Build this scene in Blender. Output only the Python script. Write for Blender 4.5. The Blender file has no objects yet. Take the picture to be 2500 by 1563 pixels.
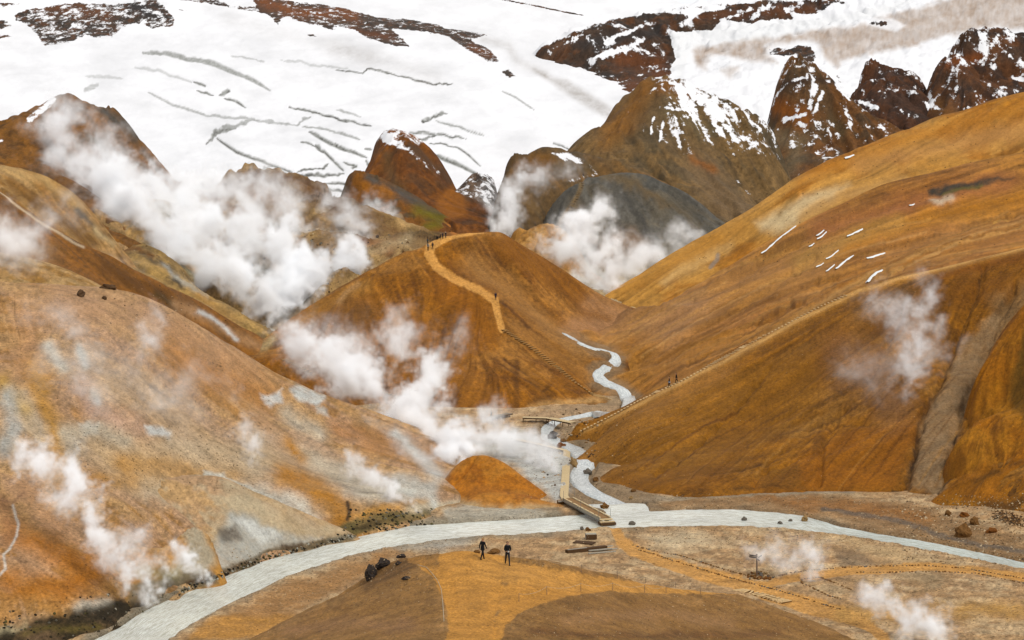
import bpy, bmesh, math, random
import numpy as np
from mathutils import Vector, Matrix, Euler
from mathutils.bvhtree import BVHTree

# ------------------------------------------------------------------ camera, sky, sun, exposure
SC = bpy.context.scene
COL = SC.collection
F, CX, YH, HC = 4167.0, 1250.0, 520.0, 36.1      # focal length in photo pixels, centre column, horizon row, eye height (m)
cam_d = bpy.data.cameras.new('camera')
cam = bpy.data.objects.new('camera', cam_d)
COL.objects.link(cam)
cam.location = (0, 0, HC)
cam.rotation_euler = (math.radians(90), 0, 0)
cam_d.sensor_width = 36.0
cam_d.lens = 36.0 * F / 2500.0
cam_d.shift_y = (YH - 781.5) / 2500.0
cam_d.clip_start = 1.0
cam_d.clip_end = 12000.0
SC.camera = cam

SUN_EL, SUN_AZ = 50.0, 142.0        # degrees; azimuth from +Y towards +X, so the sun stands to the right and a little behind the camera, veiled by cloud
world = bpy.data.worlds.new('World')
SC.world = world
world.use_nodes = True
wn, wl = world.node_tree.nodes, world.node_tree.links
wn.clear()
w_out = wn.new('ShaderNodeOutputWorld')
w_bg = wn.new('ShaderNodeBackground')
sky = wn.new('ShaderNodeTexSky')
sky.sky_type = 'NISHITA'
sky.sun_disc = False
sky.sun_elevation = math.radians(SUN_EL)
sky.sun_rotation = math.radians(SUN_AZ)
sky.dust_density = 4.0
w_hsv = wn.new('ShaderNodeHueSaturation')
w_hsv.inputs['Saturation'].default_value = 0.25
w_mix = wn.new('ShaderNodeMixRGB')               # a closed, even cloud deck in front of most of the blue
w_mix.inputs[0].default_value = 0.80
w_mix.inputs[2].default_value = (7.3, 7.35, 7.5, 1)
wl.new(sky.outputs[0], w_hsv.inputs['Color'])
wl.new(w_hsv.outputs[0], w_mix.inputs[1])
wl.new(w_mix.outputs[0], w_bg.inputs['Color'])
w_bg.inputs['Strength'].default_value = 0.10
wl.new(w_bg.outputs[0], w_out.inputs['Surface'])

sun_d = bpy.data.lights.new('sun', 'SUN')
sun_d.energy = 1.5
sun_d.angle = math.radians(12)
sun_d.color = (1.0, 0.96, 0.90)
sun = bpy.data.objects.new('sun', sun_d)
COL.objects.link(sun)
_e, _a = math.radians(SUN_EL), math.radians(SUN_AZ)
_dir = Vector((math.sin(_a) * math.cos(_e), math.cos(_a) * math.cos(_e), math.sin(_e)))
sun.rotation_euler = (-_dir).to_track_quat('-Z', 'Y').to_euler()
sun.location = (-200, 100, 300)

SC.view_settings.view_transform = 'Standard'
SC.view_settings.look = 'None'
SC.view_settings.gamma = 1.0
SC.view_settings.use_curve_mapping = False
SC.view_settings.exposure = 0.60
SC.render.engine = 'CYCLES'
SC.cycles.volume_bounces = 9
SC.cycles.max_bounces = 12
SC.cycles.diffuse_bounces = 3
SC.cycles.volume_step_rate = 2.0
SC.cycles.volume_max_steps = 256
SC.cycles.use_adaptive_sampling = True
ALB = 0.62                                        # photo tone -> base colour

# ------------------------------------------------------------------ helpers: numbers
def lin(c):
    c = np.asarray(c, float) / 255.0
    return np.where(c <= 0.04045, c / 12.92, ((c + 0.055) / 1.055) ** 2.4)

def alb(c):
    c = lin(c)
    g = (c * np.array([.25, .65, .10])).sum(-1, keepdims=True)
    return np.clip((c * 1.06 - g * .06) * ALB * np.array([.96, 1.0, .98]), 0.004, 0.88)

def smooth(a, b, x):
    t = np.clip((x - a) / (b - a), 0, 1)
    return t * t * (3 - 2 * t)

def hsh(ix, iy, seed):
    h = (ix.astype(np.int64) * 374761393 + iy.astype(np.int64) * 668265263 + seed * 982451653) & 0xFFFFFFFF
    h = ((h ^ (h >> 13)) * 1274126177) & 0xFFFFFFFF
    h = ((h ^ (h >> 16)) * 2246822519) & 0xFFFFFFFF
    return ((h ^ (h >> 15)) & 0xFFFFFF) / float(0x1000000)

def vnoise(x, y, seed=0):
    ix, iy = np.floor(x), np.floor(y)
    fx, fy = x - ix, y - iy
    fx = fx * fx * fx * (fx * (fx * 6 - 15) + 10)
    fy = fy * fy * fy * (fy * (fy * 6 - 15) + 10)
    a, b = hsh(ix, iy, seed), hsh(ix + 1, iy, seed)
    c, d = hsh(ix, iy + 1, seed), hsh(ix + 1, iy + 1, seed)
    return (a + (b - a) * fx) * (1 - fy) + (c + (d - c) * fx) * fy

def fbm(x, y, seed=0, octv=4, gain=0.5):
    s, a, t = 0.0, 1.0, 0.0
    for k in range(octv):
        s = s + a * vnoise(x, y, seed + 17 * k)
        t += a
        a *= gain
        x, y = (x * 1.6 + y * 1.2) + 3.7, (-x * 1.2 + y * 1.6) - 1.3
    return s / t                                   # 0..1

def rills(x, y, gx, gy, wl_, seed):
    """Stripes that run down the fall line: kernels on a jittered grid, each a cosine across the slope."""
    g = np.sqrt(gx * gx + gy * gy) + 1e-6
    cx_, cy_ = -gy / g, gx / g
    s = wl_ * 1.6
    X, Y = x / s, y / s
    ix, iy = np.floor(X), np.floor(Y)
    sw = np.zeros_like(x); sc = np.zeros_like(x)
    for i in (-1, 0, 1):
        for j in (-1, 0, 1):
            qx, qy = ix + i, iy + j
            vx = X - (qx + 0.15 + 0.7 * hsh(qx, qy, seed))
            vy = Y - (qy + 0.15 + 0.7 * hsh(qx, qy, seed + 5))
            w = np.exp(-2.2 * (vx * vx + vy * vy))
            ph = (vx * cx_ + vy * cy_) * 6.283 * 1.6 + 6.283 * hsh(qx, qy, seed + 9)
            sw += w
            sc += w * np.cos(ph)
    return sc / (sw + 1e-9)

class TPS:
    """Thin-plate height field through control points."""
    def __init__(self, pts, reg=1e-4, S=60.0):
        p = np.array(pts, float)
        self.S = S
        self.c = p[:, :2] / S
        n = len(p)
        K = self.kern(self.c, self.c) + np.eye(n) * reg
        P = np.hstack([np.ones((n, 1)), self.c])
        A = np.zeros((n + 3, n + 3))
        A[:n, :n], A[:n, n:], A[n:, :n] = K, P, P.T
        self.w = np.linalg.solve(A, np.concatenate([p[:, 2], [0, 0, 0]]))
    def kern(self, a, b):
        d2 = ((a[:, None, :] - b[None, :, :]) ** 2).sum(-1)
        return 0.5 * d2 * np.log(d2 + 1e-9)
    def __call__(self, x, y):
        sh = np.shape(x)
        q = np.stack([np.ravel(x), np.ravel(y)], 1) / self.S
        out = np.empty(len(q))
        n = len(self.c)
        for i in range(0, len(q), 40000):
            k = q[i:i + 40000]
            out[i:i + 40000] = self.kern(k, self.c) @ self.w[:n] + self.w[n] + k @ self.w[n + 1:]
        return out.reshape(sh)

def pt(px, py, D):                                 # a point seen at photo pixel (px, py) at D metres
    return ((px - CX) / F * D, D, HC - (py - YH) / F * D)

def flo(px, py, z=0.0):                            # the same, given its height instead
    return pt(px, py, (HC - z) * F / (py - YH))

def seg_dist(px, py, pts):
    """distance to a polyline, and where along it (0..n-1) the nearest point is"""
    best = np.full(px.shape, 1e9); tt = np.zeros(px.shape)
    for i in range(len(pts) - 1):
        ax, ay = pts[i][:2]; bx, by = pts[i + 1][:2]
        dx, dy = bx - ax, by - ay
        t = np.clip(((px - ax) * dx + (py - ay) * dy) / (dx * dx + dy * dy + 1e-9), 0, 1)
        d = np.hypot(px - ax - t * dx, py - ay - t * dy)
        m = d < best
        best = np.where(m, d, best); tt = np.where(m, i + t, tt)
    return best, tt

def in_poly(px, py, pts):
    r = np.zeros(px.shape, bool)
    n = len(pts)
    for i in range(n):
        ax, ay = pts[i][:2]; bx, by = pts[(i + 1) % n][:2]
        if ay == by:
            continue
        c = ((ay > py) != (by > py)) & (px < (bx - ax) * (py - ay) / (by - ay) + ax)
        r ^= c
    return r

def poly_w(px, py, pts, soft):                     # 1 inside, fading over +-soft at the edge
    d, _ = seg_dist(px, py, list(pts) + [pts[0]])
    d = np.where(in_poly(px, py, pts), d, -d)
    return smooth(-soft, soft, d)

def line_w(px, py, pts, r, soft):
    """pts may carry a radius factor as a third number"""
    d, t = seg_dist(px, py, pts)
    if len(pts[0]) > 2:
        k = np.interp(t, np.arange(len(pts)), [p[2] for p in pts])
        return smooth(r * k + soft, np.maximum(r * k - soft, -0.001), d) if np.isscalar(soft) else 0
    return smooth(r + soft, r - soft, d)

# ------------------------------------------------------------------ helpers: objects
def tag(o, label=None, cat=None, group=None, kind=None):
    if label: o['label'] = label
    if cat: o['category'] = cat
    if group: o['group'] = group
    if kind: o['kind'] = kind
    return o

def link(name, me, parent=None, loc=None):
    o = bpy.data.objects.new(name, me)
    COL.objects.link(o)
    if parent is not None: o.parent = parent
    if loc is not None: o.location = loc
    return o

def mesh_np(name, co, quads):
    """a mesh from an (n,3) array and an (m,4) array"""
    me = bpy.data.meshes.new(name)
    me.vertices.add(len(co)); me.vertices.foreach_set('co', co.astype(np.float32).ravel())
    k = quads.shape[1]
    me.loops.add(quads.size); me.loops.foreach_set('vertex_index', quads.astype(np.int32).ravel())
    me.polygons.add(len(quads))
    me.polygons.foreach_set('loop_start', np.arange(0, quads.size, k, dtype=np.int32))
    me.update(calc_edges=True)
    me.polygons.foreach_set('use_smooth', np.ones(len(quads), bool))
    return me

def node(nt, typ, **kw):
    n = nt.nodes.new(typ)
    for k, v in kw.items():
        if k in n.inputs: n.inputs[k].default_value = v
        else: setattr(n, k, v)
    return n

def simple_mat(name, col, rough=0.9, spec=0.2, var=0.25, scale=8.0, bump=0.0, metal=0.0):
    """a plain colour broken up by object-space noise"""
    m = bpy.data.materials.new(name); m.use_nodes = True
    nt = m.node_tree
    b = nt.nodes['Principled BSDF']
    tc = node(nt, 'ShaderNodeTexCoord')
    nz = node(nt, 'ShaderNodeTexNoise', Scale=scale, Detail=4.0, Roughness=0.65)
    nt.links.new(tc.outputs['Object'], nz.inputs['Vector'])
    mr = node(nt, 'ShaderNodeMapRange')
    mr.inputs['From Min'].default_value = 0.25; mr.inputs['From Max'].default_value = 0.75
    mr.inputs['To Min'].default_value = 1 - var; mr.inputs['To Max'].default_value = 1 + var
    nt.links.new(nz.outputs['Fac'], mr.inputs['Value'])
    mx = node(nt, 'ShaderNodeMixRGB', blend_type='MULTIPLY'); mx.inputs[0].default_value = 1
    c = alb(col)
    mx.inputs[1].default_value = (c[0], c[1], c[2], 1)
    nt.links.new(mr.outputs[0], mx.inputs[2])
    nt.links.new(mx.outputs[0], b.inputs['Base Color'])
    b.inputs['Roughness'].default_value = rough
    b.inputs['Specular IOR Level'].default_value = spec
    b.inputs['Metallic'].default_value = metal
    if bump:
        bp = node(nt, 'ShaderNodeBump', Strength=bump, Distance=0.05)
        nt.links.new(nz.outputs['Fac'], bp.inputs['Height'])
        nt.links.new(bp.outputs[0], b.inputs['Normal'])
    return m

def ground_mat(name, D, grain=0.22, bump=0.5, snowy=False, rough=0.95, speck=0.5):
    """painted tone x fine grain, grain sized for a hill D metres off; snow where the 'snow' layer plus noise passes a half"""
    m = bpy.data.materials.new(name); m.use_nodes = True
    nt = m.node_tree; L = nt.links.new
    b = nt.nodes['Principled BSDF']
    px = D / 1700.0                                # metres that one pixel of the render covers
    tc = node(nt, 'ShaderNodeTexCoord')
    at = node(nt, 'ShaderNodeAttribute', attribute_name='Col')
    n1 = node(nt, 'ShaderNodeTexNoise', Scale=1.0 / (2.6 * px), Detail=5.0, Roughness=0.8)
    n2 = node(nt, 'ShaderNodeTexNoise', Scale=1.0 / (22.0 * px), Detail=5.0, Roughness=0.6)
    co_ = tc.outputs['Object']
    if snowy and D >= 900:                          # far slopes lie flat to the eye: let the patches run up and down them
        mp = node(nt, 'ShaderNodeMapping'); mp.inputs['Scale'].default_value = (1.0, .28, 1.0); L(co_, mp.inputs['Vector']); co_ = mp.outputs[0]
    for n in (n1, n2): L(co_, n.inputs['Vector'])
    r1 = node(nt, 'ShaderNodeMapRange'); r2 = node(nt, 'ShaderNodeMapRange')
    for r, g in ((r1, grain * 1.5), (r2, grain * 0.7)):
        r.inputs['From Min'].default_value = 0.28; r.inputs['From Max'].default_value = 0.72
        r.inputs['To Min'].default_value = 1 - g; r.inputs['To Max'].default_value = 1 + g
    L(n1.outputs['Fac'], r1.inputs['Value']); L(n2.outputs['Fac'], r2.inputs['Value'])
    mu = node(nt, 'ShaderNodeMath', operation='MULTIPLY'); L(r1.outputs[0], mu.inputs[0]); L(r2.outputs[0], mu.inputs[1])
    mx = node(nt, 'ShaderNodeMixRGB', blend_type='MULTIPLY'); mx.inputs[0].default_value = 1
    L(at.outputs['Color'], mx.inputs[1]); L(mu.outputs[0], mx.inputs[2])
    last = mx.outputs[0]
    if speck:                                       # scattered dark pebbles
        vo = node(nt, 'ShaderNodeTexVoronoi', Scale=1.0 / (7.0 * px)); L(tc.outputs['Object'], vo.inputs['Vector'])
        n3 = node(nt, 'ShaderNodeTexNoise', Scale=1.0 / (60.0 * px), Detail=3.0); L(tc.outputs['Object'], n3.inputs['Vector'])
        th = node(nt, 'ShaderNodeMapRange'); th.inputs['From Min'].default_value = 0.45; th.inputs['From Max'].default_value = 0.75
        th.inputs['To Min'].default_value = 0.02; th.inputs['To Max'].default_value = 0.26
        L(n3.outputs['Fac'], th.inputs['Value'])
        lt = node(nt, 'ShaderNodeMath', operation='LESS_THAN'); L(vo.outputs['Distance'], lt.inputs[0]); L(th.outputs[0], lt.inputs[1])
        sm = node(nt, 'ShaderNodeMath', operation='MULTIPLY'); L(lt.outputs[0], sm.inputs[0]); sm.inputs[1].default_value = speck
        dk = node(nt, 'ShaderNodeMixRGB', blend_type='MULTIPLY'); L(sm.outputs[0], dk.inputs[0]); L(last, dk.inputs[1])
        dk.inputs[2].default_value = (0.35, 0.33, 0.32, 1)
        last = dk.outputs[0]
    bp = node(nt, 'ShaderNodeBump', Strength=bump, Distance=2.2 * px)
    ad = node(nt, 'ShaderNodeMath', operation='ADD'); L(n1.outputs['Fac'], ad.inputs[0]); L(n2.outputs['Fac'], ad.inputs[1])
    L(ad.outputs[0], bp.inputs['Height'])
    if snowy:
        sa = node(nt, 'ShaderNodeAttribute', attribute_name='snow')
        n4 = node(nt, 'ShaderNodeTexNoise', Scale=1.0 / (9.0 * px), Detail=7.0, Roughness=0.75); L(co_, n4.inputs['Vector'])
        s1 = node(nt, 'ShaderNodeMath', operation='MULTIPLY_ADD'); L(n4.outputs['Fac'], s1.inputs[0]); s1.inputs[1].default_value = 1.5; s1.inputs[2].default_value = -0.75
        s2 = node(nt, 'ShaderNodeMath', operation='ADD'); L(sa.outputs['Fac'], s2.inputs[0]); L(s1.outputs[0], s2.inputs[1])
        s3 = node(nt, 'ShaderNodeMapRange'); s3.inputs['From Min'].default_value = 0.46; s3.inputs['From Max'].default_value = 0.56
        L(s2.outputs[0], s3.inputs['Value'])
        sn = node(nt, 'ShaderNodeMixRGB'); L(s3.outputs[0], sn.inputs[0]); L(last, sn.inputs[1])
        ic = node(nt, 'ShaderNodeAttribute', attribute_name='Ice')
        L(ic.outputs['Color'], sn.inputs[2])
        last = sn.outputs[0]
        bs = node(nt, 'ShaderNodeMapRange'); bs.inputs['To Min'].default_value = bump; bs.inputs['To Max'].default_value = 0.12
        L(s3.outputs[0], bs.inputs['Value']); L(bs.outputs[0], bp.inputs['Strength'])
    L(last, b.inputs['Base Color']); L(bp.outputs[0], b.inputs['Normal'])
    b.inputs['Roughness'].default_value = rough
    b.inputs['Specular IOR Level'].default_value = 0.15
    return m
# ------------------------------------------------------------------ terrain: one height field per hill
LAY = {}

def hill(key, name, label, crest=(), pts=(), base=(), back=(18, 5), under=(12, 4), pxr=(0, 2500), Dr=(100, 400), step=3.0,
         gul=((9, .35), (4, .15)), lump=((30, .8),), pal=((150, 98, 40), (172, 120, 66), (118, 72, 18)), streak=0.16, mat=250,
         paint=(), snow=None, carve=None, noisy=1.0, patch=60, grain=.22, speck=.5, bump=.5, reg=1e-4, fine=0.0, sink=(), lic=1.0, flow=(0, 0), rel=1.0, cut=()):
    P = []
    ncr = len(crest)
    for q in crest:
        P.append(pt(*q))
        for k in (1.0, 2.6):
            x, y, z = pt(*q)
            s = (y + back[0] * k) / y
            P.append((x * s, y * s, z - back[1] * (k if k == 1 else 3.6)))
    for q in pts:
        P.append(pt(*q) if q[0] != 'w' else q[1:])
    for q in base:
        x, y, z = flo(*q) if len(q) == 2 else pt(*q)
        P.append((x, y, z))
        s = (y - under[0]) / y
        P.append((x * s, y * s, z - under[1]))
    for s_ in sink:                                       # (other hill, pixel columns, distances, metres below it)
        for a in s_[1]:
            for D in s_[2]:
                x = (a - CX) / F * D
                P.append((x, D, float(LAY[s_[0]]['h'](np.array([x]), np.array([D]))[0]) - s_[3]))
    P = np.array(P, float)
    for it in range(7 if ncr else 0):                     # let the skyline of the fitted surface settle on the crest line
        T = TPS(P, reg)
        for i, (a, b, D) in enumerate(crest):
            Ds = np.linspace(D * .82, D * 1.12, 50)
            xs = (a - CX) / F * Ds
            py = (YH + (HC - T(xs, Ds)) * F / Ds).min()
            P[3 * i:3 * i + 3, 2] += np.clip((py - b) * D / F * .8, -3, 3)
    LAY[key] = dict(key=key, name=name, label=label, h=TPS(P, reg), pxr=pxr, Dr=Dr, step=step, gul=gul, lump=lump, pal=pal, streak=streak, mat=mat,
                    paint=list(paint), snow=snow, carve=carve, noisy=noisy, patch=patch, grain=grain, speck=speck, bump=bump, fine=fine, lic=lic, flow=flow, rel=rel, cut=cut, crest=crest, back=back[0])

def blur2(a, r):
    for ax in (0, 1):
        if r < 1: break
        n = 2 * r + 1
        p = np.pad(a, [(r + 1, r) if k == ax else (0, 0) for k in (0, 1)], mode='edge')
        c = np.cumsum(p, ax)
        a = (c[n:] - c[:-n]) / n if ax == 0 else (c[:, n:] - c[:, :-n]) / n
    return a

def lic(di, dj, width, length, seed):
    """noise smeared along a direction field: thin streaks that follow the fall line"""
    rng = np.random.default_rng(seed)
    nz = blur2(rng.random(di.shape).astype(np.float32), width)
    nz = (nz - nz.mean()) / (nz.std() + 1e-9)
    di, dj = blur2(di, 2), blur2(dj, 2)
    g = np.sqrt(di * di + dj * dj) + 1e-9
    di, dj = di / g, dj / g
    n0, n1 = di.shape
    ii, jj = np.meshgrid(np.arange(n0, dtype=np.float32), np.arange(n1, dtype=np.float32), indexing='ij')
    acc = nz.copy()
    h = max(1.0, width * .9)
    for sg in (1, -1):
        a, b = ii.copy(), jj.copy()
        for k in range(int(length / h)):
            ia = np.clip(a, 0, n0 - 1).astype(np.int32); ib = np.clip(b, 0, n1 - 1).astype(np.int32)
            a += sg * h * di[ia, ib]; b += sg * h * dj[ia, ib]
            acc += nz[np.clip(a, 0, n0 - 1).astype(np.int32), np.clip(b, 0, n1 - 1).astype(np.int32)]
    acc -= blur2(acc, 40)
    return np.clip(acc / (acc.std() + 1e-9), -2.5, 2.5)

def build(L):
    pa, pb = L['pxr']; d0, d1 = L['Dr']
    cols = np.arange(pa, pb + L['step'], L['step'])
    if pb >= 2520: cols = np.concatenate([cols, np.arange(cols[-1] + 8, 2960, 10)])     # the hills go on beyond the frame
    if pa <= -60: cols = np.concatenate([np.arange(-450, pa - 4, 10), cols])
    NF = 260
    Df = d0 * (d1 / d0) ** (np.arange(NF) / (NF - 1.0))
    Y = np.repeat(Df[None], len(cols), 0)
    if len(L['crest']):                                   # stop a little way down the far side
        cr = np.array(L['crest'], float)
        dm = np.minimum(d1, np.interp(cols, cr[:, 0], cr[:, 2]) + 2.7 * L['back'])
        Y = d0 * (dm[:, None] / d0) ** (np.arange(NF) / (NF - 1.0))
    Yf = Y
    X = (cols[:, None] - CX) / F * Y
    Z = L['h'](X, Y)
    PY = YH + (HC - Z) * F / Y
    mn = np.minimum.accumulate(PY, 1)
    step_ = np.diff(PY, axis=1)
    vis = (PY[:, 1:] <= mn[:, 1:] + 0.01) & (PY[:, 1:] < 1680) & (PY[:, 1:] > -120)
    w = np.where(vis, np.minimum(np.abs(step_), 40), 0.0) + 0.10 * L['step']
    k = np.ones(25) / 25.0
    wp = np.pad(w, ((12, 12), (0, 0)), mode='edge')
    cs = np.cumsum(wp, 0); cs = np.vstack([np.zeros((1, w.shape[1])), cs])
    w = (cs[25:] - cs[:-25]) / 25.0
    cum = np.concatenate([np.zeros((len(cols), 1)), np.cumsum(w, 1)], 1)
    n = int(np.clip(np.percentile(cum[:, -1], 90) / L['step'], 40, 900))
    D = np.empty((len(cols), n))
    for i in range(len(cols)):
        D[i] = np.interp(np.linspace(0, cum[i, -1], n), cum[i], Yf[i])
    X = (cols[:, None] - CX) / F * D
    Y = D
    Z = L['h'](X, Y)
    e = 0.6 * L['mat'] / 250.0
    gx = (L['h'](X + e, Y) - Z) / e
    gy = (L['h'](X, Y + e) - Z) / e
    sl = np.clip(np.sqrt(gx * gx + gy * gy), 0, 0.9)
    st = np.zeros_like(Z)
    gx, gy = gx + L['flow'][0], gy + L['flow'][1]
    seed = abs(hash_key(L['key'])) % 1000
    for k_, (a, amp) in enumerate(L['lump']):
        Z = Z + amp * (fbm(X / a, Y / a, seed + 31 + k_, 3) - 0.5) * 2
    wpx, wpy = fbm(X / 14, Y / 14, seed + 3, 2) - .5, fbm(X / 14 + 9, Y / 14, seed + 4, 2) - .5
    for k_, (a, amp) in enumerate(L['gul']):
        r = rills(X + wpx * a * 1.2, Y + wpy * a * 1.2, gx, gy, a, seed + 7 * k_)
        fade = 0.25 + 0.75 * smooth(0.30, 0.62, fbm(X / (a * 5), Y / (a * 5), seed + 11 + k_, 2))
        Z = Z - amp * r * smooth(0.05, 0.4, sl) * fade * (smooth(-.3, 4, Z) if L['mat'] < 360 else 1.0)
        st = st + r * fade * (0.6 if k_ else 1.0)
    if L['gul']:
        # streaks smeared along the fall line, from pixel-fine to broad
        Dj = np.gradient(D, axis=1); Di = np.gradient(D, axis=0)
        di = (gx - (X / D) * gy) * F / D / L['step']
        dj = (gy - Di * di) / np.maximum(Dj, 1e-4)
        l1, l2, l3 = lic(di, dj, 1, 34, seed), lic(di, dj, 2, 60, seed + 1), lic(di, dj, 6, 120, seed + 2)
        q = smooth(.04, .22, sl) * L['lic'] * (smooth(-.3, 3.5, Z) if L['mat'] < 360 else 1.0)
        pxm = L['mat'] / 1700.0
        q = q * np.clip(3.0 * L['step'] * D / F / np.maximum(Dj, 1e-3) - .25, 0, 1)   # grazing faces stay smooth
        Z = Z + q * pxm * L['rel'] * (.18 * l1 + .45 * l2 + 1.1 * l3)
        st = .15 * st + .50 * l1 + .38 * l2 + .22 * l3
    if L['fine']:
        a = L['mat'] / 55.0
        f_ = fbm(X / a, Y / a, seed + 51, 5, .6) - .5
        Z = Z + L['fine'] * f_ * 2
    PX = np.repeat(cols[:, None], n, 1)
    PY = YH + (HC - Z) * F / Y
    for c_, r_, dp in L['cut']:                            # runnels and gullies cut into the slope
        b1, b2 = fbm(PX / 18., PY / 18., seed + 61, 3) - .5, fbm(PX / 18. + 9, PY / 18., seed + 62, 3) - .5
        d_, t_ = seg_dist(PX + b1 * 16, PY + b2 * 16, c_)
        Z = Z - dp * np.exp(-(d_ / r_) ** 2)
    if L['carve']:
        Z = L['carve'](X, Y, Z, PX, PY)
    # ---- colour
    N = 9.0
    s = L['patch'] * L['mat'] / F                        # patch size: photo pixels -> metres
    f1 = fbm(X / s, Y / s, seed + 1, 5, .58)
    f2 = fbm(X / (s * .5) + 7, Y / (s * .5), seed + 2, 4, .6)
    c0, c1, c2 = [alb(c) for c in L['pal'][:3]]
    m1 = smooth(.40, .62, f1)[..., None]
    m2 = smooth(.50, .72, f2 + 0.10 * np.clip(-st, -1, 1))[..., None]
    C = c0 * (1 - m1) + c1 * m1
    C = C * (1 - m2 * .75) + c2 * m2 * .75
    C = C * (1 + L['streak'] * np.clip(st, -2, 2) * smooth(.03, .2, sl))[..., None]  # fall-line tone; on the right slopes it also stands in for relief shading
    big = fbm(PX / 55.0, PY / 55.0, seed + 41, 4, .6) - .5
    big2 = fbm(PX / 55.0 + 31, PY / 55.0, seed + 42, 4, .6) - .5
    f3 = fbm(PX / 9.0, PY / 7.0, seed + 43, 4, .7)
    C = C * (1 + 1.1 * (f3 - .5) * L['noisy'])[..., None]
    path = np.zeros_like(Z)
    for b in L['paint']:
        kind, P_, r, col, a = b[:5]
        wob = b[5] if len(b) > 5 else 14.0
        qx, qy = PX + big * wob * 2, PY + big2 * wob * 2
        x0, x1 = min(p[0] for p in P_) - 3 * r - 60, max(p[0] for p in P_) + 3 * r + 60
        y0, y1 = min(p[1] for p in P_) - 3 * r - 60, max(p[1] for p in P_) + 3 * r + 60
        sel = (PX >= x0) & (PX <= x1) & (PY >= y0) & (PY <= y1)
        if not sel.any():
            continue
        if kind in ('P', 'W'):
            wgt = poly_w(qx[sel], qy[sel], P_, r)
        elif kind == 'S':                                 # soft smear along a line
            d, t = seg_dist(qx[sel], qy[sel], P_)
            wgt = np.exp(-(d / r) ** 2)
        else:
            d, t = seg_dist(qx[sel], qy[sel], P_)
            rr = r * (np.interp(t, np.arange(len(P_)), [p[2] for p in P_]) if len(P_[0]) > 2 else 1.0)
            sf = b[6] if len(b) > 6 else 3.0
            wgt = smooth(rr + sf, rr - sf, d)
        if kind == 'T':                                   # trodden path: also sinks a little and is split off as its own object
            path[sel] = np.maximum(path[sel], wgt)
            Z[sel] = Z[sel] - wgt * 0.10
        tex = (0.30 + 0.8 * f2[sel] + .65 * f3[sel]) if kind not in ('L', 'T') else 1.0
        if kind == 'T':
            wgt = smooth(.2, .8, wgt + ((f2[sel] - .5) * .7 + (f3[sel] - .5) * .9) * (wgt > .01)) * .9
        wgt = np.clip(wgt * a * tex, 0, 1)[..., None]
        if col is not None:
            C[sel] = C[sel] * (1 - wgt) + (alb(col) * (1 + .10 * np.clip(st[sel], -1, 1))[..., None]) * wgt
    C = np.clip(C, .003, .9)
    snow = ice = None
    if L['snow']:
        snow, ice = L['snow'](X, Y, Z, PX, PY, sl, f1, st)
    nc = len(cols)
    co = np.stack([X, Y, Z], -1).reshape(-1, 3)
    ii = np.arange(nc * n).reshape(nc, n)
    quads = np.stack([ii[:-1, :-1], ii[1:, :-1], ii[1:, 1:], ii[:-1, 1:]], -1).reshape(-1, 4)
    key = (round(L['mat'], -1), snow is not None, L['grain'], L['speck'], L['bump'])
    if key not in MATS:
        MATS[key] = ground_mat('earth_%d' % len(MATS), L['mat'], L['grain'], L['bump'], snow is not None, speck=L['speck'])
    pq = path.reshape(-1)[quads].mean(1) > .5
    out = []
    for nm, lab, msk in ((L['name'], L['label'], ~pq), ('path', L.get('plabel'), pq)):
        if not msk.any():
            continue
        q = quads[msk]
        if msk.all():
            cc, sub = co, slice(None)
        else:
            sub, inv = np.unique(q, return_inverse=True)
            q = inv.reshape(q.shape); cc = co[sub]
        me = mesh_np(nm, cc, q)
        def colattr(nm_, arr):
            A = me.color_attributes.new(nm_, 'FLOAT_COLOR', 'POINT')
            rgba = np.ones((len(cc), 4), np.float32); rgba[:, :3] = arr.reshape(-1, 3)[sub]
            A.data.foreach_set('color', rgba.ravel())
        colattr('Col', C)
        if snow is not None:
            A = me.attributes.new('snow', 'FLOAT', 'POINT'); A.data.foreach_set('value', snow.reshape(-1)[sub].astype(np.float32))
            colattr('Ice', ice)
        me.materials.append(MATS[key])
        o = link(nm, me)
        tag(o, lab or 'trodden ochre footpath crossing the bare hill', 'path' if nm == 'path' else L.get('cat', nm.replace('_', ' ')), kind='structure')
        out.append(o)
    return out

MATS = {}
def hash_key(s):
    h = 7
    for ch in s: h = (h * 31 + ord(ch)) % 1000003
    return h

def white(PX, tint=(252, 252, 254)):
    c = np.empty(PX.shape + (3,)); c[:] = lin(tint) * .62
    return c
# ---- tones read from the place
TAN, PINK, ORANGE, PALE, GREYW = (186, 142, 98), (182, 138, 106), (186, 120, 44), (206, 184, 154), (204, 198, 190)
DARKM, OCHRE, PATHC = (44, 36, 24), (146, 92, 22), (226, 164, 92)

# river plain
RIV_N = [(225, 1563), (299, 1525), (351, 1490), (422, 1458), (510, 1420), (597, 1381), (685, 1349), (755, 1335), (850, 1314), (890, 1304), (996, 1283), (1136, 1275), (1277, 1266),
         (1347, 1261), (1435, 1254), (1523, 1250), (1670, 1244), (1790, 1244), (1896, 1254), (1959, 1262), (2054, 1290), (2142, 1303), (2247, 1314), (2353, 1332), (2500, 1367), (2600, 1392), (2980, 1490)]
RIV_S = [(404, 1563), (457, 1525), (527, 1486), (615, 1444), (703, 1402), (773, 1377), (850, 1354), (943, 1333), (1050, 1318), (1171, 1304), (1277, 1300), (1417, 1290),
         (1463, 1283), (1523, 1284), (1670, 1280), (1790, 1281), (1896, 1287), (1966, 1295), (2054, 1304), (2142, 1315), (2247, 1332), (2353, 1351), (2500, 1384), (2600, 1410), (2980, 1512)]
RIV = RIV_N + RIV_S[::-1]
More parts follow.
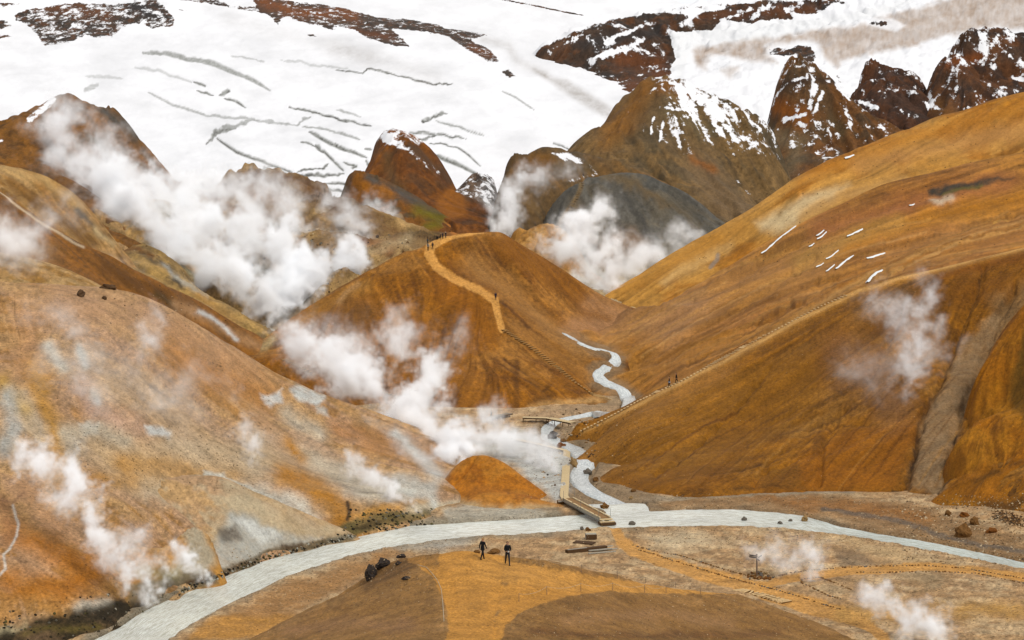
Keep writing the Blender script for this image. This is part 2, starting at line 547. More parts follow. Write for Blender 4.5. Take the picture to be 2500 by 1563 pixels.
STREAM = [(1372, 812, .35), (1396, 826, .7), (1417, 840, .7), (1438, 850, .6), (1488, 859, .7), (1507, 871, .8), (1500, 885, .9), (1476, 900, 1.), (1458, 914, 1.), (1462, 924, 1.), (1481, 936, .9), (1519, 952, .9), (1528, 965, 1.),
          (1540, 980, 1.1), (1520, 1000, 1.), (1440, 1015, .8), (1368, 1026, .8), (1335, 1045, 1.0), (1335, 1060, 1.2), (1343, 1074, 1.4), (1382, 1089, 1.4), (1424, 1108, 1.5), (1433, 1135, 1.6), (1416, 1156, 1.7), (1410, 1174, 1.7), (1436, 1202, 1.6), (1488, 1223, 1.5), (1558, 1246, 1.6)]

gp = []
for D in (100, 140, 170, 200, 230, 260):
    for px in (-150, 300, 800, 1250, 1700, 2200, 2650, 3000):
        gp.append(('w',) + ((px - CX) / F * D, D, 0.0))
gp += [('w',) + flo(*q) for q in ((2300, 1236, 0.6), (2450, 1250, 1.2), (1300, 1030, .3), (1400, 1030, .2), (1300, 1000, .8), (1500, 1000, .5), (1537, 977, .8), (1481, 936, 2.0), (1507, 871, 5.0), (1400, 830, 7.0), (1440, 900, 3.0), (1250, 1010, .6), (1100, 1050, .5), (1200, 1100, .2), (1130, 1130, .2), (1372, 808, 8.0), (1340, 790, 9), (1560, 870, 5.5))]
gp += [('w',) + ((px - CX) / F * 420, 420, 8.0) for px in (600, 1000, 1300, 1700, 2200)]

def carve_ground(X, Y, Z, PX, PY):
    d0_, _t = seg_dist(PX, PY, RIV + [RIV[0]])
    w = smooth(-6, 3, np.where(in_poly(PX, PY, RIV), d0_, -d0_))
    out_ = np.where(in_poly(PX, PY, RIV), 0, d0_)
    bank = smooth(80, 20, out_)
    Z = Z * (1 - bank) + (.10 + .25 * (fbm(X / 1.3, Y / 1.3, 15, 3) - .5)) * bank
    Z = Z - 0.85 * w
    d, t = seg_dist(PX, PY, STREAM)
    r = 15 * np.interp(t, np.arange(len(STREAM)), [p[2] for p in STREAM])
    w2 = smooth(r + 7, r - 5, d)
    Z = Z - 0.75 * w2 * (1 - w)
    g = fbm(X / 1.1, Y / 1.1, 5, 4, .6) - .5
    near = smooth(90, 10, np.minimum(d, np.abs(seg_dist(PX, PY, RIV_N)[0])))
    return Z + g * (0.10 + 0.35 * near * (1 - .7 * bank)) * (1 - np.maximum(w, w2)) + (fbm(X / 9, Y / 9, 6, 3) - .5) * .8 * (1 - w) * (1 - bank)

hill('ground', 'ground', 'flat gravel river plain on the valley floor', pts=gp, pxr=(150, 2520), Dr=(118, 420), gul=(), lump=(), pal=((196, 156, 114), (212, 178, 138), (168, 130, 94)), mat=190, carve=carve_ground, grain=.46, speck=.9, bump=1.0,
     paint=[('P', [(1000, 1290), (1140, 1280), (1180, 1300), (1130, 1330), (1080, 1345), (960, 1340)], 14, (190, 182, 170), .8),
            ('L', RIV_N, 6, (116, 100, 82), .75, 6, 5), ('L', RIV_S, 4, (128, 108, 86), .7, 6, 4), ('L', RIV_N[:14], 22, (150, 140, 122), .7, 10, 12), ('L', RIV_S[:12], 12, (168, 150, 128), .7, 10, 10),
            ('P', [(1540, 1240), (1700, 1205), (2000, 1205), (2300, 1245), (2540, 1330), (2540, 1400), (2350, 1335), (2150, 1305), (1980, 1260), (1800, 1240)], 14, (156, 120, 84), .8),
            ('P', [(1800, 1215), (2100, 1225), (2300, 1265), (2250, 1285), (2000, 1255)], 12, (166, 112, 62), .7),
            ('L', [(2010, 1252), (2150, 1268), (2300, 1300), (2420, 1330), (2540, 1350)], 6, (118, 104, 92), .8, 8),
            ('L', [(1560, 1225), (1700, 1212), (1900, 1205), (2080, 1200)], 7, (168, 150, 128), .8, 6),
            ('L', STREAM, 34, (148, 124, 98), .8, 16, 14),
            ('P', [(1100, 1075), (1290, 1050), (1390, 1100), (1395, 1190), (1360, 1225), (1250, 1140), (1180, 1105)], 16, (206, 200, 192), .95),
            ('P', [(1080, 1240), (1250, 1225), (1330, 1250), (1320, 1262), (1100, 1275)], 10, (196, 184, 166), .8),
            ('P', [(1560, 1310), (1700, 1300), (1760, 1330), (1640, 1345)], 16, (222, 198, 164), .7),
            ('P', [(2000, 1310), (2150, 1330), (2400, 1400), (2200, 1375)], 14, (212, 178, 134), .7),
            ('P', [(2030, 1345), (2110, 1350), (2140, 1375), (2050, 1380)], 12, (128, 106, 86), .6),
            ('P', [(2200, 1400), (2300, 1400), (2320, 1420), (2250, 1435)], 16, (120, 98, 70), .5),
            ('P', [(450, 1563), (700, 1430), (850, 1380), (960, 1345), (1000, 1350), (760, 1470), (600, 1563)], 12, (178, 132, 86), .9),
            ('P', [(460, 1563), (520, 1510), (720, 1500), (640, 1563)], 12, (208, 150, 82), .9),
            ('P', [(1240, 1010), (1400, 990), (1540, 985), (1480, 1025), (1330, 1022)], 8, (190, 156, 122), .7),
            ('T', [(1500, 1290, .8), (1515, 1320, 1.), (1540, 1340, 1.), (1600, 1358, 1.), (1700, 1392, 1.1), (1800, 1418, 1.3), (1900, 1450, 1.3), (2000, 1480, 1.3), (2080, 1505, 1.2), (2120, 1525, 1.), (2160, 1563, 1.)], 14, PATHC, .95, 3, 5),
            ('T', [(1860, 1425, 1.), (1960, 1402, 1.), (2080, 1388, 1.), (2250, 1384, 1.), (2400, 1395, 1.), (2540, 1418, 1.)], 10, PATHC, .95, 3, 4),
            ('S', [(2060, 1500), (2250, 1495), (2540, 1490)], 20, (206, 156, 92), .9)])
LAY['ground']['plabel'] = 'ochre gravel trail edged with small stones, forking on the river plain by the signpost'

# foreground mound with the wide track
hill('mound', 'hill', 'low brown mound in front with a wide ochre track over its top', pxr=(380, 2260), Dr=(60, 190), step=3.0, mat=125,
     crest=[(520, 1600, 124), (600, 1563, 127), (700, 1510, 130), (800, 1460, 133), (880, 1415, 135), (925, 1382, 136), (980, 1362, 135), (1060, 1350, 134), (1170, 1350, 132), (1250, 1366, 131), (1310, 1371, 132), (1400, 1386, 135), (1500, 1402, 139),
            (1600, 1425, 145), (1700, 1440, 150), (1800, 1447, 156)],
     pts=[(1250, 1450, 118), (1250, 1563, 104), (1700, 1500, 138), (1700, 1563, 126), (1400, 1563, 107.5), (1450, 1455, 125), (1400, 1490, 116), (900, 1500, 118), (900, 1563, 108), (700, 1563, 118), (1100, 1480, 114), (1100, 1400, 124),
          (1850, 1470, 156), (1950, 1505, 150), (2100, 1560, 144), (2000, 1563, 140), (1850, 1563, 131),
          ('w', -10, 80, 11), ('w', 10, 80, 11), ('w', 30, 80, 8), ('w', -30, 80, 9), ('w', 0, 55, 14), ('w', 25, 55, 12), ('w', -25, 55, 12), ('w', 42, 150, -6), ('w', 42, 170, -9), ('w', 36, 180, -9), ('w', -25, 150, -5), ('w', -28, 130, -2), ('w', -28, 170, -8)],
     back=(9, 3.2), gul=(), lump=((16, .35), (4, .06)), pal=((162, 118, 68), (174, 130, 82), (142, 100, 56)), streak=0, grain=.42, fine=.14, patch=110, speck=.8, bump=1.0,
     paint=[('P', [(600, 1600), (780, 1480), (930, 1400), (1010, 1395), (1060, 1440), (1085, 1563), (1085, 1600)], 46, (154, 112, 66), .6, 70),
            ('P', [(1220, 1600), (1225, 1530), (1260, 1485), (1340, 1455), (1480, 1440), (1680, 1452), (1850, 1470), (2020, 1520), (2150, 1600)], 30, (150, 108, 62), .7, 50),
            ('S', [(1380, 1510), (1600, 1500), (1780, 1520)], 16, (170, 126, 84), .7), ('S', [(1300, 1540), (1500, 1555), (1900, 1550)], 10, (118, 80, 46), .7),
            ('S', [(700, 1540), (850, 1520), (1000, 1530)], 18, (160, 118, 82), .6),
            ('L', [(1225, 1500), (1262, 1477), (1340, 1452), (1440, 1436), (1560, 1438)], 4, (104, 68, 32), .7, 5, 5),
            ('P', [(870, 1420), (925, 1380), (1000, 1365), (1050, 1375), (960, 1420), (890, 1450)], 10, (116, 82, 46), .8),
            ('T', [(1150, 1362, 3.6), (1145, 1400, 3.6), (1150, 1450, 3.3), (1150, 1500, 2.7), (1155, 1530, 2.6), (1148, 1600, 3.0)], 22, (216, 152, 76), .95, 8, 7), ('T', [(1212, 1560, .6), (1222, 1515, 1.), (1255, 1480, 1.2), (1310, 1455, 1.2), (1390, 1436, 1.), (1480, 1430, .8)], 16, (216, 152, 76), .95, 5, 6), ('T', [(1215, 1462, 1.), (1260, 1444, 1.), (1330, 1428, .9), (1400, 1424, .7)], 26, (216, 152, 76), .95, 5, 6), ('T', [(1030, 1378, .5), (1066, 1392, 1.), (1090, 1420, 1.2), (1100, 1470, 1.)], 15, (216, 152, 76), .95, 6, 6), ('T', [(1000, 1368, .5), (1060, 1372, 1.)], 12, (186, 132, 70), .8, 8, 6),
            ('T', [(1180, 1385, 1.6), (1300, 1400, 1.3), (1420, 1418, 1.), (1550, 1432, .8), (1700, 1440, .55), (1790, 1444, .4)], 18, (218, 156, 82), .95, 5, 6)])
LAY['mound']['plabel'] = 'wide ochre track on the front mound where two hikers walk, narrowing to the right between ropes'

# big tan hill on the left
hill('left', 'hill', 'big tan hill on the left with pale mineral stains and steam vents', pxr=(-60, 1180), Dr=(120, 330), mat=200,
     crest=[(-60, 688, 225), (0, 690, 225), (100, 695, 226), (200, 702, 228), (300, 715, 231), (400, 752, 236), (520, 822, 243), (640, 900, 250), (760, 960, 257), (900, 1008, 264), (1000, 1035, 268), (1060, 1055, 270)],
     pts=[(0, 850, 200), (0, 1000, 182), (0, 1150, 168), (0, 1300, 157), (300, 850, 209), (300, 1000, 192), (300, 1150, 178), (300, 1300, 165), (600, 1250, 187), (600, 1100, 207), (620, 1000, 226), (900, 1200, 207), (900, 1100, 232), (450, 1000, 208), (450, 1150, 190), (760, 1050, 232), (760, 1150, 212), (1050, 1150, 231), (760, 1250, 193)],
     base=[(-60, 1600), (0, 1580), (150, 1565), (300, 1526), (430, 1452), (600, 1382), (760, 1335), (860, 1308), (900, 1296), (1050, 1262), (1130, 1225)], under=(9, 5), back=(16, 4.5),
     gul=((14, .35), (5, .12)), lump=((35, 1.0), (9, .25)), pal=((188, 147, 102), (180, 141, 108), (170, 121, 64)), streak=.08, patch=140, lic=.3, noisy=1.2, fine=.10, speck=.8, grain=.36, bump=.7,
     paint=[('S', [(520, 1190), (640, 1210), (760, 1260)], 34, (208, 198, 184), .85, 26), ('S', [(60, 980), (110, 1060), (180, 1090)], 26, (196, 190, 182), .7, 26), ('S', [(420, 1080), (520, 1140), (620, 1130)], 30, (206, 188, 164), .6, 26), ('S', [(640, 1060), (760, 1120), (860, 1150)], 28, (204, 192, 174), .6, 26), ('S', [(300, 1180), (420, 1200), (480, 1240)], 30, (200, 182, 156), .6, 26), ('S', [(860, 1190), (960, 1200), (1040, 1180)], 26, (212, 204, 194), .7, 22), ('S', [(250, 1080), (420, 1110), (560, 1090), (680, 1120)], 40, (200, 176, 146), .6, 24), ('S', [(200, 880), (330, 960), (460, 1040)], 50, (196, 172, 148), .55, 24), ('S', [(60, 1020), (160, 1100), (300, 1150)], 30, (196, 170, 136), .5, 20), ('S', [(820, 1040), (960, 1090)], 26, (168, 116, 74), .6, 16), ('S', [(150, 720), (420, 800), (600, 920)], 60, (192, 150, 116), .7), ('S', [(60, 760), (60, 900)], 50, (190, 140, 96), .6), ('S', [(420, 850), (520, 920), (640, 960)], 46, (178, 122, 66), .7),
            ('S', [(90, 900), (130, 1050), (140, 1150)], 24, (190, 136, 58), .8), ('S', [(0, 930), (60, 1000)], 26, (196, 150, 60), .7), ('S', [(20, 960), (30, 1040), (10, 1090)], 26, (176, 176, 172), .8), ('S', [(120, 845), (150, 900)], 14, (196, 190, 178), .8), ('S', [(195, 850), (205, 890)], 12, (190, 188, 182), .8),
            ('S', [(200, 940), (230, 1010), (330, 1040)], 34, (186, 150, 130), .6), ('S', [(240, 975), (230, 960)], 12, (198, 192, 184), .7),
            ('P', [(645, 970), (680, 962), (690, 985), (655, 1000)], 9, (214, 210, 206), .95, 20), ('P', [(705, 955), (765, 950), (788, 968), (770, 985), (730, 978)], 9, (206, 202, 196), .95, 20), ('P', [(765, 988), (795, 1000), (800, 1014), (770, 1005)], 8, (206, 198, 188), .8, 16), ('S', [(700, 1010), (740, 1040), (780, 1060)], 20, (196, 184, 166), .7),
            ('P', [(195, 1040), (240, 1035), (245, 1060), (200, 1068)], 10, (210, 206, 200), .9, 20), ('P', [(352, 1035), (380, 1045), (415, 1058), (410, 1072), (365, 1060)], 9, (220, 214, 208), .95, 20), ('S', [(160, 1060), (250, 1050), (300, 1075)], 22, (192, 176, 154), .7),
            ('S', [(330, 1130), (450, 1150), (560, 1160)], 30, (186, 140, 84), .6), ('S', [(700, 1160), (820, 1220), (840, 1260)], 34, (178, 120, 50), .8), ('S', [(740, 1110), (830, 1160), (960, 1215)], 26, (198, 182, 160), .7), ('S', [(900, 1090), (960, 1080), (1040, 1110)], 30, (176, 126, 80), .7),
            ('S', [(640, 1020), (680, 1080)], 26, (188, 146, 110), .6), ('S', [(700, 1080), (740, 1120)], 18, (186, 128, 58), .8),
            ('P', [(500, 1150), (545, 1150), (550, 1166), (505, 1162)], 5, (206, 198, 186), .8, 8), ('L', [(500, 1160), (550, 1168), (610, 1190), (680, 1225)], 3, (196, 186, 172), .9, 4),
            ('S', [(40, 1300), (150, 1350), (230, 1400), (150, 1440), (20, 1420)], 36, (178, 112, 46), .8), ('S', [(60, 1200), (140, 1280)], 34, (188, 142, 104), .7), ('S', [(0, 1220), (30, 1300)], 22, (160, 112, 78), .7), ('S', [(220, 1170), (320, 1180), (300, 1130)], 24, (188, 132, 60), .6),
            ('P', [(-40, 1563), (60, 1520), (120, 1500), (200, 1480), (260, 1470), (360, 1470), (420, 1452), (440, 1470), (300, 1530), (230, 1570), (-40, 1640)], 14, (52, 42, 26), .95, 22), ('S', [(190, 1480), (260, 1470)], 12, (196, 184, 168), .6), ('S', [(60, 1545), (160, 1530), (240, 1530)], 9, (104, 88, 44), .7), ('S', [(0, 1545), (60, 1525)], 8, (176, 160, 128), .6),
            ('P', [(820, 1290), (870, 1262), (990, 1245), (1050, 1240), (1080, 1255), (960, 1280), (870, 1308)], 7, (112, 96, 58), .9, 12), ('P', [(862, 1290), (900, 1268), (940, 1275), (900, 1296)], 6, (72, 58, 34), .9, 10), ('L', [(848, 1225), (853, 1250), (848, 1268)], 4, (50, 36, 24), .9, 4),
            ('P', [(860, 1255), (980, 1215), (1060, 1220), (1000, 1240), (880, 1265)], 8, (190, 136, 64), .7), ('S', [(1000, 1235), (1100, 1235), (1150, 1230)], 12, (206, 190, 164), .8),
            ('S', [(960, 1180), (1040, 1195), (1060, 1230)], 18, (198, 192, 182), .8), ('S', [(960, 1060), (1030, 1120), (1070, 1160)], 16, (206, 200, 192), .8),
            ('L', [(38, 725), (36, 760), (45, 820), (52, 860)], 1.2, (120, 84, 50), .8, 6, 2), ('L', [(145, 930), (140, 970)], 1.2, (120, 84, 50), .7, 6, 2),
            ('L', [(30, 1235), (42, 1280), (40, 1310), (25, 1340), (10, 1355), (15, 1390), (0, 1405)], 2.5, (214, 204, 194), .9, 6, 3), ('L', [(0, 1220), (30, 1230), (60, 1205)], 2.5, (150, 110, 84), .8, 6, 3)])

# pale nose and orange knoll at the foot of the left hill
hill('nose', 'hill', 'pale grey spur running down to the river from the left hill', pxr=(360, 900), Dr=(150, 206), mat=180, step=2.6, sink=[('left', (340, 372), (160, 175, 190, 205, 220), 2.5)],
     crest=[(500, 1158, 190), (540, 1165, 188.5), (600, 1190, 187), (700, 1232, 188), (800, 1276, 190), (866, 1308, 190.5)],
     pts=[(520, 1300, 176), (600, 1290, 180), (700, 1290, 183)], base=[(420, 1460), (520, 1420), (620, 1377), (700, 1347), (790, 1327), (870, 1312)], under=(6, 4), back=(8, 3.5),
     gul=((6, .25), (2.5, .10)), lump=((7, .35),), pal=((188, 150, 106), (182, 146, 112), (186, 164, 134)), streak=.05, fine=.16, patch=120,
     paint=[('P', [(560, 1180), (640, 1205), (760, 1258), (866, 1306), (700, 1340), (600, 1370), (540, 1340), (540, 1240)], 40, (192, 172, 142), .8, 30), ('P', [(560, 1250), (640, 1275), (720, 1310), (780, 1320), (700, 1345), (600, 1370), (520, 1400), (520, 1340)], 14, (182, 176, 166), .9, 18), ('P', [(570, 1270), (660, 1285), (690, 1320), (640, 1330)], 8, (212, 208, 202), .7, 14), ('P', [(525, 1290), (575, 1285), (590, 1310), (545, 1325)], 10, (106, 94, 82), .8, 14),
            ('P', [(470, 1440), (540, 1385), (640, 1350), (700, 1335), (860, 1310), (870, 1320), (720, 1352), (600, 1390), (480, 1450)], 6, (104, 88, 66), .9, 12), ('S', [(690, 1340), (730, 1332)], 8, (70, 48, 28), .9), ('S', [(600, 1375), (560, 1390), (500, 1420)], 8, (84, 64, 44), .8), ('S', [(800, 1322), (870, 1310)], 7, (120, 112, 96), .8)])
hill('knoll', 'hill', 'rounded orange knoll above the steaming river bank', pxr=(120, 580), Dr=(135, 186), mat=165, step=2.6, sink=[('left', (110, 130), (145, 160, 175, 190), 2.0), ('left', (300, 450), (188, 200), 2.5)],
     crest=[(150, 1330, 172), (220, 1285, 173), (300, 1250, 173), (380, 1240, 173), (450, 1260, 172), (495, 1292, 170), (520, 1330, 168), (540, 1380, 168)],
     pts=[(300, 1350, 164), (400, 1350, 165), (200, 1400, 160)], base=[(180, 1500), (280, 1500), (380, 1470), (460, 1435), (535, 1408)], under=(6, 4), back=(9, 4),
     gul=((5, .15),), lump=((7, .3),), pal=((190, 138, 74), (192, 146, 96), (184, 124, 48)), streak=.04, fine=.12, patch=150,
     paint=[('P', [(225, 1265), (300, 1240), (330, 1255), (260, 1290), (230, 1290)], 12, (186, 118, 34), .9), ('S', [(330, 1238), (430, 1250), (490, 1290)], 10, (190, 120, 44), .9), ('P', [(430, 1270), (500, 1295), (525, 1350), (510, 1400), (440, 1430), (400, 1400), (450, 1340)], 14, (182, 166, 142), .9, 16),
            ('P', [(330, 1290), (420, 1290), (400, 1330), (330, 1320)], 18, (200, 174, 140), .7), ('P', [(300, 1440), (420, 1400), (520, 1400), (540, 1420), (430, 1462), (330, 1500)], 10, (120, 106, 84), .9, 16), ('S', [(340, 1400), (420, 1400)], 16, (160, 148, 110), .6), ('S', [(450, 1430), (520, 1412)], 7, (84, 62, 42), .8), ('S', [(150, 1400), (240, 1440)], 24, (172, 100, 32), .9), ('P', [(160, 1500), (300, 1480), (400, 1465), (380, 1500), (200, 1560)], 8, (58, 46, 30), .9, 16)])
hill('cone', 'hill', 'small smooth orange mound beside the wooden boardwalk', pxr=(1030, 1400), Dr=(195, 262), mat=215, step=2.4,
     crest=[(1050, 1215, 222), (1090, 1165, 224), (1125, 1130, 225), (1150, 1116, 225.5), (1180, 1112, 226), (1230, 1130, 224), (1270, 1160, 223), (1310, 1190, 222), (1350, 1222, 219), (1375, 1236, 215)],
     pts=[(1180, 1180, 218), (1250, 1200, 216)], base=[(1075, 1215), (1130, 1232), (1200, 1243), (1280, 1246), (1350, 1240), (1385, 1236)], under=(6, 3), back=(7, 3.5), gul=((6, .06),), lump=((8, .12),), pal=((172, 106, 38), (180, 118, 50), (150, 88, 28)), streak=.05, patch=120, fine=.03, speck=.25,
     paint=[('S', [(1065, 1215), (1120, 1232), (1200, 1246), (1350, 1244)], 10, (196, 170, 132), .8), ('S', [(1080, 1180), (1100, 1150), (1120, 1120)], 9, (176, 160, 128), .6), ('S', [(1345, 1225), (1380, 1235)], 10, (190, 140, 90), .8)])

# middle hill with the ridge path
hill('mid', 'hill', 'smooth brown hill in the middle with a footpath and log steps down its ridge', pxr=(600, 1620), Dr=(285, 470), mat=340, step=2.4,
     crest=[(600, 868, 340), (650, 830, 345), (720, 775, 352), (800, 720, 358), (900, 665, 365), (1000, 617, 372), (1040, 600, 375), (1075, 584, 380), (1120, 572, 385), (1165, 566, 389), (1210, 564, 392), (1240, 574, 393), (1300, 610, 396), (1350, 643, 398), (1400, 676, 400), (1450, 708, 402), (1500, 732, 403), (1560, 754, 404)],
     pts=[(1045, 615, 374), (1060, 650, 368.5), (1110, 680, 364.5), (1160, 705, 360), (1205, 730, 355.5), (1220, 770, 348.5), (1228, 800, 343.5), (1290, 860, 336.5), (1380, 920, 328.5), (1480, 975, 322),
          (1100, 800, 344), (1000, 750, 352), (900, 800, 341), (1140, 870, 330), (1000, 900, 326), (800, 870, 331), (1250, 930, 319), (1300, 930, 322), (1380, 965, 318),
          (1150, 625, 376), (1250, 680, 374), (1300, 760, 366), (1400, 760, 380), (1340, 800, 358), (1400, 815, 364), (1460, 870, 345), (1480, 780, 388), (1550, 780, 392)],
     base=[(680, 880, 318), (780, 920, 316), (950, 975, 316), (1050, 1000, 311), (1140, 1008, 309), (1250, 1008, 308), (1400, 988, 315), (1500, 985, 321), (1505, 945, 334), (1450, 905, 339)], under=(8, 4), back=(16, 7),
     gul=((10, .38), (4, .16), (1.8, .05)), lump=((24, .5),), pal=((146, 92, 32), (160, 108, 52), (116, 70, 16)), streak=.24, rel=1.1, patch=150, fine=.05, grain=.30, speck=.25, bump=.7,
     paint=[('L', STREAM[:15], 30, (150, 124, 96), .75, 12, 12), ('P', [(1240, 570), (1300, 610), (1400, 676), (1440, 720), (1500, 780), (1460, 800), (1380, 730), (1280, 660), (1200, 600)], 14, (142, 88, 28), .8), ('S', [(1150, 640), (1260, 720), (1340, 800), (1420, 860)], 26, (166, 118, 68), .8), ('S', [(1440, 740), (1520, 765), (1480, 800), (1400, 790)], 26, (172, 124, 84), .9), ('S', [(1250, 800), (1340, 860), (1430, 920)], 16, (166, 114, 60), .8),
            ('S', [(1200, 580), (1230, 620), (1250, 640)], 14, (122, 76, 22), .8), ('S', [(1080, 690), (1160, 760), (1180, 820)], 36, (150, 92, 28), .7), ('S', [(700, 800), (820, 730), (900, 690)], 18, (172, 122, 62), .7), ('S', [(820, 750), (900, 760), (830, 830)], 34, (130, 88, 46), .7), ('L', [(825, 735), (860, 702), (880, 690)], 6, (190, 146, 100), .6, 10, 6), ('S', [(960, 800), (990, 750)], 12, (184, 136, 92), .7),
            ('S', [(1255, 880), (1260, 940), (1256, 1000)], 9, (106, 66, 16), .9), ('S', [(1290, 900), (1330, 960)], 20, (140, 90, 34), .6), ('S', [(1100, 900), (1180, 960), (1130, 1000)], 34, (160, 104, 46), .6), ('S', [(1290, 985), (1340, 975)], 10, (92, 58, 24), .6), ('S', [(1325, 955), (1332, 940)], 7, (98, 62, 24), .7), ('L', [(1228, 742), (1260, 770), (1290, 800)], 4, (90, 54, 14), .8, 5, 4),
            ('S', [(1290, 1000), (1400, 985), (1520, 975)], 10, (204, 158, 104), .8), ('S', [(640, 850), (660, 830)], 12, (196, 168, 122), .7),
            ('T', [(1225, 806, .8), (1215, 770, .9), (1208, 735, 1.), (1170, 708, 1.), (1110, 680, 1.05), (1065, 650, 1.15), (1048, 622, 1.35), (1052, 600, 1.25), (1085, 584, .8), (1130, 574, .4), (1180, 568, .2)], 9.5, PATHC, .95, 3, 4)])
LAY['mid']['plabel'] = 'ochre footpath winding up the ridge of the middle hill'

# right: ridge with the staircase, buttress, slopes behind
hill('ridge', 'hill', 'steep ochre slope on the right below the long stepped ridge path', pxr=(1380, 2560), Dr=(185, 325), mat=250, step=2.6, sink=[('ground', (1375, 1392), (232, 245, 258, 272), 2.5)],
     crest=[(1405, 1046, 273), (1435, 1034, 275), (1500, 1008, 278), (1560, 975, 279), (1640, 938, 280), (1720, 897, 280), (1800, 857, 280), (1950, 776, 281), (2100, 704, 283), (2200, 673, 284), (2300, 648, 285), (2400, 622, 287), (2500, 600, 289), (2570, 585, 290)],
     pts=[(1600, 1080, 244.5), (1500, 1140, 235), (1480, 1060, 259), (1455, 1085, 254), (1600, 1150, 230), (1800, 1040, 249), (2000, 960, 252), (2180, 900, 252), (2270, 880, 256), (2310, 1000, 238), (2250, 1100, 228), (2000, 1090, 232), (1530, 1090, 246), (2400, 850, 262), (2500, 900, 250), (2150, 1120, 228)],
     base=[(1412, 1066), (1436, 1120), (1465, 1175), (1560, 1198), (1650, 1213), (1750, 1214), (1850, 1206), (2000, 1201), (2170, 1203), (2300, 1240, 208.5), (2400, 1255, 204.5), (2500, 1275, 199)], under=(8, 4), back=(14, 7),
     gul=((12, .35), (6, .12)), lump=((26, .5),), pal=((146, 94, 26), (158, 108, 50), (120, 76, 14)), streak=.26, flow=(.35, 0), patch=150, rel=.7, noisy=.8, cut=[([(2205, 1200), (2230, 1130), (2240, 1060), (2262, 1000), (2310, 900), (2340, 820), (2390, 700), (2400, 650)], 10, .8), ([(2280, 1210), (2312, 1150), (2322, 1090), (2345, 1010), (2380, 930), (2420, 840), (2480, 700)], 9, .7), ([(1600, 1160), (1700, 1090), (1790, 1010), (1880, 900)], 5, .45), ([(1500, 1110), (1620, 1040), (1740, 950)], 4, .3), ([(1560, 1150), (1660, 1070)], 4, .3), ([(2000, 1180), (2010, 1080), (2060, 1000)], 8, .6), ([(1840, 1180), (1900, 1100), (1990, 1040), (2120, 1030)], 8, .5), ([(2100, 960), (2160, 860), (2200, 760)], 10, .6), ([(2480, 690), (2420, 800)], 6, .6)], fine=.06, grain=.34, speck=.35, bump=.9,
     paint=[('P', [(1420, 1060), (1600, 980), (1800, 900), (2000, 850), (2000, 1000), (1800, 1150), (1600, 1190), (1470, 1170)], 30, (154, 102, 36), .6), ('P', [(1940, 1130), (2000, 1050), (2120, 1020), (2250, 1030), (2190, 1190), (2000, 1200), (1850, 1205), (1830, 1180)], 20, (156, 96, 14), .85, 22), ('S', [(1900, 1150), (1960, 1090), (2080, 1030), (2180, 1025)], 14, (176, 116, 44), .8), ('L', [(1995, 1050), (2040, 1035), (2120, 1032)], 2.5, (104, 66, 20), .7, 8, 3),
            ('P', [(1985, 1060), (2010, 1055), (2015, 1100), (1990, 1110)], 8, (110, 70, 18), .6, 16), ('P', [(1850, 1180), (1900, 1140), (1960, 1130), (1960, 1190), (1860, 1195)], 8, (116, 80, 34), .55, 18), ('S', [(1790, 1198), (1900, 1188)], 6, (96, 62, 22), .7),
            ('S', [(2060, 860), (2150, 920), (2180, 1000)], 50, (150, 106, 70), .7), ('S', [(2100, 770), (2200, 720), (2250, 760)], 30, (142, 104, 66), .5), ('S', [(2300, 660), (2420, 640), (2500, 630)], 20, (140, 84, 14), .9), ('S', [(2350, 720), (2460, 700)], 30, (138, 86, 22), .7),
            ('P', [(2215, 1200), (2255, 1050), (2330, 850), (2400, 790), (2460, 760), (2450, 800), (2390, 900), (2330, 1060), (2290, 1210)], 16, (154, 124, 92), .85, 26), ('P', [(2420, 720), (2520, 690), (2520, 760), (2440, 800)], 26, (146, 116, 82), .6, 24),
            ('L', [(2205, 1195), (2230, 1130), (2240, 1060), (2262, 1000), (2310, 900), (2340, 820), (2390, 700), (2400, 660)], 2.2, (84, 56, 28), .8, 14, 4), ('L', [(2280, 1205), (2312, 1150), (2322, 1090), (2345, 1010), (2380, 930), (2420, 840), (2480, 700)], 2.0, (90, 62, 34), .7, 14, 4), ('S', [(2230, 1140), (2245, 1060)], 7, (56, 36, 16), .7), ('L', [(2180, 1200), (2270, 1222), (2320, 1228)], 3, (58, 40, 22), .9, 5),
            ('S', [(1420, 1058), (1500, 1020), (1640, 950), (1800, 868), (1950, 786), (2100, 712), (2300, 656), (2520, 604)], 8, (188, 132, 66), .8, 4), ('L', [(1420, 1056), (1500, 1016), (1640, 947), (1800, 864), (1950, 781), (2100, 709), (2200, 678), (2300, 653), (2400, 627), (2520, 601)], 4, (222, 168, 102), .95, 3, 4),
            ('S', [(1440, 1130), (1480, 1185), (1560, 1200)], 7, (170, 118, 62), .7)])
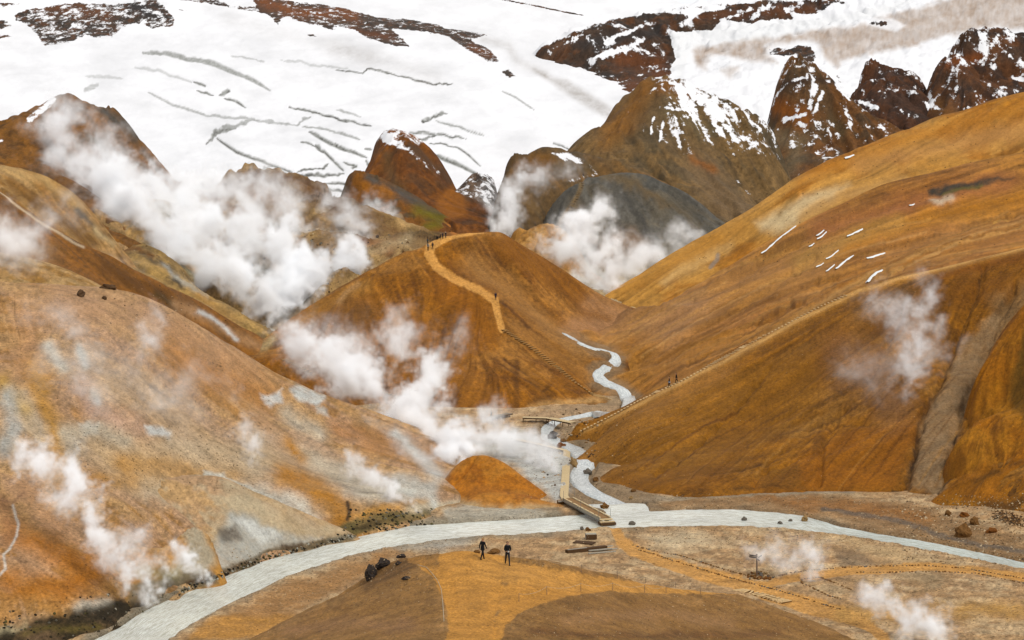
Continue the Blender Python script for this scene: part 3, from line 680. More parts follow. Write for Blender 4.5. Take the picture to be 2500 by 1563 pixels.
hill('buttress', 'hill', 'rough orange buttress at the right edge above the boulders', pxr=(2240, 2560), Dr=(190, 300), mat=230, step=2.6,
     crest=[(2262, 1232, 212), (2312, 1130, 222), (2362, 980, 236), (2432, 840, 251), (2520, 735, 264), (2570, 690, 270)],
     reg=2e-3, pts=[(2460, 1000, 231), (2460, 1130, 216)], base=[(2300, 1240, 207.5), (2400, 1256, 203.5), (2500, 1276, 198), (2570, 1290, 195)], under=(8, 4), back=(7, 5),
     gul=((8, .55), (3.5, .2), (1.6, .08)), rel=1.5, lump=((14, .4),), pal=((160, 100, 24), (170, 112, 40), (130, 80, 18)), streak=.18, patch=120, fine=.14, bump=.8, grain=.26,
     paint=[('P', [(2490, 800), (2560, 760), (2560, 1000), (2500, 1030), (2460, 1000)], 12, (104, 74, 30), .8, 20), ('S', [(2330, 1200), (2420, 1160), (2500, 1170)], 26, (158, 100, 22), .8), ('S', [(2380, 1180), (2440, 1150)], 8, (98, 64, 22), .7), ('S', [(2400, 1010), (2440, 940)], 14, (178, 116, 40), .8), ('S', [(2320, 1100), (2340, 1180)], 12, (164, 104, 22), .8), ('P', [(2380, 1230), (2480, 1220), (2560, 1230), (2560, 1290), (2400, 1256)], 10, (112, 74, 34), .9, 16)])
hill('slope', 'hill', 'long orange slope behind the stepped ridge, grooved by gullies and thin snow strips', pxr=(1380, 2560), Dr=(285, 520), mat=370, step=2.5,
     crest=[(1420, 812, 366), (1500, 775, 395), (1560, 752, 404), (1640, 718, 408), (1720, 680, 410), (1850, 602, 413), (1950, 545, 416), (2050, 497, 420), (2150, 456, 424), (2300, 416, 430), (2420, 388, 436), (2560, 362, 440)],
     pts=[(1500, 830, 366), (1560, 855, 350), (1600, 905, 330), (1650, 850, 345), (1800, 820, 338), (1950, 745, 340), (2100, 675, 343), (2300, 625, 345), (2500, 580, 348), (1750, 750, 370), (1900, 650, 385), (2100, 570, 388), (2300, 510, 395), (2500, 470, 400)],
     base=[(1442, 838, 360), (1512, 878, 352), (1505, 905, 339), (1530, 945, 331), (1560, 975, 314), (1640, 960, 304), (1800, 880, 308), (2100, 720, 312), (2500, 615, 315)], under=(10, 3), back=(14, 4),
     gul=((16, .9), (8, .22)), lump=((40, .8),), pal=((174, 118, 54), (168, 112, 58), (146, 92, 28)), streak=.30, flow=(.6, 0), rel=0.45, noisy=.6, cut=[([(1520, 850), (1650, 770), (1800, 680), (1950, 600)], 10, 0.66), ([(1560, 880), (1720, 800), (1860, 720), (1990, 630)], 9, 0.66), ([(1600, 900), (1760, 830), (1900, 760), (2040, 680)], 9, 0.61), ([(1500, 800), (1600, 740), (1720, 690)], 11, 0.55), ([(1680, 890), (1820, 810), (1960, 735)], 8, 0.50), ([(1850, 640), (2000, 560), (2150, 510), (2300, 470)], 11, 0.66), ([(2000, 690), (2150, 620), (2300, 570), (2480, 520)], 10, 0.55), ([(2100, 690), (2300, 610), (2520, 545)], 9, 0.50), ([(1740, 700), (1840, 640), (1900, 600)], 8, 0.50)], patch=300, fine=.06, grain=.26, speck=.25,
     paint=[('L', STREAM[:15], 30, (150, 124, 96), .75, 12, 12), ('S', [(1480, 790), (1600, 790), (1700, 740), (1620, 840)], 50, (166, 122, 84), .7), ('S', [(1530, 840), (1640, 880), (1750, 820)], 36, (160, 106, 46), .7), ('S', [(2000, 560), (2200, 500), (2450, 450)], 30, (164, 104, 62), .8), ('S', [(2300, 470), (2400, 440), (2480, 430)], 14, (146, 92, 52), .8),
            ('P', [(2265, 462), (2330, 450), (2420, 435), (2480, 428), (2420, 450), (2330, 470), (2270, 476)], 5, (66, 58, 48), .85, 12), ('S', [(2310, 472), (2400, 452)], 5, (110, 100, 50), .6), ('S', [(2280, 490), (2330, 480)], 7, (206, 182, 156), .8), ('P', [(2560, 430), (2480, 470), (2300, 510), (2150, 560), (2050, 620), (2200, 560), (2400, 520), (2560, 500)], 24, (186, 120, 40), .8), ('S', [(1950, 640), (2050, 590), (2200, 540)], 20, (176, 130, 70), .7), ('S', [(2050, 690), (2250, 620), (2500, 560)], 16, (176, 112, 44), .7), ('S', [(2200, 600), (2350, 590), (2500, 560)], 14, (148, 100, 52), .5)])
hill('backslope', 'hill', 'upper orange slope on the right rising to the skyline of snowy knobs', pxr=(1440, 2560), Dr=(380, 620), mat=450, step=3.0,
     crest=[(1480, 718, 424), (1540, 682, 428), (1600, 645, 432), (1650, 612, 435), (1700, 582, 438), (1780, 538, 442), (1850, 497, 446), (1900, 462, 449), (1950, 430, 452), (2020, 392, 456), (2100, 358, 460), (2200, 318, 466), (2300, 284, 472), (2400, 256, 478), (2500, 229, 484), (2580, 212, 488)],
     pts=[(1560, 745, 415), (1700, 690, 415), (1850, 615, 420), (2000, 525, 425), (2150, 465, 430), (2300, 425, 436), (2500, 380, 442), (1750, 610, 430), (2100, 430, 445), (2350, 340, 460)],
     base=[(1560, 790, 398), (1700, 745, 398), (1850, 680, 402), (2000, 585, 405), (2300, 470, 415), (2560, 430, 420)], under=(12, 4), back=(18, 8), gul=((18, .45), (8, .22), (3.5, .1)), lump=((50, 1.0),), pal=((182, 122, 48), (188, 136, 70), (164, 102, 28)), streak=.24, flow=(.7, 0), rel=.45, noisy=.7, patch=260, fine=.07, grain=.18, speck=.3,
     paint=[('P', [(1840, 540), (1990, 470), (2070, 450), (2010, 500), (1900, 560), (1860, 560)], 16, (220, 190, 146), .9, 14), ('S', [(1960, 530), (2050, 480), (2200, 440)], 18, (206, 156, 96), .7), ('S', [(1950, 445), (2200, 340), (2500, 260)], 18, (182, 118, 48), .6), ('S', [(2100, 400), (2300, 360), (2500, 320)], 26, (186, 134, 80), .7), ('S', [(1540, 700), (1700, 620), (1800, 560)], 22, (190, 134, 66), .7), ('S', [(1620, 690), (1720, 640), (1780, 600)], 14, (206, 164, 108), .7), ('L', [(1735, 655), (1750, 635), (1752, 625)], 5, (140, 130, 122), .7, 6), ('S', [(1940, 480), (1900, 520)], 8, (118, 86, 40), .5)])

# thin rills that run down the two big right hand slopes
_r = random.Random(21)
for s in range(46):
    x, y = 1440 + s * 13 + _r.uniform(-8, 8), 838 + s * 3.2 + _r.uniform(-10, 10) - (s > 20) * (s - 20) * 9.5
    k = _r.uniform(.8, 1.15)
    ln = [(x, y), (x + 120 * k, y - 72 * k), (x + 260 * k, y - 150 * k), (x + 420 * k, y - 215 * k), (x + 620 * k, y - 268 * k), (x + 820 * k, y - 300 * k)][:_r.choice((3, 4, 5, 6))]
    LAY['slope']['paint'].append(('L', ln, _r.uniform(.8, 2.6), _r.choice(((118, 74, 26), (126, 80, 32), (200, 152, 94), (190, 138, 76))), _r.uniform(.35, .65), 5, 2.5))
    if s % 3 == 0: LAY['slope']['cut'] = tuple(LAY['slope']['cut']) + ((ln, 4, .28),)
for s in range(40):
    x, y = 1440 + s * 22 + _r.uniform(-10, 10), 1150 + min(s, 12) * 3 + _r.uniform(-40, 10)
    k = _r.uniform(.5, 1.1); st_ = .62 + .9 * max(0, x - 1500) / 700
    ln = [(x, y), (x + 70 * k, y - 70 * k * st_), (x + 150 * k, y - 142 * k * st_), (x + 240 * k, y - 205 * k * st_)]
    LAY['ridge']['paint'].append(('L', ln, _r.uniform(.8, 2.2), _r.choice(((98, 58, 10), (106, 64, 14), (112, 70, 20), (184, 132, 70))), _r.uniform(.35, .6), 5, 2.5))
    if s % 4 == 0: LAY['ridge']['cut'] = tuple(LAY['ridge']['cut']) + ((ln, 4, .16),)
LAY['ridge']['paint'][:0] = [('S', [(1440, 1090), (1600, 1000), (1750, 920)], 46, (174, 120, 64), .8, 30), ('S', [(1780, 1080), (1900, 960), (2020, 860)], 50, (112, 68, 6), .8, 30), ('S', [(1500, 1160), (1650, 1180), (1780, 1150)], 24, (126, 78, 12), .7, 26), ('S', [(2120, 820), (2260, 740), (2380, 700)], 36, (118, 74, 14), .7, 30)]
LAY['slope']['paint'][:0] = [('S', [(1600, 800), (1800, 700), (2000, 620)], 60, (172, 122, 72), .7, 30), ('S', [(2150, 640), (2350, 580), (2540, 540)], 30, (172, 122, 72), .6, 30)]
# ---- steam valley behind the left hill
VAL = ((182, 146, 98), (158, 124, 86), (122, 94, 64))
hill('spur_a', 'hill', 'brown shoulder at the left edge crossed by a thin pale streak', pxr=(-60, 720), Dr=(240, 390), mat=310,
     crest=[(-60, 440, 300), (0, 470, 302), (90, 535, 306), (160, 575, 310), (250, 620, 316), (330, 662, 322), (420, 706, 330), (500, 748, 338), (580, 795, 345), (650, 832, 350)],
     base=[(0, 700, 262), (200, 710, 268), (330, 760, 280), (450, 830, 300), (600, 880, 325)], pts=[(100, 620, 285), (300, 710, 302)], back=(14, 5), gul=((10, .3), (4, .12)), lump=((24, .6),), pal=((142, 90, 34), (130, 84, 36), (112, 72, 24)), streak=.12,
     paint=[('L', [(0, 470), (90, 537), (160, 580), (205, 604)], 2.5, (222, 196, 164), .9, 4, 3), ('S', [(250, 660), (330, 690), (450, 740)], 18, (104, 66, 22), .8), ('S', [(380, 720), (430, 750)], 10, (70, 54, 26), .7), ('S', [(0, 560), (100, 620)], 36, (160, 124, 90), .8), ('S', [(430, 740), (560, 810), (640, 850)], 14, (176, 134, 96), .7), ('S', [(480, 760), (540, 790), (580, 830)], 6, (206, 200, 196), .8)])
hill('spur_b', 'hill', 'low brown ledge in steam at the left edge just above the big tan hill', pxr=(-60, 300), Dr=(230, 310), mat=270,
     crest=[(-60, 606, 270), (0, 613, 272), (100, 636, 274), (180, 662, 276), (240, 695, 278), (290, 722, 279)], base=[(0, 710, 245), (200, 730, 250)], back=(8, 4), gul=((8, .2),), lump=((14, .4),), pal=((176, 136, 88), (182, 146, 100), (150, 106, 48)))
hill('spur_c', 'hill', 'rounded brown shoulder at the left edge below the steaming far hill', pxr=(-60, 430), Dr=(285, 430), mat=350,
     crest=[(-60, 400, 340), (0, 404, 345), (60, 416, 350), (130, 440, 355), (190, 476, 362), (240, 532, 370), (290, 592, 378), (330, 644, 382), (400, 720, 386)], base=[(0, 560, 302), (200, 620, 330), (290, 660, 345)], pts=[(100, 500, 332)], back=(14, 6), gul=((12, .35), (5, .14)), lump=((26, .7),), pal=((158, 112, 58), (176, 136, 88), (128, 90, 42)), streak=.14,
     paint=[('S', [(20, 450), (120, 520), (220, 590)], 14, (118, 82, 40), .8), ('S', [(0, 412), (120, 445), (200, 500)], 14, (196, 158, 106), .7), ('S', [(190, 510), (210, 540), (250, 580)], 8, (96, 82, 66), .8), ('S', [(230, 560), (270, 600)], 8, (206, 176, 130), .6)])
hill('spur_d', 'hill', 'crumbling grey and ochre rock rib along the steaming gully', pxr=(230, 720), Dr=(320, 430), mat=370, step=2.6,
     crest=[(230, 606, 388), (275, 610, 388), (340, 604, 388), (390, 618, 390), (450, 658, 392), (520, 718, 390), (580, 760, 385), (640, 800, 374), (670, 815, 362)], base=[(330, 700, 345), (450, 760, 350), (560, 810, 350), (650, 838, 348)], back=(12, 6), gul=((8, .6), (3.5, .3)), lump=((12, 1.0), (5, .4)), pal=((176, 140, 86), (160, 128, 84), (120, 96, 62)), streak=.12, fine=.5,
     paint=[('S', [(270, 612), (340, 606), (370, 625)], 8, (120, 76, 34), .8), ('S', [(350, 625), (420, 660)], 8, (80, 68, 54), .8), ('S', [(430, 680), (450, 700)], 9, (64, 54, 44), .8), ('S', [(400, 650), (500, 720)], 7, (176, 170, 160), .7), ('S', [(480, 720), (560, 780), (600, 810)], 14, (178, 134, 78), .8), ('S', [(470, 740), (520, 770)], 7, (214, 210, 206), .8), ('S', [(560, 790), (630, 820)], 8, (150, 130, 96), .7)])
hill('vents', 'hill', 'bare rocky vent field of pale and rusty ground behind the middle hill, full of steam', pxr=(230, 1130), Dr=(345, 640), mat=470, step=2.8,
     crest=[(230, 470, 530), (310, 490, 525), (370, 432, 560), (400, 426, 562), (440, 440, 562), (500, 450, 565), (560, 425, 580), (600, 418, 588), (640, 422, 592), (700, 432, 592), (780, 452, 590), (850, 492, 580), (910, 515, 572), (960, 530, 562), (1020, 552, 545), (1070, 572, 520), (1110, 590, 500)],
     base=[(300, 660, 385), (480, 740, 385), (600, 792, 375), (690, 800, 368), (800, 760, 372), (900, 690, 380), (1000, 640, 392), (1060, 610, 405)], pts=[(400, 560, 450), (500, 600, 430), (600, 600, 440), (640, 520, 480), (750, 560, 465), (850, 600, 440), (950, 590, 450), (700, 660, 410), (620, 700, 400), (480, 500, 500), (780, 500, 520)],
     back=(20, 9), gul=((16, 2.4), (7, 1.3), (3, .4)), lump=((26, 3.6), (10, 1.6)), pal=VAL, streak=.20, rel=1.6, fine=1.9, patch=70, bump=.9, grain=.3,
     paint=[('S', [(375, 440), (420, 440), (440, 480)], 16, (130, 92, 58), .8), ('S', [(550, 440), (640, 440), (780, 470), (860, 510)], 30, (108, 74, 44), .95, 26), ('S', [(380, 440), (440, 450), (520, 480)], 22, (124, 88, 54), .9, 24), ('S', [(880, 540), (980, 570), (1060, 590)], 18, (128, 92, 56), .8, 24), ('S', [(600, 470), (700, 500), (640, 530)], 20, (150, 98, 42), .8), ('S', [(480, 470), (560, 500), (620, 550)], 14, (146, 96, 42), .8), ('S', [(460, 455), (520, 458)], 7, (84, 78, 72), .8), ('S', [(640, 540), (660, 560)], 10, (150, 90, 36), .9), ('S', [(730, 590), (745, 640)], 12, (150, 104, 44), .9),
            ('S', [(660, 540), (720, 560)], 12, (90, 82, 70), .7), ('S', [(860, 500), (960, 540)], 14, (120, 88, 52), .8), ('S', [(880, 580), (940, 610), (960, 590)], 14, (140, 84, 40), .9), ('S', [(840, 560), (900, 570)], 10, (92, 80, 66), .7), ('S', [(1000, 560), (1070, 580)], 8, (96, 74, 40), .8), ('S', [(560, 690), (600, 720)], 14, (96, 88, 74), .7), ('S', [(640, 700), (700, 770)], 14, (88, 82, 72), .7), ('S', [(600, 640), (640, 660), (720, 690)], 16, (160, 158, 150), .7), ('S', [(420, 620), (480, 680)], 14, (150, 146, 120), .6), ('S', [(670, 790), (760, 720)], 10, (92, 84, 70), .8), ('S', [(900, 610), (1000, 580)], 14, (196, 170, 132), .7), ('S', [(650, 800), (680, 812)], 7, (214, 212, 208), .8)])
hill('knob_a', 'hill', 'pale rounded knoll half hidden in steam behind the rock rib', pxr=(280, 520), Dr=(400, 500), mat=440, crest=[(290, 520, 445), (312, 490, 446), (350, 480, 448), (390, 488, 448), (430, 510, 446), (470, 550, 440), (500, 600, 432)], base=[(320, 600, 410), (430, 640, 405)], back=(8, 6), gul=((8, .3),), lump=((12, .5),), pal=((190, 150, 98), (180, 150, 112), (150, 128, 92)),
     paint=[('S', [(380, 500), (440, 540)], 14, (130, 118, 92), .8)])
hill('far_left', 'hill', 'dark brown hill at the far left edge with steam blowing off its top', pxr=(-60, 420), Dr=(400, 540), mat=470,
     crest=[(-60, 322, 470), (0, 300, 475), (60, 275, 480), (105, 250, 485), (135, 234, 488), (165, 232, 489), (200, 248, 490), (240, 264, 492), (265, 262, 493), (290, 276, 492), (318, 312, 490), (345, 345, 485), (390, 400, 478)], base=[(0, 430, 425), (200, 490, 425), (330, 500, 440)], pts=[(100, 350, 458), (220, 360, 465)], back=(16, 9), gul=((12, .7), (5, .3)), lump=((24, 1.2),), pal=((140, 92, 40), (126, 84, 42), (100, 68, 34)), streak=.16, fine=.4, bump=.8,
     paint=[('S', [(255, 270), (300, 300), (330, 340)], 14, (92, 84, 76), .9), ('S', [(230, 340), (260, 380)], 20, (104, 92, 80), .8), ('S', [(120, 240), (150, 236)], 7, (128, 100, 80), .8)],
     snow=lambda X, Y, Z, PX, PY, sl, f1, st: (.15 + .5 * line_w(PX, PY, [(72, 290), (110, 262), (130, 245)], 9, 6) + .35 * smooth(10, 2, np.hypot((PX - 3) / 1.5, PY - 343)), white(PX)))

# ---- middle distance
hill('rust', 'mountain', 'rusty brown outcrop in front of the snowfield, left of the grey hill', pxr=(860, 1240), Dr=(535, 760), mat=640,
     crest=[(880, 440, 630), (900, 395, 645), (915, 352, 656), (940, 335, 661), (968, 327, 665), (1000, 340, 665), (1040, 368, 662), (1075, 405, 655), (1110, 455, 646), (1150, 492, 638), (1195, 512, 630), (1225, 540, 615)], base=[(950, 545, 565), (1100, 560, 555), (1200, 575, 550)], pts=[(980, 430, 615), (1060, 480, 605)], back=(26, 14), gul=((22, 1.6), (9, .7)), lump=((30, 1.8),), pal=((128, 76, 30), (112, 66, 30), (92, 62, 38)), streak=.18, fine=.4, patch=80, bump=.8,
     paint=[('S', [(1000, 360), (1080, 420), (1130, 480)], 10, (96, 70, 50), .8), ('P', [(1065, 480), (1100, 450), (1135, 490), (1145, 520), (1090, 530), (1070, 510)], 8, (160, 98, 40), .8), ('S', [(940, 380), (960, 450), (1010, 500)], 14, (104, 78, 50), .7)],
     snow=lambda X, Y, Z, PX, PY, sl, f1, st: (.12 + .36 * smooth(375, 335, PY) + .32 * line_w(PX, PY, [(940, 335), (990, 365), (1060, 415)], 9, 9) + .3 * smooth(10, 4, np.hypot(PX - 1070, PY - 424)), white(PX)))
hill('rust_low', 'mountain', 'low dark and orange spur below the rusty outcrop with mossy ground', pxr=(820, 1260), Dr=(490, 660), mat=580,
     crest=[(838, 470, 600), (850, 432, 610), (870, 424, 614), (920, 430, 616), (960, 440, 615), (1010, 470, 610), (1060, 510, 600), (1120, 548, 588), (1200, 578, 574), (1260, 600, 560)], base=[(860, 530, 545), (1000, 590, 515), (1150, 610, 510)], pts=[(950, 500, 575), (1060, 560, 555)], back=(16, 10), gul=((16, .9), (7, .4)), lump=((22, 1.2),), pal=((134, 84, 34), (116, 78, 44), (88, 74, 50)), streak=.18, fine=.4, patch=80, bump=.8,
     paint=[('S', [(900, 440), (980, 470), (1080, 540)], 11, (92, 82, 74), .9), ('P', [(885, 460), (940, 450), (975, 475), (930, 490), (890, 480)], 8, (166, 104, 40), .9), ('S', [(880, 515), (930, 500)], 10, (196, 190, 186), .7), ('S', [(1020, 515), (1080, 540), (1040, 560)], 14, (116, 100, 24), .9), ('S', [(1090, 545), (1110, 560)], 9, (190, 120, 60), .9), ('S', [(1160, 560), (1190, 575)], 9, (90, 90, 30), .7), ('S', [(860, 440), (850, 470)], 9, (84, 62, 46), .8)])
hill('boulderside', 'mountain', 'snowy rock cluster at the foot of the snowfield', pxr=(1100, 1230), Dr=(600, 700), mat=650, crest=[(1115, 460, 655), (1140, 440, 660), (1180, 432, 662), (1210, 455, 658), (1225, 500, 650)], base=[(1130, 520, 625), (1200, 540, 625)], back=(8, 8), gul=((6, .8),), lump=((8, 1.2),), pal=((80, 66, 56), (116, 92, 74), (64, 54, 48)), fine=1.2,
     snow=lambda X, Y, Z, PX, PY, sl, f1, st: (.46 + 0 * PX, white(PX)))
hill('grey', 'mountain', 'dark grey brown hill in the middle distance crossed by a faint stepped trail', pxr=(1160, 2000), Dr=(455, 720), mat=600,
     crest=[(1180, 590, 545), (1195, 540, 562), (1210, 490, 578), (1228, 435, 592), (1248, 395, 602), (1275, 376, 610), (1300, 370, 614), (1370, 366, 625), (1420, 374, 640), (1500, 394, 650), (1560, 418, 652), (1650, 466, 645), (1720, 515, 632), (1780, 560, 620), (1860, 620, 600)], base=[(1230, 640, 515), (1330, 680, 530), (1420, 680, 565), (1500, 670, 580), (1620, 650, 585), (1740, 620, 585)], pts=[(1320, 480, 582), (1250, 540, 550), (1600, 550, 618), (1450, 500, 622)], back=(26, 10), gul=((20, 1.2), (9, .6)), lump=((30, 1.4),), pal=((118, 86, 50), (108, 82, 52), (92, 76, 54)), streak=.18, fine=.35, patch=110,
     paint=[('S', [(1260, 400), (1340, 390), (1300, 430)], 20, (124, 84, 40), .8), ('S', [(1380, 400), (1450, 410)], 14, (104, 84, 58), .7), ('S', [(1230, 470), (1300, 500)], 18, (126, 96, 60), .6)],
     snow=lambda X, Y, Z, PX, PY, sl, f1, st: (.10 + .36 * line_w(PX, PY, [(1350, 374), (1390, 384), (1440, 405), (1460, 425), (1390, 442)], 6, 6) + .28 * smooth(30, 10, np.hypot((PX - 1385) / 1.5, PY - 388)), white(PX)))
hill('grey_low', 'mountain', 'charcoal grey hump with a worn trail over its shoulder, steam at its foot', pxr=(1280, 1860), Dr=(460, 660), mat=560,
     crest=[(1290, 600, 545), (1320, 560, 562), (1350, 510, 580), (1385, 466, 594), (1420, 440, 602), (1460, 428, 605), (1500, 424, 606), (1550, 430, 606), (1620, 448, 603), (1680, 480, 598), (1740, 524, 590), (1800, 575, 580)], base=[(1330, 660, 505), (1450, 715, 468), (1560, 705, 470), (1700, 640, 510)], pts=[(1450, 560, 548), (1600, 580, 550)], back=(14, 9), gul=((18, 1.8), (8, 1.0), (4, .4)), rel=1.6, lump=((40, 2.6), (14, 1.2)), pal=((96, 90, 82), (88, 84, 78), (112, 100, 84)), streak=.22, fine=.35, patch=110,
     paint=[('S', [(1480, 430), (1600, 470), (1700, 540)], 12, (112, 92, 66), .8, 30), ('S', [(1400, 500), (1440, 560)], 16, (116, 96, 72), .7, 30), ('S', [(1530, 470), (1580, 560)], 10, (70, 66, 62), .8, 26), ('S', [(1620, 520), (1680, 590)], 12, (108, 98, 84), .7, 26), ('S', [(1470, 640), (1500, 590), (1570, 620)], 26, (142, 100, 58), .8), ('S', [(1330, 690), (1450, 700), (1560, 660)], 26, (176, 150, 112), .8), ('L', [(1420, 440), (1418, 460), (1402, 490), (1380, 525), (1360, 560)], 5, (140, 112, 76), .8, 4, 4), ('S', [(1540, 580), (1600, 620)], 16, (128, 92, 56), .7), ('S', [(1640, 480), (1720, 560)], 20, (90, 82, 70), .6), ('S', [(1420, 650), (1500, 690)], 12, (196, 190, 176), .6)])
hill('ochre_knob', 'mountain', 'small sunlit ochre knoll in steam behind the middle hill', pxr=(1220, 1560), Dr=(430, 540), mat=490, crest=[(1232, 610, 470), (1246, 578, 482), (1280, 553, 490), (1310, 545, 493), (1335, 555, 492), (1380, 590, 486), (1430, 640, 470), (1480, 690, 452)], base=[(1290, 650, 450), (1380, 700, 440), (1480, 720, 436)], back=(10, 6), gul=((8, .4), (4, .2)), lump=((12, .5),), pal=((178, 126, 66), (188, 142, 86), (160, 108, 50)), fine=.2,
     paint=[('S', [(1400, 680), (1480, 710)], 16, (206, 196, 176), .8)])
hill('valley_low', 'hill', 'pale rocky gully floor where steam rises behind the middle hill', pxr=(1150, 1760), Dr=(405, 520), mat=440, crest=[(1160, 590, 505), (1300, 660, 480), (1450, 700, 468), (1560, 690, 472), (1640, 650, 485), (1720, 620, 500)], base=[(1250, 700, 425), (1400, 720, 425), (1500, 745, 415), (1600, 720, 425)], back=(14, 5), gul=((8, .6), (4, .3)), lump=((14, 1.2),), pal=((190, 160, 112), (176, 152, 120), (150, 130, 96)), fine=.7, patch=70)

def snow_brown(X, Y, Z, PX, PY, sl, f1, st):
    m = .10 + .34 * smooth(420, 230, PY) * smooth(1520, 1640, PX) + .24 * np.clip(st, -1.5, 1.5) * smooth(460, 300, PY) + .24 * smooth(235, 190, PY) * f1
    m = m + .30 * line_w(PX, PY, [(1780, 425), (1800, 440), (1830, 475)], 4, 3) + .3 * smooth(8, 3, np.hypot(PX - 1793, PY - 375))
    m = m + .25 * line_w(PX, PY, [(1690, 222), (1790, 295), (1880, 372)], 34, 30) + .8 * (fbm(PX / 16., PY / 16., 21, 5, .68) - .5) * smooth(1600, 1680, PX) * smooth(470, 330, PY)
    for l_ in ([(1600, 215), (1560, 250), (1535, 275)], [(1635, 200), (1665, 215), (1690, 235)], [(1612, 262), (1650, 268), (1680, 268)], [(1595, 290), (1590, 330)], [(1620, 300), (1612, 345)], [(1650, 320), (1660, 355)], [(1575, 300), (1570, 335)]):
        m = m + .34 * line_w(PX + 10 * (f1 - .5), PY, l_, 3, 3)
    m = m - .14 * line_w(PX, PY, [(1440, 340), (1530, 260), (1600, 250)], 40, 30)
    return m, white(PX)
hill('brown', 'mountain', 'brown scree mountain streaked with snow, just right of centre', pxr=(1370, 2060), Dr=(640, 900), mat=780,
     crest=[(1380, 385, 745), (1410, 352, 758), (1440, 332, 770), (1480, 298, 780), (1520, 253, 792), (1560, 213, 802), (1600, 194, 812), (1640, 188, 816), (1690, 200, 816), (1740, 231, 813), (1790, 257, 810), (1847, 282, 804), (1880, 310, 797), (1905, 358, 790), (1935, 430, 780), (1980, 510, 768)], base=[(1450, 480, 680), (1600, 540, 665), (1720, 590, 655), (1850, 570, 690), (1960, 520, 740)], pts=[(1620, 330, 745), (1740, 400, 735), (1520, 380, 725), (1820, 460, 735)], back=(34, 20), gul=((30, 2.6), (13, 1.4), (6, .6)), lump=((50, 3.5), (16, 1.2)), pal=((122, 94, 60), (108, 86, 60), (90, 76, 56)), streak=.16, fine=.6, patch=110, bump=.7, snow=snow_brown,
     paint=[('S', [(1580, 210), (1540, 280), (1480, 330)], 30, (142, 94, 44), .8), ('S', [(1700, 400), (1780, 500), (1850, 540)], 40, (124, 100, 76), .6), ('S', [(1690, 380), (1740, 420)], 10, (150, 92, 46), .7), ('S', [(1620, 210), (1700, 230)], 16, (134, 84, 40), .7), ('S', [(1640, 270), (1720, 320)], 24, (104, 92, 68), .6), ('S', [(1450, 470), (1600, 520)], 26, (118, 96, 64), .6)])

KB = [([(1993, 212), (1985, 235), (1977, 262)], 7), ([(2012, 226), (2000, 250), (1990, 270)], 3.5), ([(2060, 268), (2076, 304)], 5), ([(1918, 292), (1960, 280)], 4), ([(1895, 228), (1930, 198), (1960, 190)], 4), ([(2040, 205), (2070, 240)], 4), ([(2100, 250), (2140, 262)], 4), ([(2270, 232), (2268, 262)], 6), ([(2310, 150), (2350, 130)], 4), ([(2470, 190), (2520, 200)], 4)]
def snow_knob(lo, amt=.34):
    def f(X, Y, Z, PX, PY, sl, f1, st):
        return amt + .10 * np.clip(st, -1.5, 1.5) + .9 * (fbm(PX / 22., PY / 22., 22, 5, .68) - .5) - .20 * smooth(lo - 80, lo, PY) + sum(.4 * line_w(PX + 14 * (f1 - .5), PY, l_, r_, 4) for l_, r_ in KB), white(PX)
    return f
hill('knob_b', 'mountain', 'brown knob with snow streaks and a mossy yellow patch right of the scree mountain', pxr=(1820, 2340), Dr=(760, 1000), mat=880,
     crest=[(1850, 400, 870), (1868, 325, 885), (1880, 275, 898), (1895, 236, 910), (1913, 206, 917), (1945, 194, 922), (1990, 186, 925), (2022, 194, 925), (2042, 212, 923), (2064, 232, 920), (2110, 268, 912), (2180, 310, 902), (2280, 345, 890)], base=[(1930, 450, 800), (2050, 420, 800), (2200, 400, 805), (1900, 430, 815)], pts=[(1960, 320, 860), (2060, 340, 858)], back=(30, 22), gul=((26, 3.4), (12, 2.0), (6, .9)), lump=((40, 2.2), (14, .9)), pal=((112, 74, 42), (98, 72, 48), (78, 62, 46)), streak=.2, fine=.8, patch=80, bump=.8, snow=snow_knob(420, .30),
     paint=[('S', [(1905, 215), (1980, 195), (2040, 200)], 10, (72, 54, 42), .8), ('S', [(1900, 260), (1960, 290)], 22, (146, 84, 34), .8), ('S', [(2110, 248), (2145, 255)], 9, (150, 122, 24), .95, 6), ('S', [(1880, 330), (1950, 350), (1930, 420)], 24, (132, 112, 86), .7), ('S', [(2030, 290), (2060, 330)], 16, (88, 76, 54), .7)])
hill('knob_c', 'mountain', 'dark snow dusted knob between two gullies', pxr=(2020, 2360), Dr=(850, 1050), mat=960,
     crest=[(2040, 300, 950), (2066, 252, 960), (2084, 224, 966), (2106, 190, 972), (2112, 166, 976), (2142, 151, 980), (2180, 164, 982), (2214, 170, 980), (2246, 196, 977), (2264, 224, 972), (2290, 268, 962), (2330, 310, 950)], base=[(2130, 330, 890), (2250, 330, 890)], back=(24, 22), gul=((20, 3.2), (9, 1.8)), lump=((26, 2.2), (10, 1.0)), pal=((92, 58, 38), (78, 54, 42), (60, 46, 40)), streak=.2, fine=1.6, patch=60, bump=.9, snow=snow_knob(420, .30))
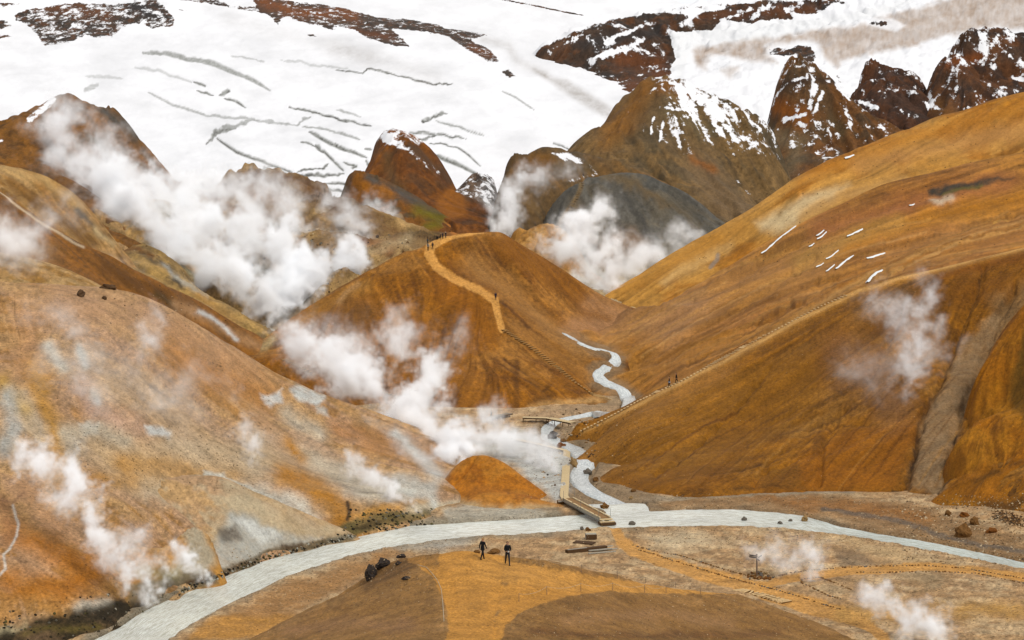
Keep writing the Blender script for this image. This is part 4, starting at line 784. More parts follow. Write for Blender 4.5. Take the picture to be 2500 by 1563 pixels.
hill('knob_d', 'mountain', 'broad rust and black knob with snow ledges at the right edge', pxr=(2220, 2560), Dr=(820, 1100), mat=980,
     crest=[(2225, 320, 935), (2248, 262, 950), (2266, 214, 965), (2288, 172, 976), (2308, 138, 984), (2332, 110, 992), (2358, 88, 998), (2388, 70, 1006), (2455, 73, 1010), (2500, 92, 1010), (2570, 120, 1005)], base=[(2260, 340, 880), (2400, 320, 880), (2540, 300, 880)], pts=[(2400, 190, 955), (2500, 200, 950)], back=(30, 22), gul=((24, 3.6), (11, 2.2)), lump=((34, 2.8), (12, 1.1)), pal=((98, 62, 38), (78, 56, 42), (54, 44, 40)), streak=.22, fine=1.0, patch=70, bump=.9, snow=snow_knob(420, .32),
     paint=[('S', [(2380, 78), (2450, 80), (2540, 95)], 10, (52, 42, 38), .8), ('S', [(2290, 260), (2330, 290)], 22, (126, 84, 46), .8), ('S', [(2400, 250), (2440, 270)], 16, (130, 80, 40), .8), ('S', [(2310, 160), (2400, 130)], 16, (126, 70, 34), .8)])

# ---- far snow and rock
ROCK_E = [(1302, 137), (1340, 103), (1400, 74), (1470, 50), (1560, 34), (1640, 21), (1750, 10), (1900, 0), (2060, -4), (2065, 8), (1984, 36), (1928, 32), (1945, 46), (1833, 58), (1766, 53), (1748, 78), (1680, 80), (1635, 76), (1653, 148), (1642, 181), (1572, 213), (1540, 230), (1502, 283), (1488, 240), (1442, 207), (1428, 184), (1382, 190), (1340, 180), (1319, 169), (1328, 158)]
def snow_east(X, Y, Z, PX, PY, sl, f1, st):
    big = fbm(PX / 30., PY / 18., 91, 4, .6) - .5
    qx, qy = PX + big * 18, PY + big * 14
    r = poly_w(qx, qy, ROCK_E, 7)
    r = np.maximum(r, poly_w(qx, qy, [(1870, 122), (1890, 110), (1925, 118), (1950, 110), (1985, 115), (1998, 140), (1985, 155), (1950, 168), (1906, 166), (1930, 148), (1945, 138), (1880, 136)], 5) * .95)
    r = np.maximum(r, poly_w(qx, qy, [(2118, 52), (2150, 50), (2180, 58), (2150, 66), (2122, 62)], 3) * .95)
    r = np.maximum(r, poly_w(qx, qy, [(2070, 20), (2095, 12), (2116, 10), (2090, 16)], 2))
    r = np.maximum(r, .6 * poly_w(qx, qy, [(1990, 170), (2050, 180), (2080, 230), (1960, 200), (1900, 190)], 8))
    m = 1.25 - r * (1.06 - .60 * (f1 - .3) - .16 * np.clip(st, -1.5, 1.5))
    for ln in ([(1480, 105), (1560, 62), (1600, 55)], [(1500, 130), (1570, 95)], [(1440, 150), (1520, 115), (1480, 140)], [(1600, 30), (1700, 25), (1760, 20)], [(1660, 60), (1700, 30)], [(1760, 50), (1830, 20)], [(1840, 40), (1850, 20), (1880, 14)], [(1920, 25), (1960, 10)], [(1380, 110), (1420, 85)]):
        m = m + .42 * line_w(qx, qy, ln, 5, 6) * r
    ice = white(PX)
    d = poly_w(PX + big * 22, PY + big * 16, [(1690, 120), (1780, 104), (1900, 90), (2010, 72), (2100, 62), (2170, 38), (2280, 10), (2400, -20), (2560, -20), (2560, 80), (2440, 66), (2360, 78), (2270, 96), (2190, 120), (2120, 132), (2060, 150), (2040, 165), (2015, 140), (2000, 108), (1960, 98), (1880, 106), (1866, 128), (1900, 155), (1850, 150), (1760, 132), (1725, 135), (1724, 170), (1700, 160)], 9)
    d = np.maximum(d, .7 * poly_w(PX + big * 20, PY + big * 10, [(1760, 172), (1800, 160), (1806, 178), (1780, 192)], 8))
    d = d * (.66 + .30 * (fbm(PX / 6.0, PY / 16.0, 12, 3, .6) - .3) + .5 * (fbm(PX / 30, PY / 18, 8, 4, .65) - .5)) * (1 - .8 * poly_w(PX, PY, [(2115, 45), (2180, 45), (2210, 62), (2190, 78), (2150, 70), (2115, 60)], 4))
    d = np.clip(d, 0, 1)[..., None]
    ice = ice * (1 - d) + alb((176, 150, 130)) * d
    g = (.30 * poly_w(PX, PY, [(1640, 80), (1760, 60), (2000, 45), (2170, 10), (2300, -30), (2160, 36), (2010, 70), (1900, 88), (1690, 116), (1660, 200), (1640, 160)], 8))[..., None]
    return m, ice * (1 - g) + alb((226, 224, 224)) * g
hill('east', 'mountain', 'far snowy mountain on the right with a long dark rock band', pxr=(1260, 2560), Dr=(920, 1700), mat=1200, step=2.6,
     crest=[(1275, 165, 1330), (1300, 132, 1350), (1340, 98, 1380), (1400, 68, 1420), (1470, 47, 1450), (1560, 31, 1480), (1640, 18, 1500), (1750, 8, 1520), (1900, -4, 1540), (2100, -28, 1560), (2300, -70, 1600), (2580, -120, 1640)], base=[(1440, 270, 1080), (1520, 300, 1000), (1700, 260, 960), (1850, 300, 950), (2000, 260, 960), (2300, 260, 1020), (2560, 200, 1050)], pts=[(1500, 150, 1290), (1640, 120, 1330), (1660, 180, 1190), (1900, 120, 1250), (2200, 90, 1250), (2400, 60, 1330), (2060, 200, 1080), (1800, 200, 1090)],
     under=(40, 16), back=(60, 30), gul=((40, 3.5), (18, 2.0)), lump=((60, 5), (22, 2)), pal=((74, 56, 44), (60, 52, 48), (104, 66, 40)), streak=.2, fine=3.2, patch=60, bump=.7, snow=snow_east,
     paint=[('S', [(1520, 140), (1600, 150), (1620, 200), (1500, 230)], 26, (112, 66, 38), .8), ('S', [(1330, 150), (1360, 120), (1420, 100)], 10, (112, 80, 60), .6), ('S', [(1700, 40), (1850, 30), (1980, 20)], 14, (104, 64, 40), .8), ('S', [(1420, 110), (1500, 90), (1600, 80)], 16, (58, 52, 50), .8), ('S', [(1340, 170), (1420, 165)], 12, (84, 62, 50), .7)])

CREV = [([(351, 130), (404, 130), (457, 144), (510, 151), (562, 172), (615, 193), (657, 218)], 9, .75), ([(330, 165), (387, 172), (422, 186), (467, 200)], 5, .4), ([(211, 186), (299, 192)], 6, .35), ([(205, 220), (242, 205)], 9, .5),
        ([(474, 200), (490, 206), (506, 213)], 4, 1), ([(481, 221), (520, 233)], 3.5, .9), ([(534, 233), (562, 221)], 5, .8), ([(548, 239), (575, 246), (597, 261)], 5, .8), ([(362, 225), (422, 257), (503, 281), (597, 288), (650, 297), (724, 306)], 4, .6), ([(625, 292), (545, 310)], 6, .7), ([(569, 309), (530, 323), (503, 351)], 9, .8),
        ([(534, 341), (580, 372), (650, 397), (713, 420)], 5.5, .95), ([(724, 306), (741, 292), (759, 285)], 5, .7), ([(738, 309), (790, 313), (850, 330)], 3.5, .7), ([(755, 320), (808, 351), (850, 369)], 7, .85), ([(777, 362), (794, 372), (840, 418)], 5, .9), ([(734, 346), (777, 356)], 3, .8), ([(770, 352), (785, 366)], 9, .9), ([(724, 420), (790, 408), (800, 398)], 4, .8), ([(734, 429), (843, 425)], 5, .85), ([(700, 424), (730, 440)], 6, .8),
        ([(776, 446), (850, 450)], 4.5, .9), ([(706, 262), (773, 274), (850, 299)], 4, .85), ([(820, 172), (883, 177), (901, 170), (960, 181), (1059, 207), (1105, 204)], 2.5, .9), ([(1224, 221), (1262, 240), (1305, 269)], 2.2, .7), ([(1034, 299), (1059, 281), (1090, 276)], 7, .8), ([(1066, 295), (1119, 309), (1185, 334)], 3.2, .7), ([(999, 323), (1038, 323), (1062, 327), (1136, 337)], 4.5, .95), ([(1003, 340), (1038, 341), (1062, 327)], 3.5, .8), ([(1048, 348), (1115, 358), (1140, 375), (1171, 404)], 3, .8),
        ([(1062, 376), (1090, 390), (1126, 404), (1168, 425)], 8, .9), ([(820, 351), (855, 369), (894, 383)], 5.5, .9), ([(890, 362), (908, 366)], 5, .9), ([(894, 390), (901, 408), (918, 424)], 4.5, .8), ([(820, 267), (880, 285)], 3, .6), ([(820, 288), (908, 309)], 3.2, .8), ([(820, 323), (880, 341)], 3.2, .7), ([(585, 420), (600, 408), (606, 398)], 4, .9), ([(640, 412), (665, 404)], 3.5, .7), ([(660, 418), (700, 422)], 3.5, .7), ([(1350, 350), (1400, 366)], 1.6, .8), ([(845, 400), (870, 405), (862, 412)], 5, .9), ([(780, 460), (850, 470)], 4, .8), ([(860, 430), (900, 425), (925, 430)], 3.5, .8), ([(690, 150), (735, 148), (760, 160), (850, 168)], 3.5, .4), ([(560, 135), (645, 150)], 2.5, .5)]
ROCK_W = [[(30, 38), (60, 22), (110, 12), (180, 4), (270, 8), (340, 0), (385, 0), (402, 12), (432, 50), (420, 64), (372, 72), (345, 60), (310, 62), (272, 92), (240, 96), (205, 88), (178, 104), (150, 112), (106, 113), (92, 90), (62, 62), (34, 50)], [(-60, 0), (60, 6), (40, 16), (-60, 22)], [(-60, 38), (20, 50), (37, 66), (0, 74), (-60, 78)], [(-60, 80), (20, 82), (46, 93), (-60, 104)], [(60, -20), (500, -20), (560, 10), (700, 20), (640, 34), (520, 14), (400, 0), (200, 2)],
          [(590, -20), (640, -8), (830, 16), (960, 48), (1000, 44), (1090, 66), (1205, 86), (1150, 96), (1195, 118), (1226, 152), (1190, 152), (1130, 118), (1095, 92), (1070, 84), (985, 74), (960, 72), (982, 90), (1006, 118), (960, 114), (900, 96), (868, 78), (830, 68), (808, 76), (780, 66), (700, 45), (680, 66), (655, 40)], [(1218, 174), (1240, 165), (1266, 190), (1240, 190)], [(740, 80), (765, 82), (785, 93), (758, 92)], [(410, 14), (460, 22), (505, 32), (440, 28)]]
def snow_west(X, Y, Z, PX, PY, sl, f1, st):
    big = fbm(PX / 28., PY / 16., 93, 4, .6) - .5
    qx, qy = PX + big * 16, PY + big * 12
    m = np.full(PX.shape, 1.3)
    for k, p in enumerate(ROCK_W):
        m = m - poly_w(qx, qy, p, 5) * (.93 if k != 4 else .84) * (1 + .32 * (f1 - .5))
    m = m + .07 * smooth(560, 400, PX) * (m < 1)
    d_, t_ = seg_dist(PX, PY, [(1210, -4), (1300, 13), (1370, 28), (1420, 37), (1480, 49)])
    m = m - 1.0 * smooth(4.5, 1, d_) * smooth(1500, 1400, PX)
    ice = white(PX)
    dk = np.zeros(PX.shape); core = np.zeros(PX.shape)
    gr = fbm(PX / 4., PY / 4., 3, 3) * .5 + .75
    b2 = fbm(PX / 22., PY / 22., 95, 3) - .5
    b3 = fbm(PX / 7., PY / 7., 96, 3) - .5
    for p, r, a in CREV:
        d, t = seg_dist(PX + b2 * 12 + b3 * 7, PY + b2 * 10 + b3 * 5, p); r = r * .85
        n = len(p) - 1
        tp = np.interp(t, [0, .12 * n + .05, n * .5, n * .9, n], [.35, .8, 1, .7, .2])
        dk = np.maximum(dk, min(1, a * 1.15) * smooth(r * tp + 1.6, r * tp * .5, d))
        if a >= .8: core = np.maximum(core, smooth(1.9, .3, d) * gr)
    dk = np.clip(dk * gr, 0, 1)[..., None]
    ice = ice * (1 - dk) + alb((160, 158, 154)) * dk
    core = np.clip(core * (fbm(PX / 14., PY / 14., 97, 3) * 2.2 - .5), 0, 1)[..., None]
    ice = ice * (1 - core) + alb((84, 80, 76)) * core  # shade inside the cracks is put into the colour, the carve is shallow
    ice = ice * (1 - .16 * np.clip(fbm(PX / 90., PY / 34., 98, 5, .6) * 2 - .75, 0, 1))[..., None]  # patchy grey of dirty snow, doubling as soft shading put into the colour
    dirt = .50 * poly_w(PX + b2 * 30, PY + b2 * 20, [(1300, 168), (1340, 186), (1390, 200), (1440, 230), (1490, 262), (1490, 290), (1450, 270), (1400, 240), (1350, 205)], 10) + .25 * np.exp(-(seg_dist(PX, PY, [(1180, 96), (1240, 112), (1262, 150), (1330, 180)])[0] / 12) ** 2) + .16 * np.exp(-(seg_dist(PX, PY, [(820, 120), (940, 150), (1060, 190)])[0] / 24) ** 2) + .12 * np.exp(-(seg_dist(PX, PY, [(560, 50), (800, 110), (900, 140)])[0] / 22) ** 2)
    dirt = np.clip(dirt * (.5 + fbm(PX / 12., PY / 5., 55, 4, .65)), 0, 1)[..., None]
    return m, ice * (1 - dirt) + alb((150, 136, 124)) * dirt
def carve_snow(X, Y, Z, PX, PY):
    for p, r, a in CREV:
        d, t = seg_dist(PX, PY, p)
        Z = Z - a * r * .07 * smooth(r + 2, 0, d)
    return Z
hill('west', 'snowfield', 'broad white snowfield on the left split by grey crevasses, dark rocks along its top', pxr=(-60, 1720), Dr=(690, 2700), mat=1000, step=2.4,
     crest=[(-60, -60, 1520), (200, -56, 1560), (400, -50, 1620), (640, -44, 1720), (830, -42, 1850), (1000, -40, 2050), (1100, -26, 2200), (1240, -2, 2350), (1300, 8, 2400), (1370, 24, 2400), (1430, 37, 2400), (1480, 47, 2400), (1560, 66, 2400), (1700, 110, 2400)], base=[(-60, 520, 760), (200, 500, 740), (400, 490, 740), (600, 450, 740), (880, 500, 715), (1100, 520, 700), (1240, 500, 715), (1340, 420, 770), (1420, 370, 820), (1500, 320, 900)],
     pts=[(0, 300, 930), (300, 300, 930), (600, 300, 900), (900, 300, 890), (1200, 320, 880), (300, 150, 1150), (700, 150, 1150), (1000, 180, 1080), (1250, 200, 1080), (200, 80, 1300), (700, 70, 1330), (830, 14, 1560), (1000, 38, 1560), (1210, 150, 1210), (1210, 86, 1480), (1300, 168, 1190), (1300, 90, 1600), (1400, 200, 1120), (1400, 130, 1600), (1480, 270, 980), (1520, 180, 1400), (1250, 40, 2000)], under=(30, 12), back=(60, 30), gul=(), lump=((100, 3), (34, 1.0), (12, .4)), pal=((84, 66, 54), (70, 60, 54), (104, 66, 42)), streak=0, fine=1.2, patch=50, bump=.8, snow=snow_west, carve=carve_snow,
     paint=[('S', [(110, 20), (200, 30), (260, 40)], 14, (110, 70, 46), .8), ('S', [(640, 10), (720, 30), (860, 36)], 16, (126, 74, 40), .9), ('S', [(860, 76), (960, 90)], 10, (110, 66, 40), .7), ('S', [(1140, 115), (1200, 135)], 10, (118, 72, 44), .8), ('S', [(320, 20), (380, 40)], 16, (54, 50, 50), .8)])
for k in LAY:
    build(LAY[k])
bpy.context.view_layer.update()

# ---- water
def water_mat(name, col, rip=1.0, D=200, foam=0.5):
    m = bpy.data.materials.new(name); m.use_nodes = True
    nt = m.node_tree; Lk = nt.links.new
    b = nt.nodes['Principled BSDF']
    tc = node(nt, 'ShaderNodeTexCoord')
    mp = node(nt, 'ShaderNodeMapping'); mp.inputs['Scale'].default_value = (.55, .55, 1.0)
    fl = node(nt, 'ShaderNodeAttribute', attribute_name='flow'); mp.inputs['Scale'].default_value = (.45, 1.7, 1.0)
    Lk(fl.outputs['Vector'], mp.inputs['Vector'])
    n1 = node(nt, 'ShaderNodeTexNoise', Scale=1.5 * rip, Detail=6.0, Roughness=.75, Distortion=.8); Lk(mp.outputs[0], n1.inputs['Vector'])
    n2 = node(nt, 'ShaderNodeTexNoise', Scale=.16, Detail=3.0); Lk(tc.outputs['Object'], n2.inputs['Vector'])
    r1 = node(nt, 'ShaderNodeMapRange'); r1.inputs['From Min'].default_value = .38; r1.inputs['From Max'].default_value = .66; r1.inputs['To Min'].default_value = 0; r1.inputs['To Max'].default_value = foam
    Lk(n1.outputs['Fac'], r1.inputs['Value'])
    c = alb(col); mx = node(nt, 'ShaderNodeMixRGB'); mx.inputs[1].default_value = (*c, 1); mx.inputs[2].default_value = (*np.minimum(alb((255, 255, 250)) * 1.2, .85), 1); Lk(r1.outputs[0], mx.inputs[0])
    r2 = node(nt, 'ShaderNodeMapRange'); r2.inputs['From Min'].default_value = .35; r2.inputs['From Max'].default_value = .65; r2.inputs['To Min'].default_value = .86; r2.inputs['To Max'].default_value = 1.08
    Lk(n2.outputs['Fac'], r2.inputs['Value'])
    mu = node(nt, 'ShaderNodeMixRGB', blend_type='MULTIPLY'); mu.inputs[0].default_value = 1; Lk(mx.outputs[0], mu.inputs[1]); Lk(r2.outputs[0], mu.inputs[2])
    at = node(nt, 'ShaderNodeAttribute', attribute_name='tint'); mu2 = node(nt, 'ShaderNodeMixRGB', blend_type='MULTIPLY'); mu2.inputs[0].default_value = 1; Lk(mu.outputs[0], mu2.inputs[1]); Lk(at.outputs['Color'], mu2.inputs[2])
    Lk(mu2.outputs[0], b.inputs['Base Color'])
    bp = node(nt, 'ShaderNodeBump', Strength=.6, Distance=.15); Lk(n1.outputs['Fac'], bp.inputs['Height']); Lk(bp.outputs[0], b.inputs['Normal'])
    b.inputs['Roughness'].default_value = .22; b.inputs['Specular IOR Level'].default_value = .4
    return m

def resample(p, n):
    p = np.array(p, float)
    t = np.linspace(0, len(p) - 1, n)
    return np.stack([np.interp(t, np.arange(len(p)), p[:, k]) for k in range(p.shape[1])], 1)

def river():
    n, k = 260, 13
    xs = np.linspace(120, 2950, n)
    N_, S_ = np.array([(60, 1655)] + RIV_N, float), np.array([(60, 1760)] + RIV_S, float)
    A = np.stack([xs, np.interp(xs, N_[:, 0], N_[:, 1])], 1); B = np.stack([xs, np.interp(xs, S_[:, 0], S_[:, 1])], 1)
    co = np.empty((n, k, 3)); tint = np.ones((n, k, 4), np.float32)
    for i in range(n):
        for j in range(k):
            wd = np.hypot(*(B[i] - A[i])); s = -24 / wd + (1 + 48 / wd) * j / (k - 1)
            px, py = A[i] * (1 - s) + B[i] * s
            co[i, j] = flo(px, py, -.20 if 0 < j < k - 1 else -.9)
            w = smooth(1650, 2250, px)
            tint[i, j, :3] = (1 - .16 * w, 1 - .08 * w, 1 - .04 * w)
            if s > .72: tint[i, j, :3] *= (.97, .96, .94)
    flow_ = np.zeros((n, k, 3), np.float32); dl = np.linalg.norm(np.diff(co[:, k // 2], axis=0), axis=1)
    flow_[1:, :, 0] = np.cumsum(dl)[:, None]; flow_[:, :, 1] = np.linalg.norm(co - co[:, :1], axis=2)
    ii = np.arange(n * k).reshape(n, k)
    q = np.stack([ii[:-1, :-1], ii[:-1, 1:], ii[1:, 1:], ii[1:, :-1]], -1).reshape(-1, 4)
    me = mesh_np('river', co.reshape(-1, 3), q)
    A_ = me.color_attributes.new('tint', 'FLOAT_COLOR', 'POINT'); A_.data.foreach_set('color', tint.ravel())
    A_ = me.attributes.new('flow', 'FLOAT_VECTOR', 'POINT'); A_.data.foreach_set('vector', flow_.ravel())
    me.materials.append(water_mat('milky_water', (206, 200, 184), foam=.85))
    tag(link('river', me), 'wide milky grey river curving across the valley floor', 'river', kind='structure')
river()
def stream():
    global DG
    DG = bpy.context.evaluated_depsgraph_get()
    g = LAY['ground']['h']
    S = resample(STREAM, 170)
    C = []
    for px, py, r in S:
        d = Vector(((px - CX) / F, 1.0, -(py - YH) / F)).normalized()
        ok, loc, nrm, i, o, m = SC.ray_cast(DG, Vector((0, 0, HC)), d)
        C.append(tuple(loc))
    C = np.array(C)
    pad = np.pad(C, ((3, 3), (0, 0)), 'edge')
    C = sum(pad[i:i + len(C)] for i in range(7)) / 7.0
    C[-14:, 2] -= np.linspace(0, .55, 14)
    W = np.array([r * 15 * c[1] / F for (px, py, r), c in zip(S, C)])
    T = np.gradient(C[:, :2], axis=0); T /= np.linalg.norm(T, axis=1)[:, None] + 1e-9
    Nn = np.stack([-T[:, 1], T[:, 0]], 1)
    k = 9; co = np.empty((len(C), k, 3))
    for j in range(k):
        s = (j / (k - 1) - .5) * 4.4
        co[:, j, :2] = C[:, :2] + Nn * (W * s * .5)[:, None]
        for i in range(len(C)):
            ok, loc, nrm, i_, o, m = SC.ray_cast(DG, Vector((co[i, j, 0], co[i, j, 1], 300)), Vector((0, 0, -1)))
            low = C[i, 2] + .05
            co[i, j, 2] = (min(max(loc.z + .16, low - .25), low + .3) if ok else low) - (.5 if j in (0, k - 1) else 0)
    for _ in range(2):
        z = np.pad(co[:, :, 2], ((2, 2), (0, 0)), 'edge'); co[:, 1:-1, 2] = (sum(z[i:i + len(C)] for i in range(5)) / 5.0)[:, 1:-1] + .02
    flow_ = np.zeros((len(C), k, 3), np.float32); flow_[1:, :, 0] = np.cumsum(np.linalg.norm(np.diff(C, axis=0), axis=1))[:, None]; flow_[:, :, 1] = np.linalg.norm(co - co[:, :1], axis=2)
    ii = np.arange(len(C) * k).reshape(len(C), k)
    q = np.stack([ii[:-1, :-1], ii[:-1, 1:], ii[1:, 1:], ii[1:, :-1]], -1).reshape(-1, 4)
    me = mesh_np('stream', co.reshape(-1, 3), q)
    A_ = me.color_attributes.new('tint', 'FLOAT_COLOR', 'POINT'); A_.data.foreach_set('color', np.ones(len(co.reshape(-1, 3)) * 4, np.float32))
    A_ = me.attributes.new('flow', 'FLOAT_VECTOR', 'POINT'); A_.data.foreach_set('vector', flow_.ravel())
    me.materials.append(water_mat('clear_stream', (190, 192, 194), 1.6, 280, .7))
    tag(link('stream', me), 'narrow grey white stream winding down between the hills into the river', 'stream', kind='structure')
stream()
# ------------------------------------------------------------------ placing things on the ground
DG = bpy.context.evaluated_depsgraph_get()
EYE = Vector((0, 0, HC))
def hit(px, py):
    """the place on the terrain that photo pixel (px, py) looks at"""
    d = Vector(((px - CX) / F, 1.0, -(py - YH) / F)).normalized()
    ok, loc, nrm, i, o, m = SC.ray_cast(DG, EYE, d)
    return loc if ok else Vector(pt(px, py, 300))
def drop(x, y, top=400):
    ok, loc, nrm, i, o, m = SC.ray_cast(DG, Vector((x, y, top)), Vector((0, 0, -1)))
    return loc.z if ok else 0.0
def walk(pts, step):
    """points every STEP metres along a line given in pixels, each on the terrain, with heading"""
    out, P = [], []
    for a, b in zip(pts[:-1], pts[1:]):
        n = max(2, int(math.hypot(b[0] - a[0], b[1] - a[1]) / 3))
        P += [hit(a[0] + (b[0] - a[0]) * k / n, a[1] + (b[1] - a[1]) * k / n) for k in range(n)]
    P.append(hit(*pts[-1][:2]))
    s, out = 0.0, [P[0]]
    for a, b in zip(P[:-1], P[1:]):
        L = (b - a).length
        if L < 1e-6 or L > 25: continue
        while s + L >= step:
            t = (step - s) / L
            a = a.lerp(b, t); L = (b - a).length; s = 0.0
            out.append(a.copy())
        s += L
    return out

class MB:
    """a small mesh builder"""
    def __init__(self): self.v, self.f, self.mi = [], [], []
    def box(self, c, s, rot=None, mat=0, taper=1.0):
        M = rot if rot is not None else Matrix.Identity(3)
        b = len(self.v)
        for z in (-1, 1):
            k = taper if z > 0 else 1.0
            for x, y in ((-1, -1), (1, -1), (1, 1), (-1, 1)):
                self.v.append(tuple(Vector(c) + M @ Vector((x * s[0] * k / 2, y * s[1] * k / 2, z * s[2] / 2))))
        for q in ((0, 3, 2, 1), (4, 5, 6, 7), (0, 1, 5, 4), (1, 2, 6, 5), (2, 3, 7, 6), (3, 0, 4, 7)):
            self.f.append(tuple(b + k for k in q)); self.mi.append(mat)
    def tube(self, a, b, r0, r1=None, n=6, mat=0):
        a, b = Vector(a), Vector(b); r1 = r0 if r1 is None else r1
        d = (b - a).normalized(); u = d.orthogonal().normalized(); w = d.cross(u)
        s = len(self.v)
        for p, r in ((a, r0), (b, r1)):
            for k in range(n):
                t = 6.28318 * k / n
                self.v.append(tuple(p + (u * math.cos(t) + w * math.sin(t)) * r))
        for k in range(n):
            self.f.append((s + k, s + (k + 1) % n, s + n + (k + 1) % n, s + n + k)); self.mi.append(mat)
        self.f.append(tuple(s + n - 1 - k for k in range(n))); self.f.append(tuple(s + n + k for k in range(n))); self.mi += [mat, mat]
    def mesh(self, name, mats, smooth_=False):
        me = bpy.data.meshes.new(name)
        me.from_pydata(self.v, [], self.f)
        for m in mats: me.materials.append(m)
        me.polygons.foreach_set('material_index', self.mi)
        if smooth_: me.polygons.foreach_set('use_smooth', [True] * len(me.polygons))
        me.update()
        return me
    def obj(self, name, mats, parent=None, loc=None, smooth_=False):
        return link(name, self.mesh(name, mats if isinstance(mats, (list, tuple)) else [mats], smooth_), parent, loc)

def empty(name, loc, rz=0.0):
    o = link(name, None, None, loc); o.rotation_euler = (0, 0, rz); o.empty_display_size = .3
    return o

M = {}
for k, c, r in (('wood', (206, 170, 122), .75), ('wood_pale', (224, 196, 154), .75), ('wood_old', (150, 130, 108), .85), ('wood_dark', (88, 62, 38), .85), ('wood_grey', (176, 166, 152), .85), ('steel', (128, 126, 122), .5), ('rope', (202, 184, 158), .9), ('post_grey', (120, 100, 88), .8), ('sign', (58, 48, 46), .6), ('step', (196, 156, 104), .85), ('step_pale', (226, 190, 142), .85), ('tread_brown', (150, 112, 72), .85), ('riser', (118, 82, 42), .9)):
    M[k] = simple_mat(k, c, r, .2, .22, 6.0, .3)
for k, c, v in (('basalt', (62, 53, 48), .6), ('rock_brown', (120, 84, 48), .4), ('rock_tan', (160, 128, 88), .35), ('rock_grey', (112, 102, 92), .35), ('rock_rust', (122, 74, 34), .4)):
    M[k] = simple_mat(k, c, .95, .12, v, 3.5, .7)

# ---- rocks
def rock_mesh(name, seed, rough=.35, sub=3):
    bm = bmesh.new(); bmesh.ops.create_icosphere(bm, subdivisions=sub, radius=1.0)
    rng = random.Random(seed)
    off = Vector((rng.uniform(-50, 50), rng.uniform(-50, 50), rng.uniform(-50, 50)))
    from mathutils import noise as mn
    pl = [(Vector((rng.uniform(-1, 1), rng.uniform(-1, 1), rng.uniform(-.6, 1))).normalized(), rng.uniform(.55, .9)) for _ in range(9)]
    for v in bm.verts:
        p = v.co.copy()
        for n, d in pl:                                    # broken faces
            k = p.dot(n) - d
            if k > 0: p -= n * k * .92
        p += p.normalized() * rough * .45 * mn.fractal(p * 1.6 + off, 1.0, 2.1, 4)
        v.co = p
    me = bpy.data.meshes.new(name); bm.to_mesh(me); bm.free()
    return me
ROCKS = [rock_mesh('boulder', s, .75, 4) for s in range(6)]
STONES = [rock_mesh('stone', 40 + s, .25, 1) for s in range(5)]
def rock(px, py, w, h, mat, label, name='boulder', cat='boulder', group=None, seed=0, depth=.8):
    p = hit(px, py); D = p.y
    me = ROCKS[seed % 6].copy(); me.materials.clear(); me.materials.append(M[mat])
    o = link(name, me, None, p + Vector((0, .2 * w * D / F, .26 * h * D / F)))
    o.scale = (.58 * w * D / F, .58 * w * D / F * depth, .62 * h * D / F)
    o.rotation_euler = (0, 0, (seed * 1.7) % 6.28)
    return tag(o, label, cat, group)
RB = 'boulders along the river'
for i, r in enumerate([
    (2355, 1312, 38, 34, 'rock_brown', 'largest square brown boulder on the gravel by the right bank of the river'), (2382, 1281, 26, 20, 'rock_brown', 'rounded brown boulder just above the largest square boulder'), (2356, 1262, 20, 13, 'rock_rust', 'flat rusty boulder topmost of the group on the right bank'), (2316, 1259, 17, 15, 'rock_brown', 'dark brown boulder left of the flat rusty one on the right bank'), (2422, 1301, 26, 13, 'rock_rust', 'low wedge shaped brown boulder right of the largest square boulder'),
    (1964, 1273, 17, 17, 'rock_tan', 'tan boulder standing in shallow water at the right bank of the river'), (1817, 1271, 13, 10, 'rock_grey', 'lone dark boulder in the middle of the milky river'), (1904, 1279, 12, 7, 'rock_grey', 'small grey boulder in the river left of the tan boulder'), (1930, 1273, 10, 6, 'rock_grey', 'tiny grey boulder in the river nearest to the tan boulder'), (1543, 1282, 16, 11, 'rock_grey', 'round grey boulder at the water edge just right of the footbridge'),
    (1421, 1294, 10, 9, 'rock_grey', 'small boulder left of the pair under the near end of the footbridge'), (1436, 1297, 14, 11, 'rock_brown', 'brown boulder right of the pair under the near end of the footbridge'), (1476, 1241, 22, 14, 'rock_brown', 'large rounded boulder between the footbridge and the side stream'), (1436, 1157, 19, 14, 'rock_grey', 'grey boulder on the right bank of the side stream beside the boardwalk'), (1454, 1175, 17, 12, 'rock_brown', 'brown boulder below the grey one on the right bank of the side stream'),
    (1547, 1201, 13, 9, 'rock_brown', 'small brown boulder on sand under the steep ochre slope'), (1541, 1218, 11, 7, 'rock_tan', 'smallest tan boulder on the sand above the side stream'), (1350, 1071, 26, 20, 'basalt', 'black boulder beside the stream just below the plank crossing'), (1376, 1079, 15, 9, 'rock_brown', 'flat brown boulder right of the black one by the plank crossing'), (1369, 1092, 20, 12, 'rock_rust', 'rusty boulder beside the corner of the boardwalk'), (1401, 1140, 17, 26, 'rock_tan', 'tall craggy tan outcrop between boardwalk and side stream')]):
    rock(*r, group=RB, seed=i)
for i, r in enumerate([(906, 1414, 32, 40, 'basalt', 'tall jagged black lava rock on the left shoulder of the front mound'), (935, 1386, 32, 24, 'basalt', 'broad black lava rock touching the tall jagged one'), (978, 1363, 26, 11, 'basalt', 'low black lava rock at the brow of the front mound'), (972, 1379, 16, 9, 'basalt', 'small black lava rock just below the low one on the brow'), (990, 1415, 22, 8, 'basalt', 'flat dark lava slab lying right of the tall jagged rock'), (1206, 1352, 28, 12, 'rock_brown', 'low brown boulder between the two hikers on the front mound'), (1164, 1350, 16, 8, 'rock_brown', 'small brown rock left of the hiker walking away')]):
    rock(*r, group='lava rocks on the front mound', seed=i + 3, name='lava_rock', cat='rock')
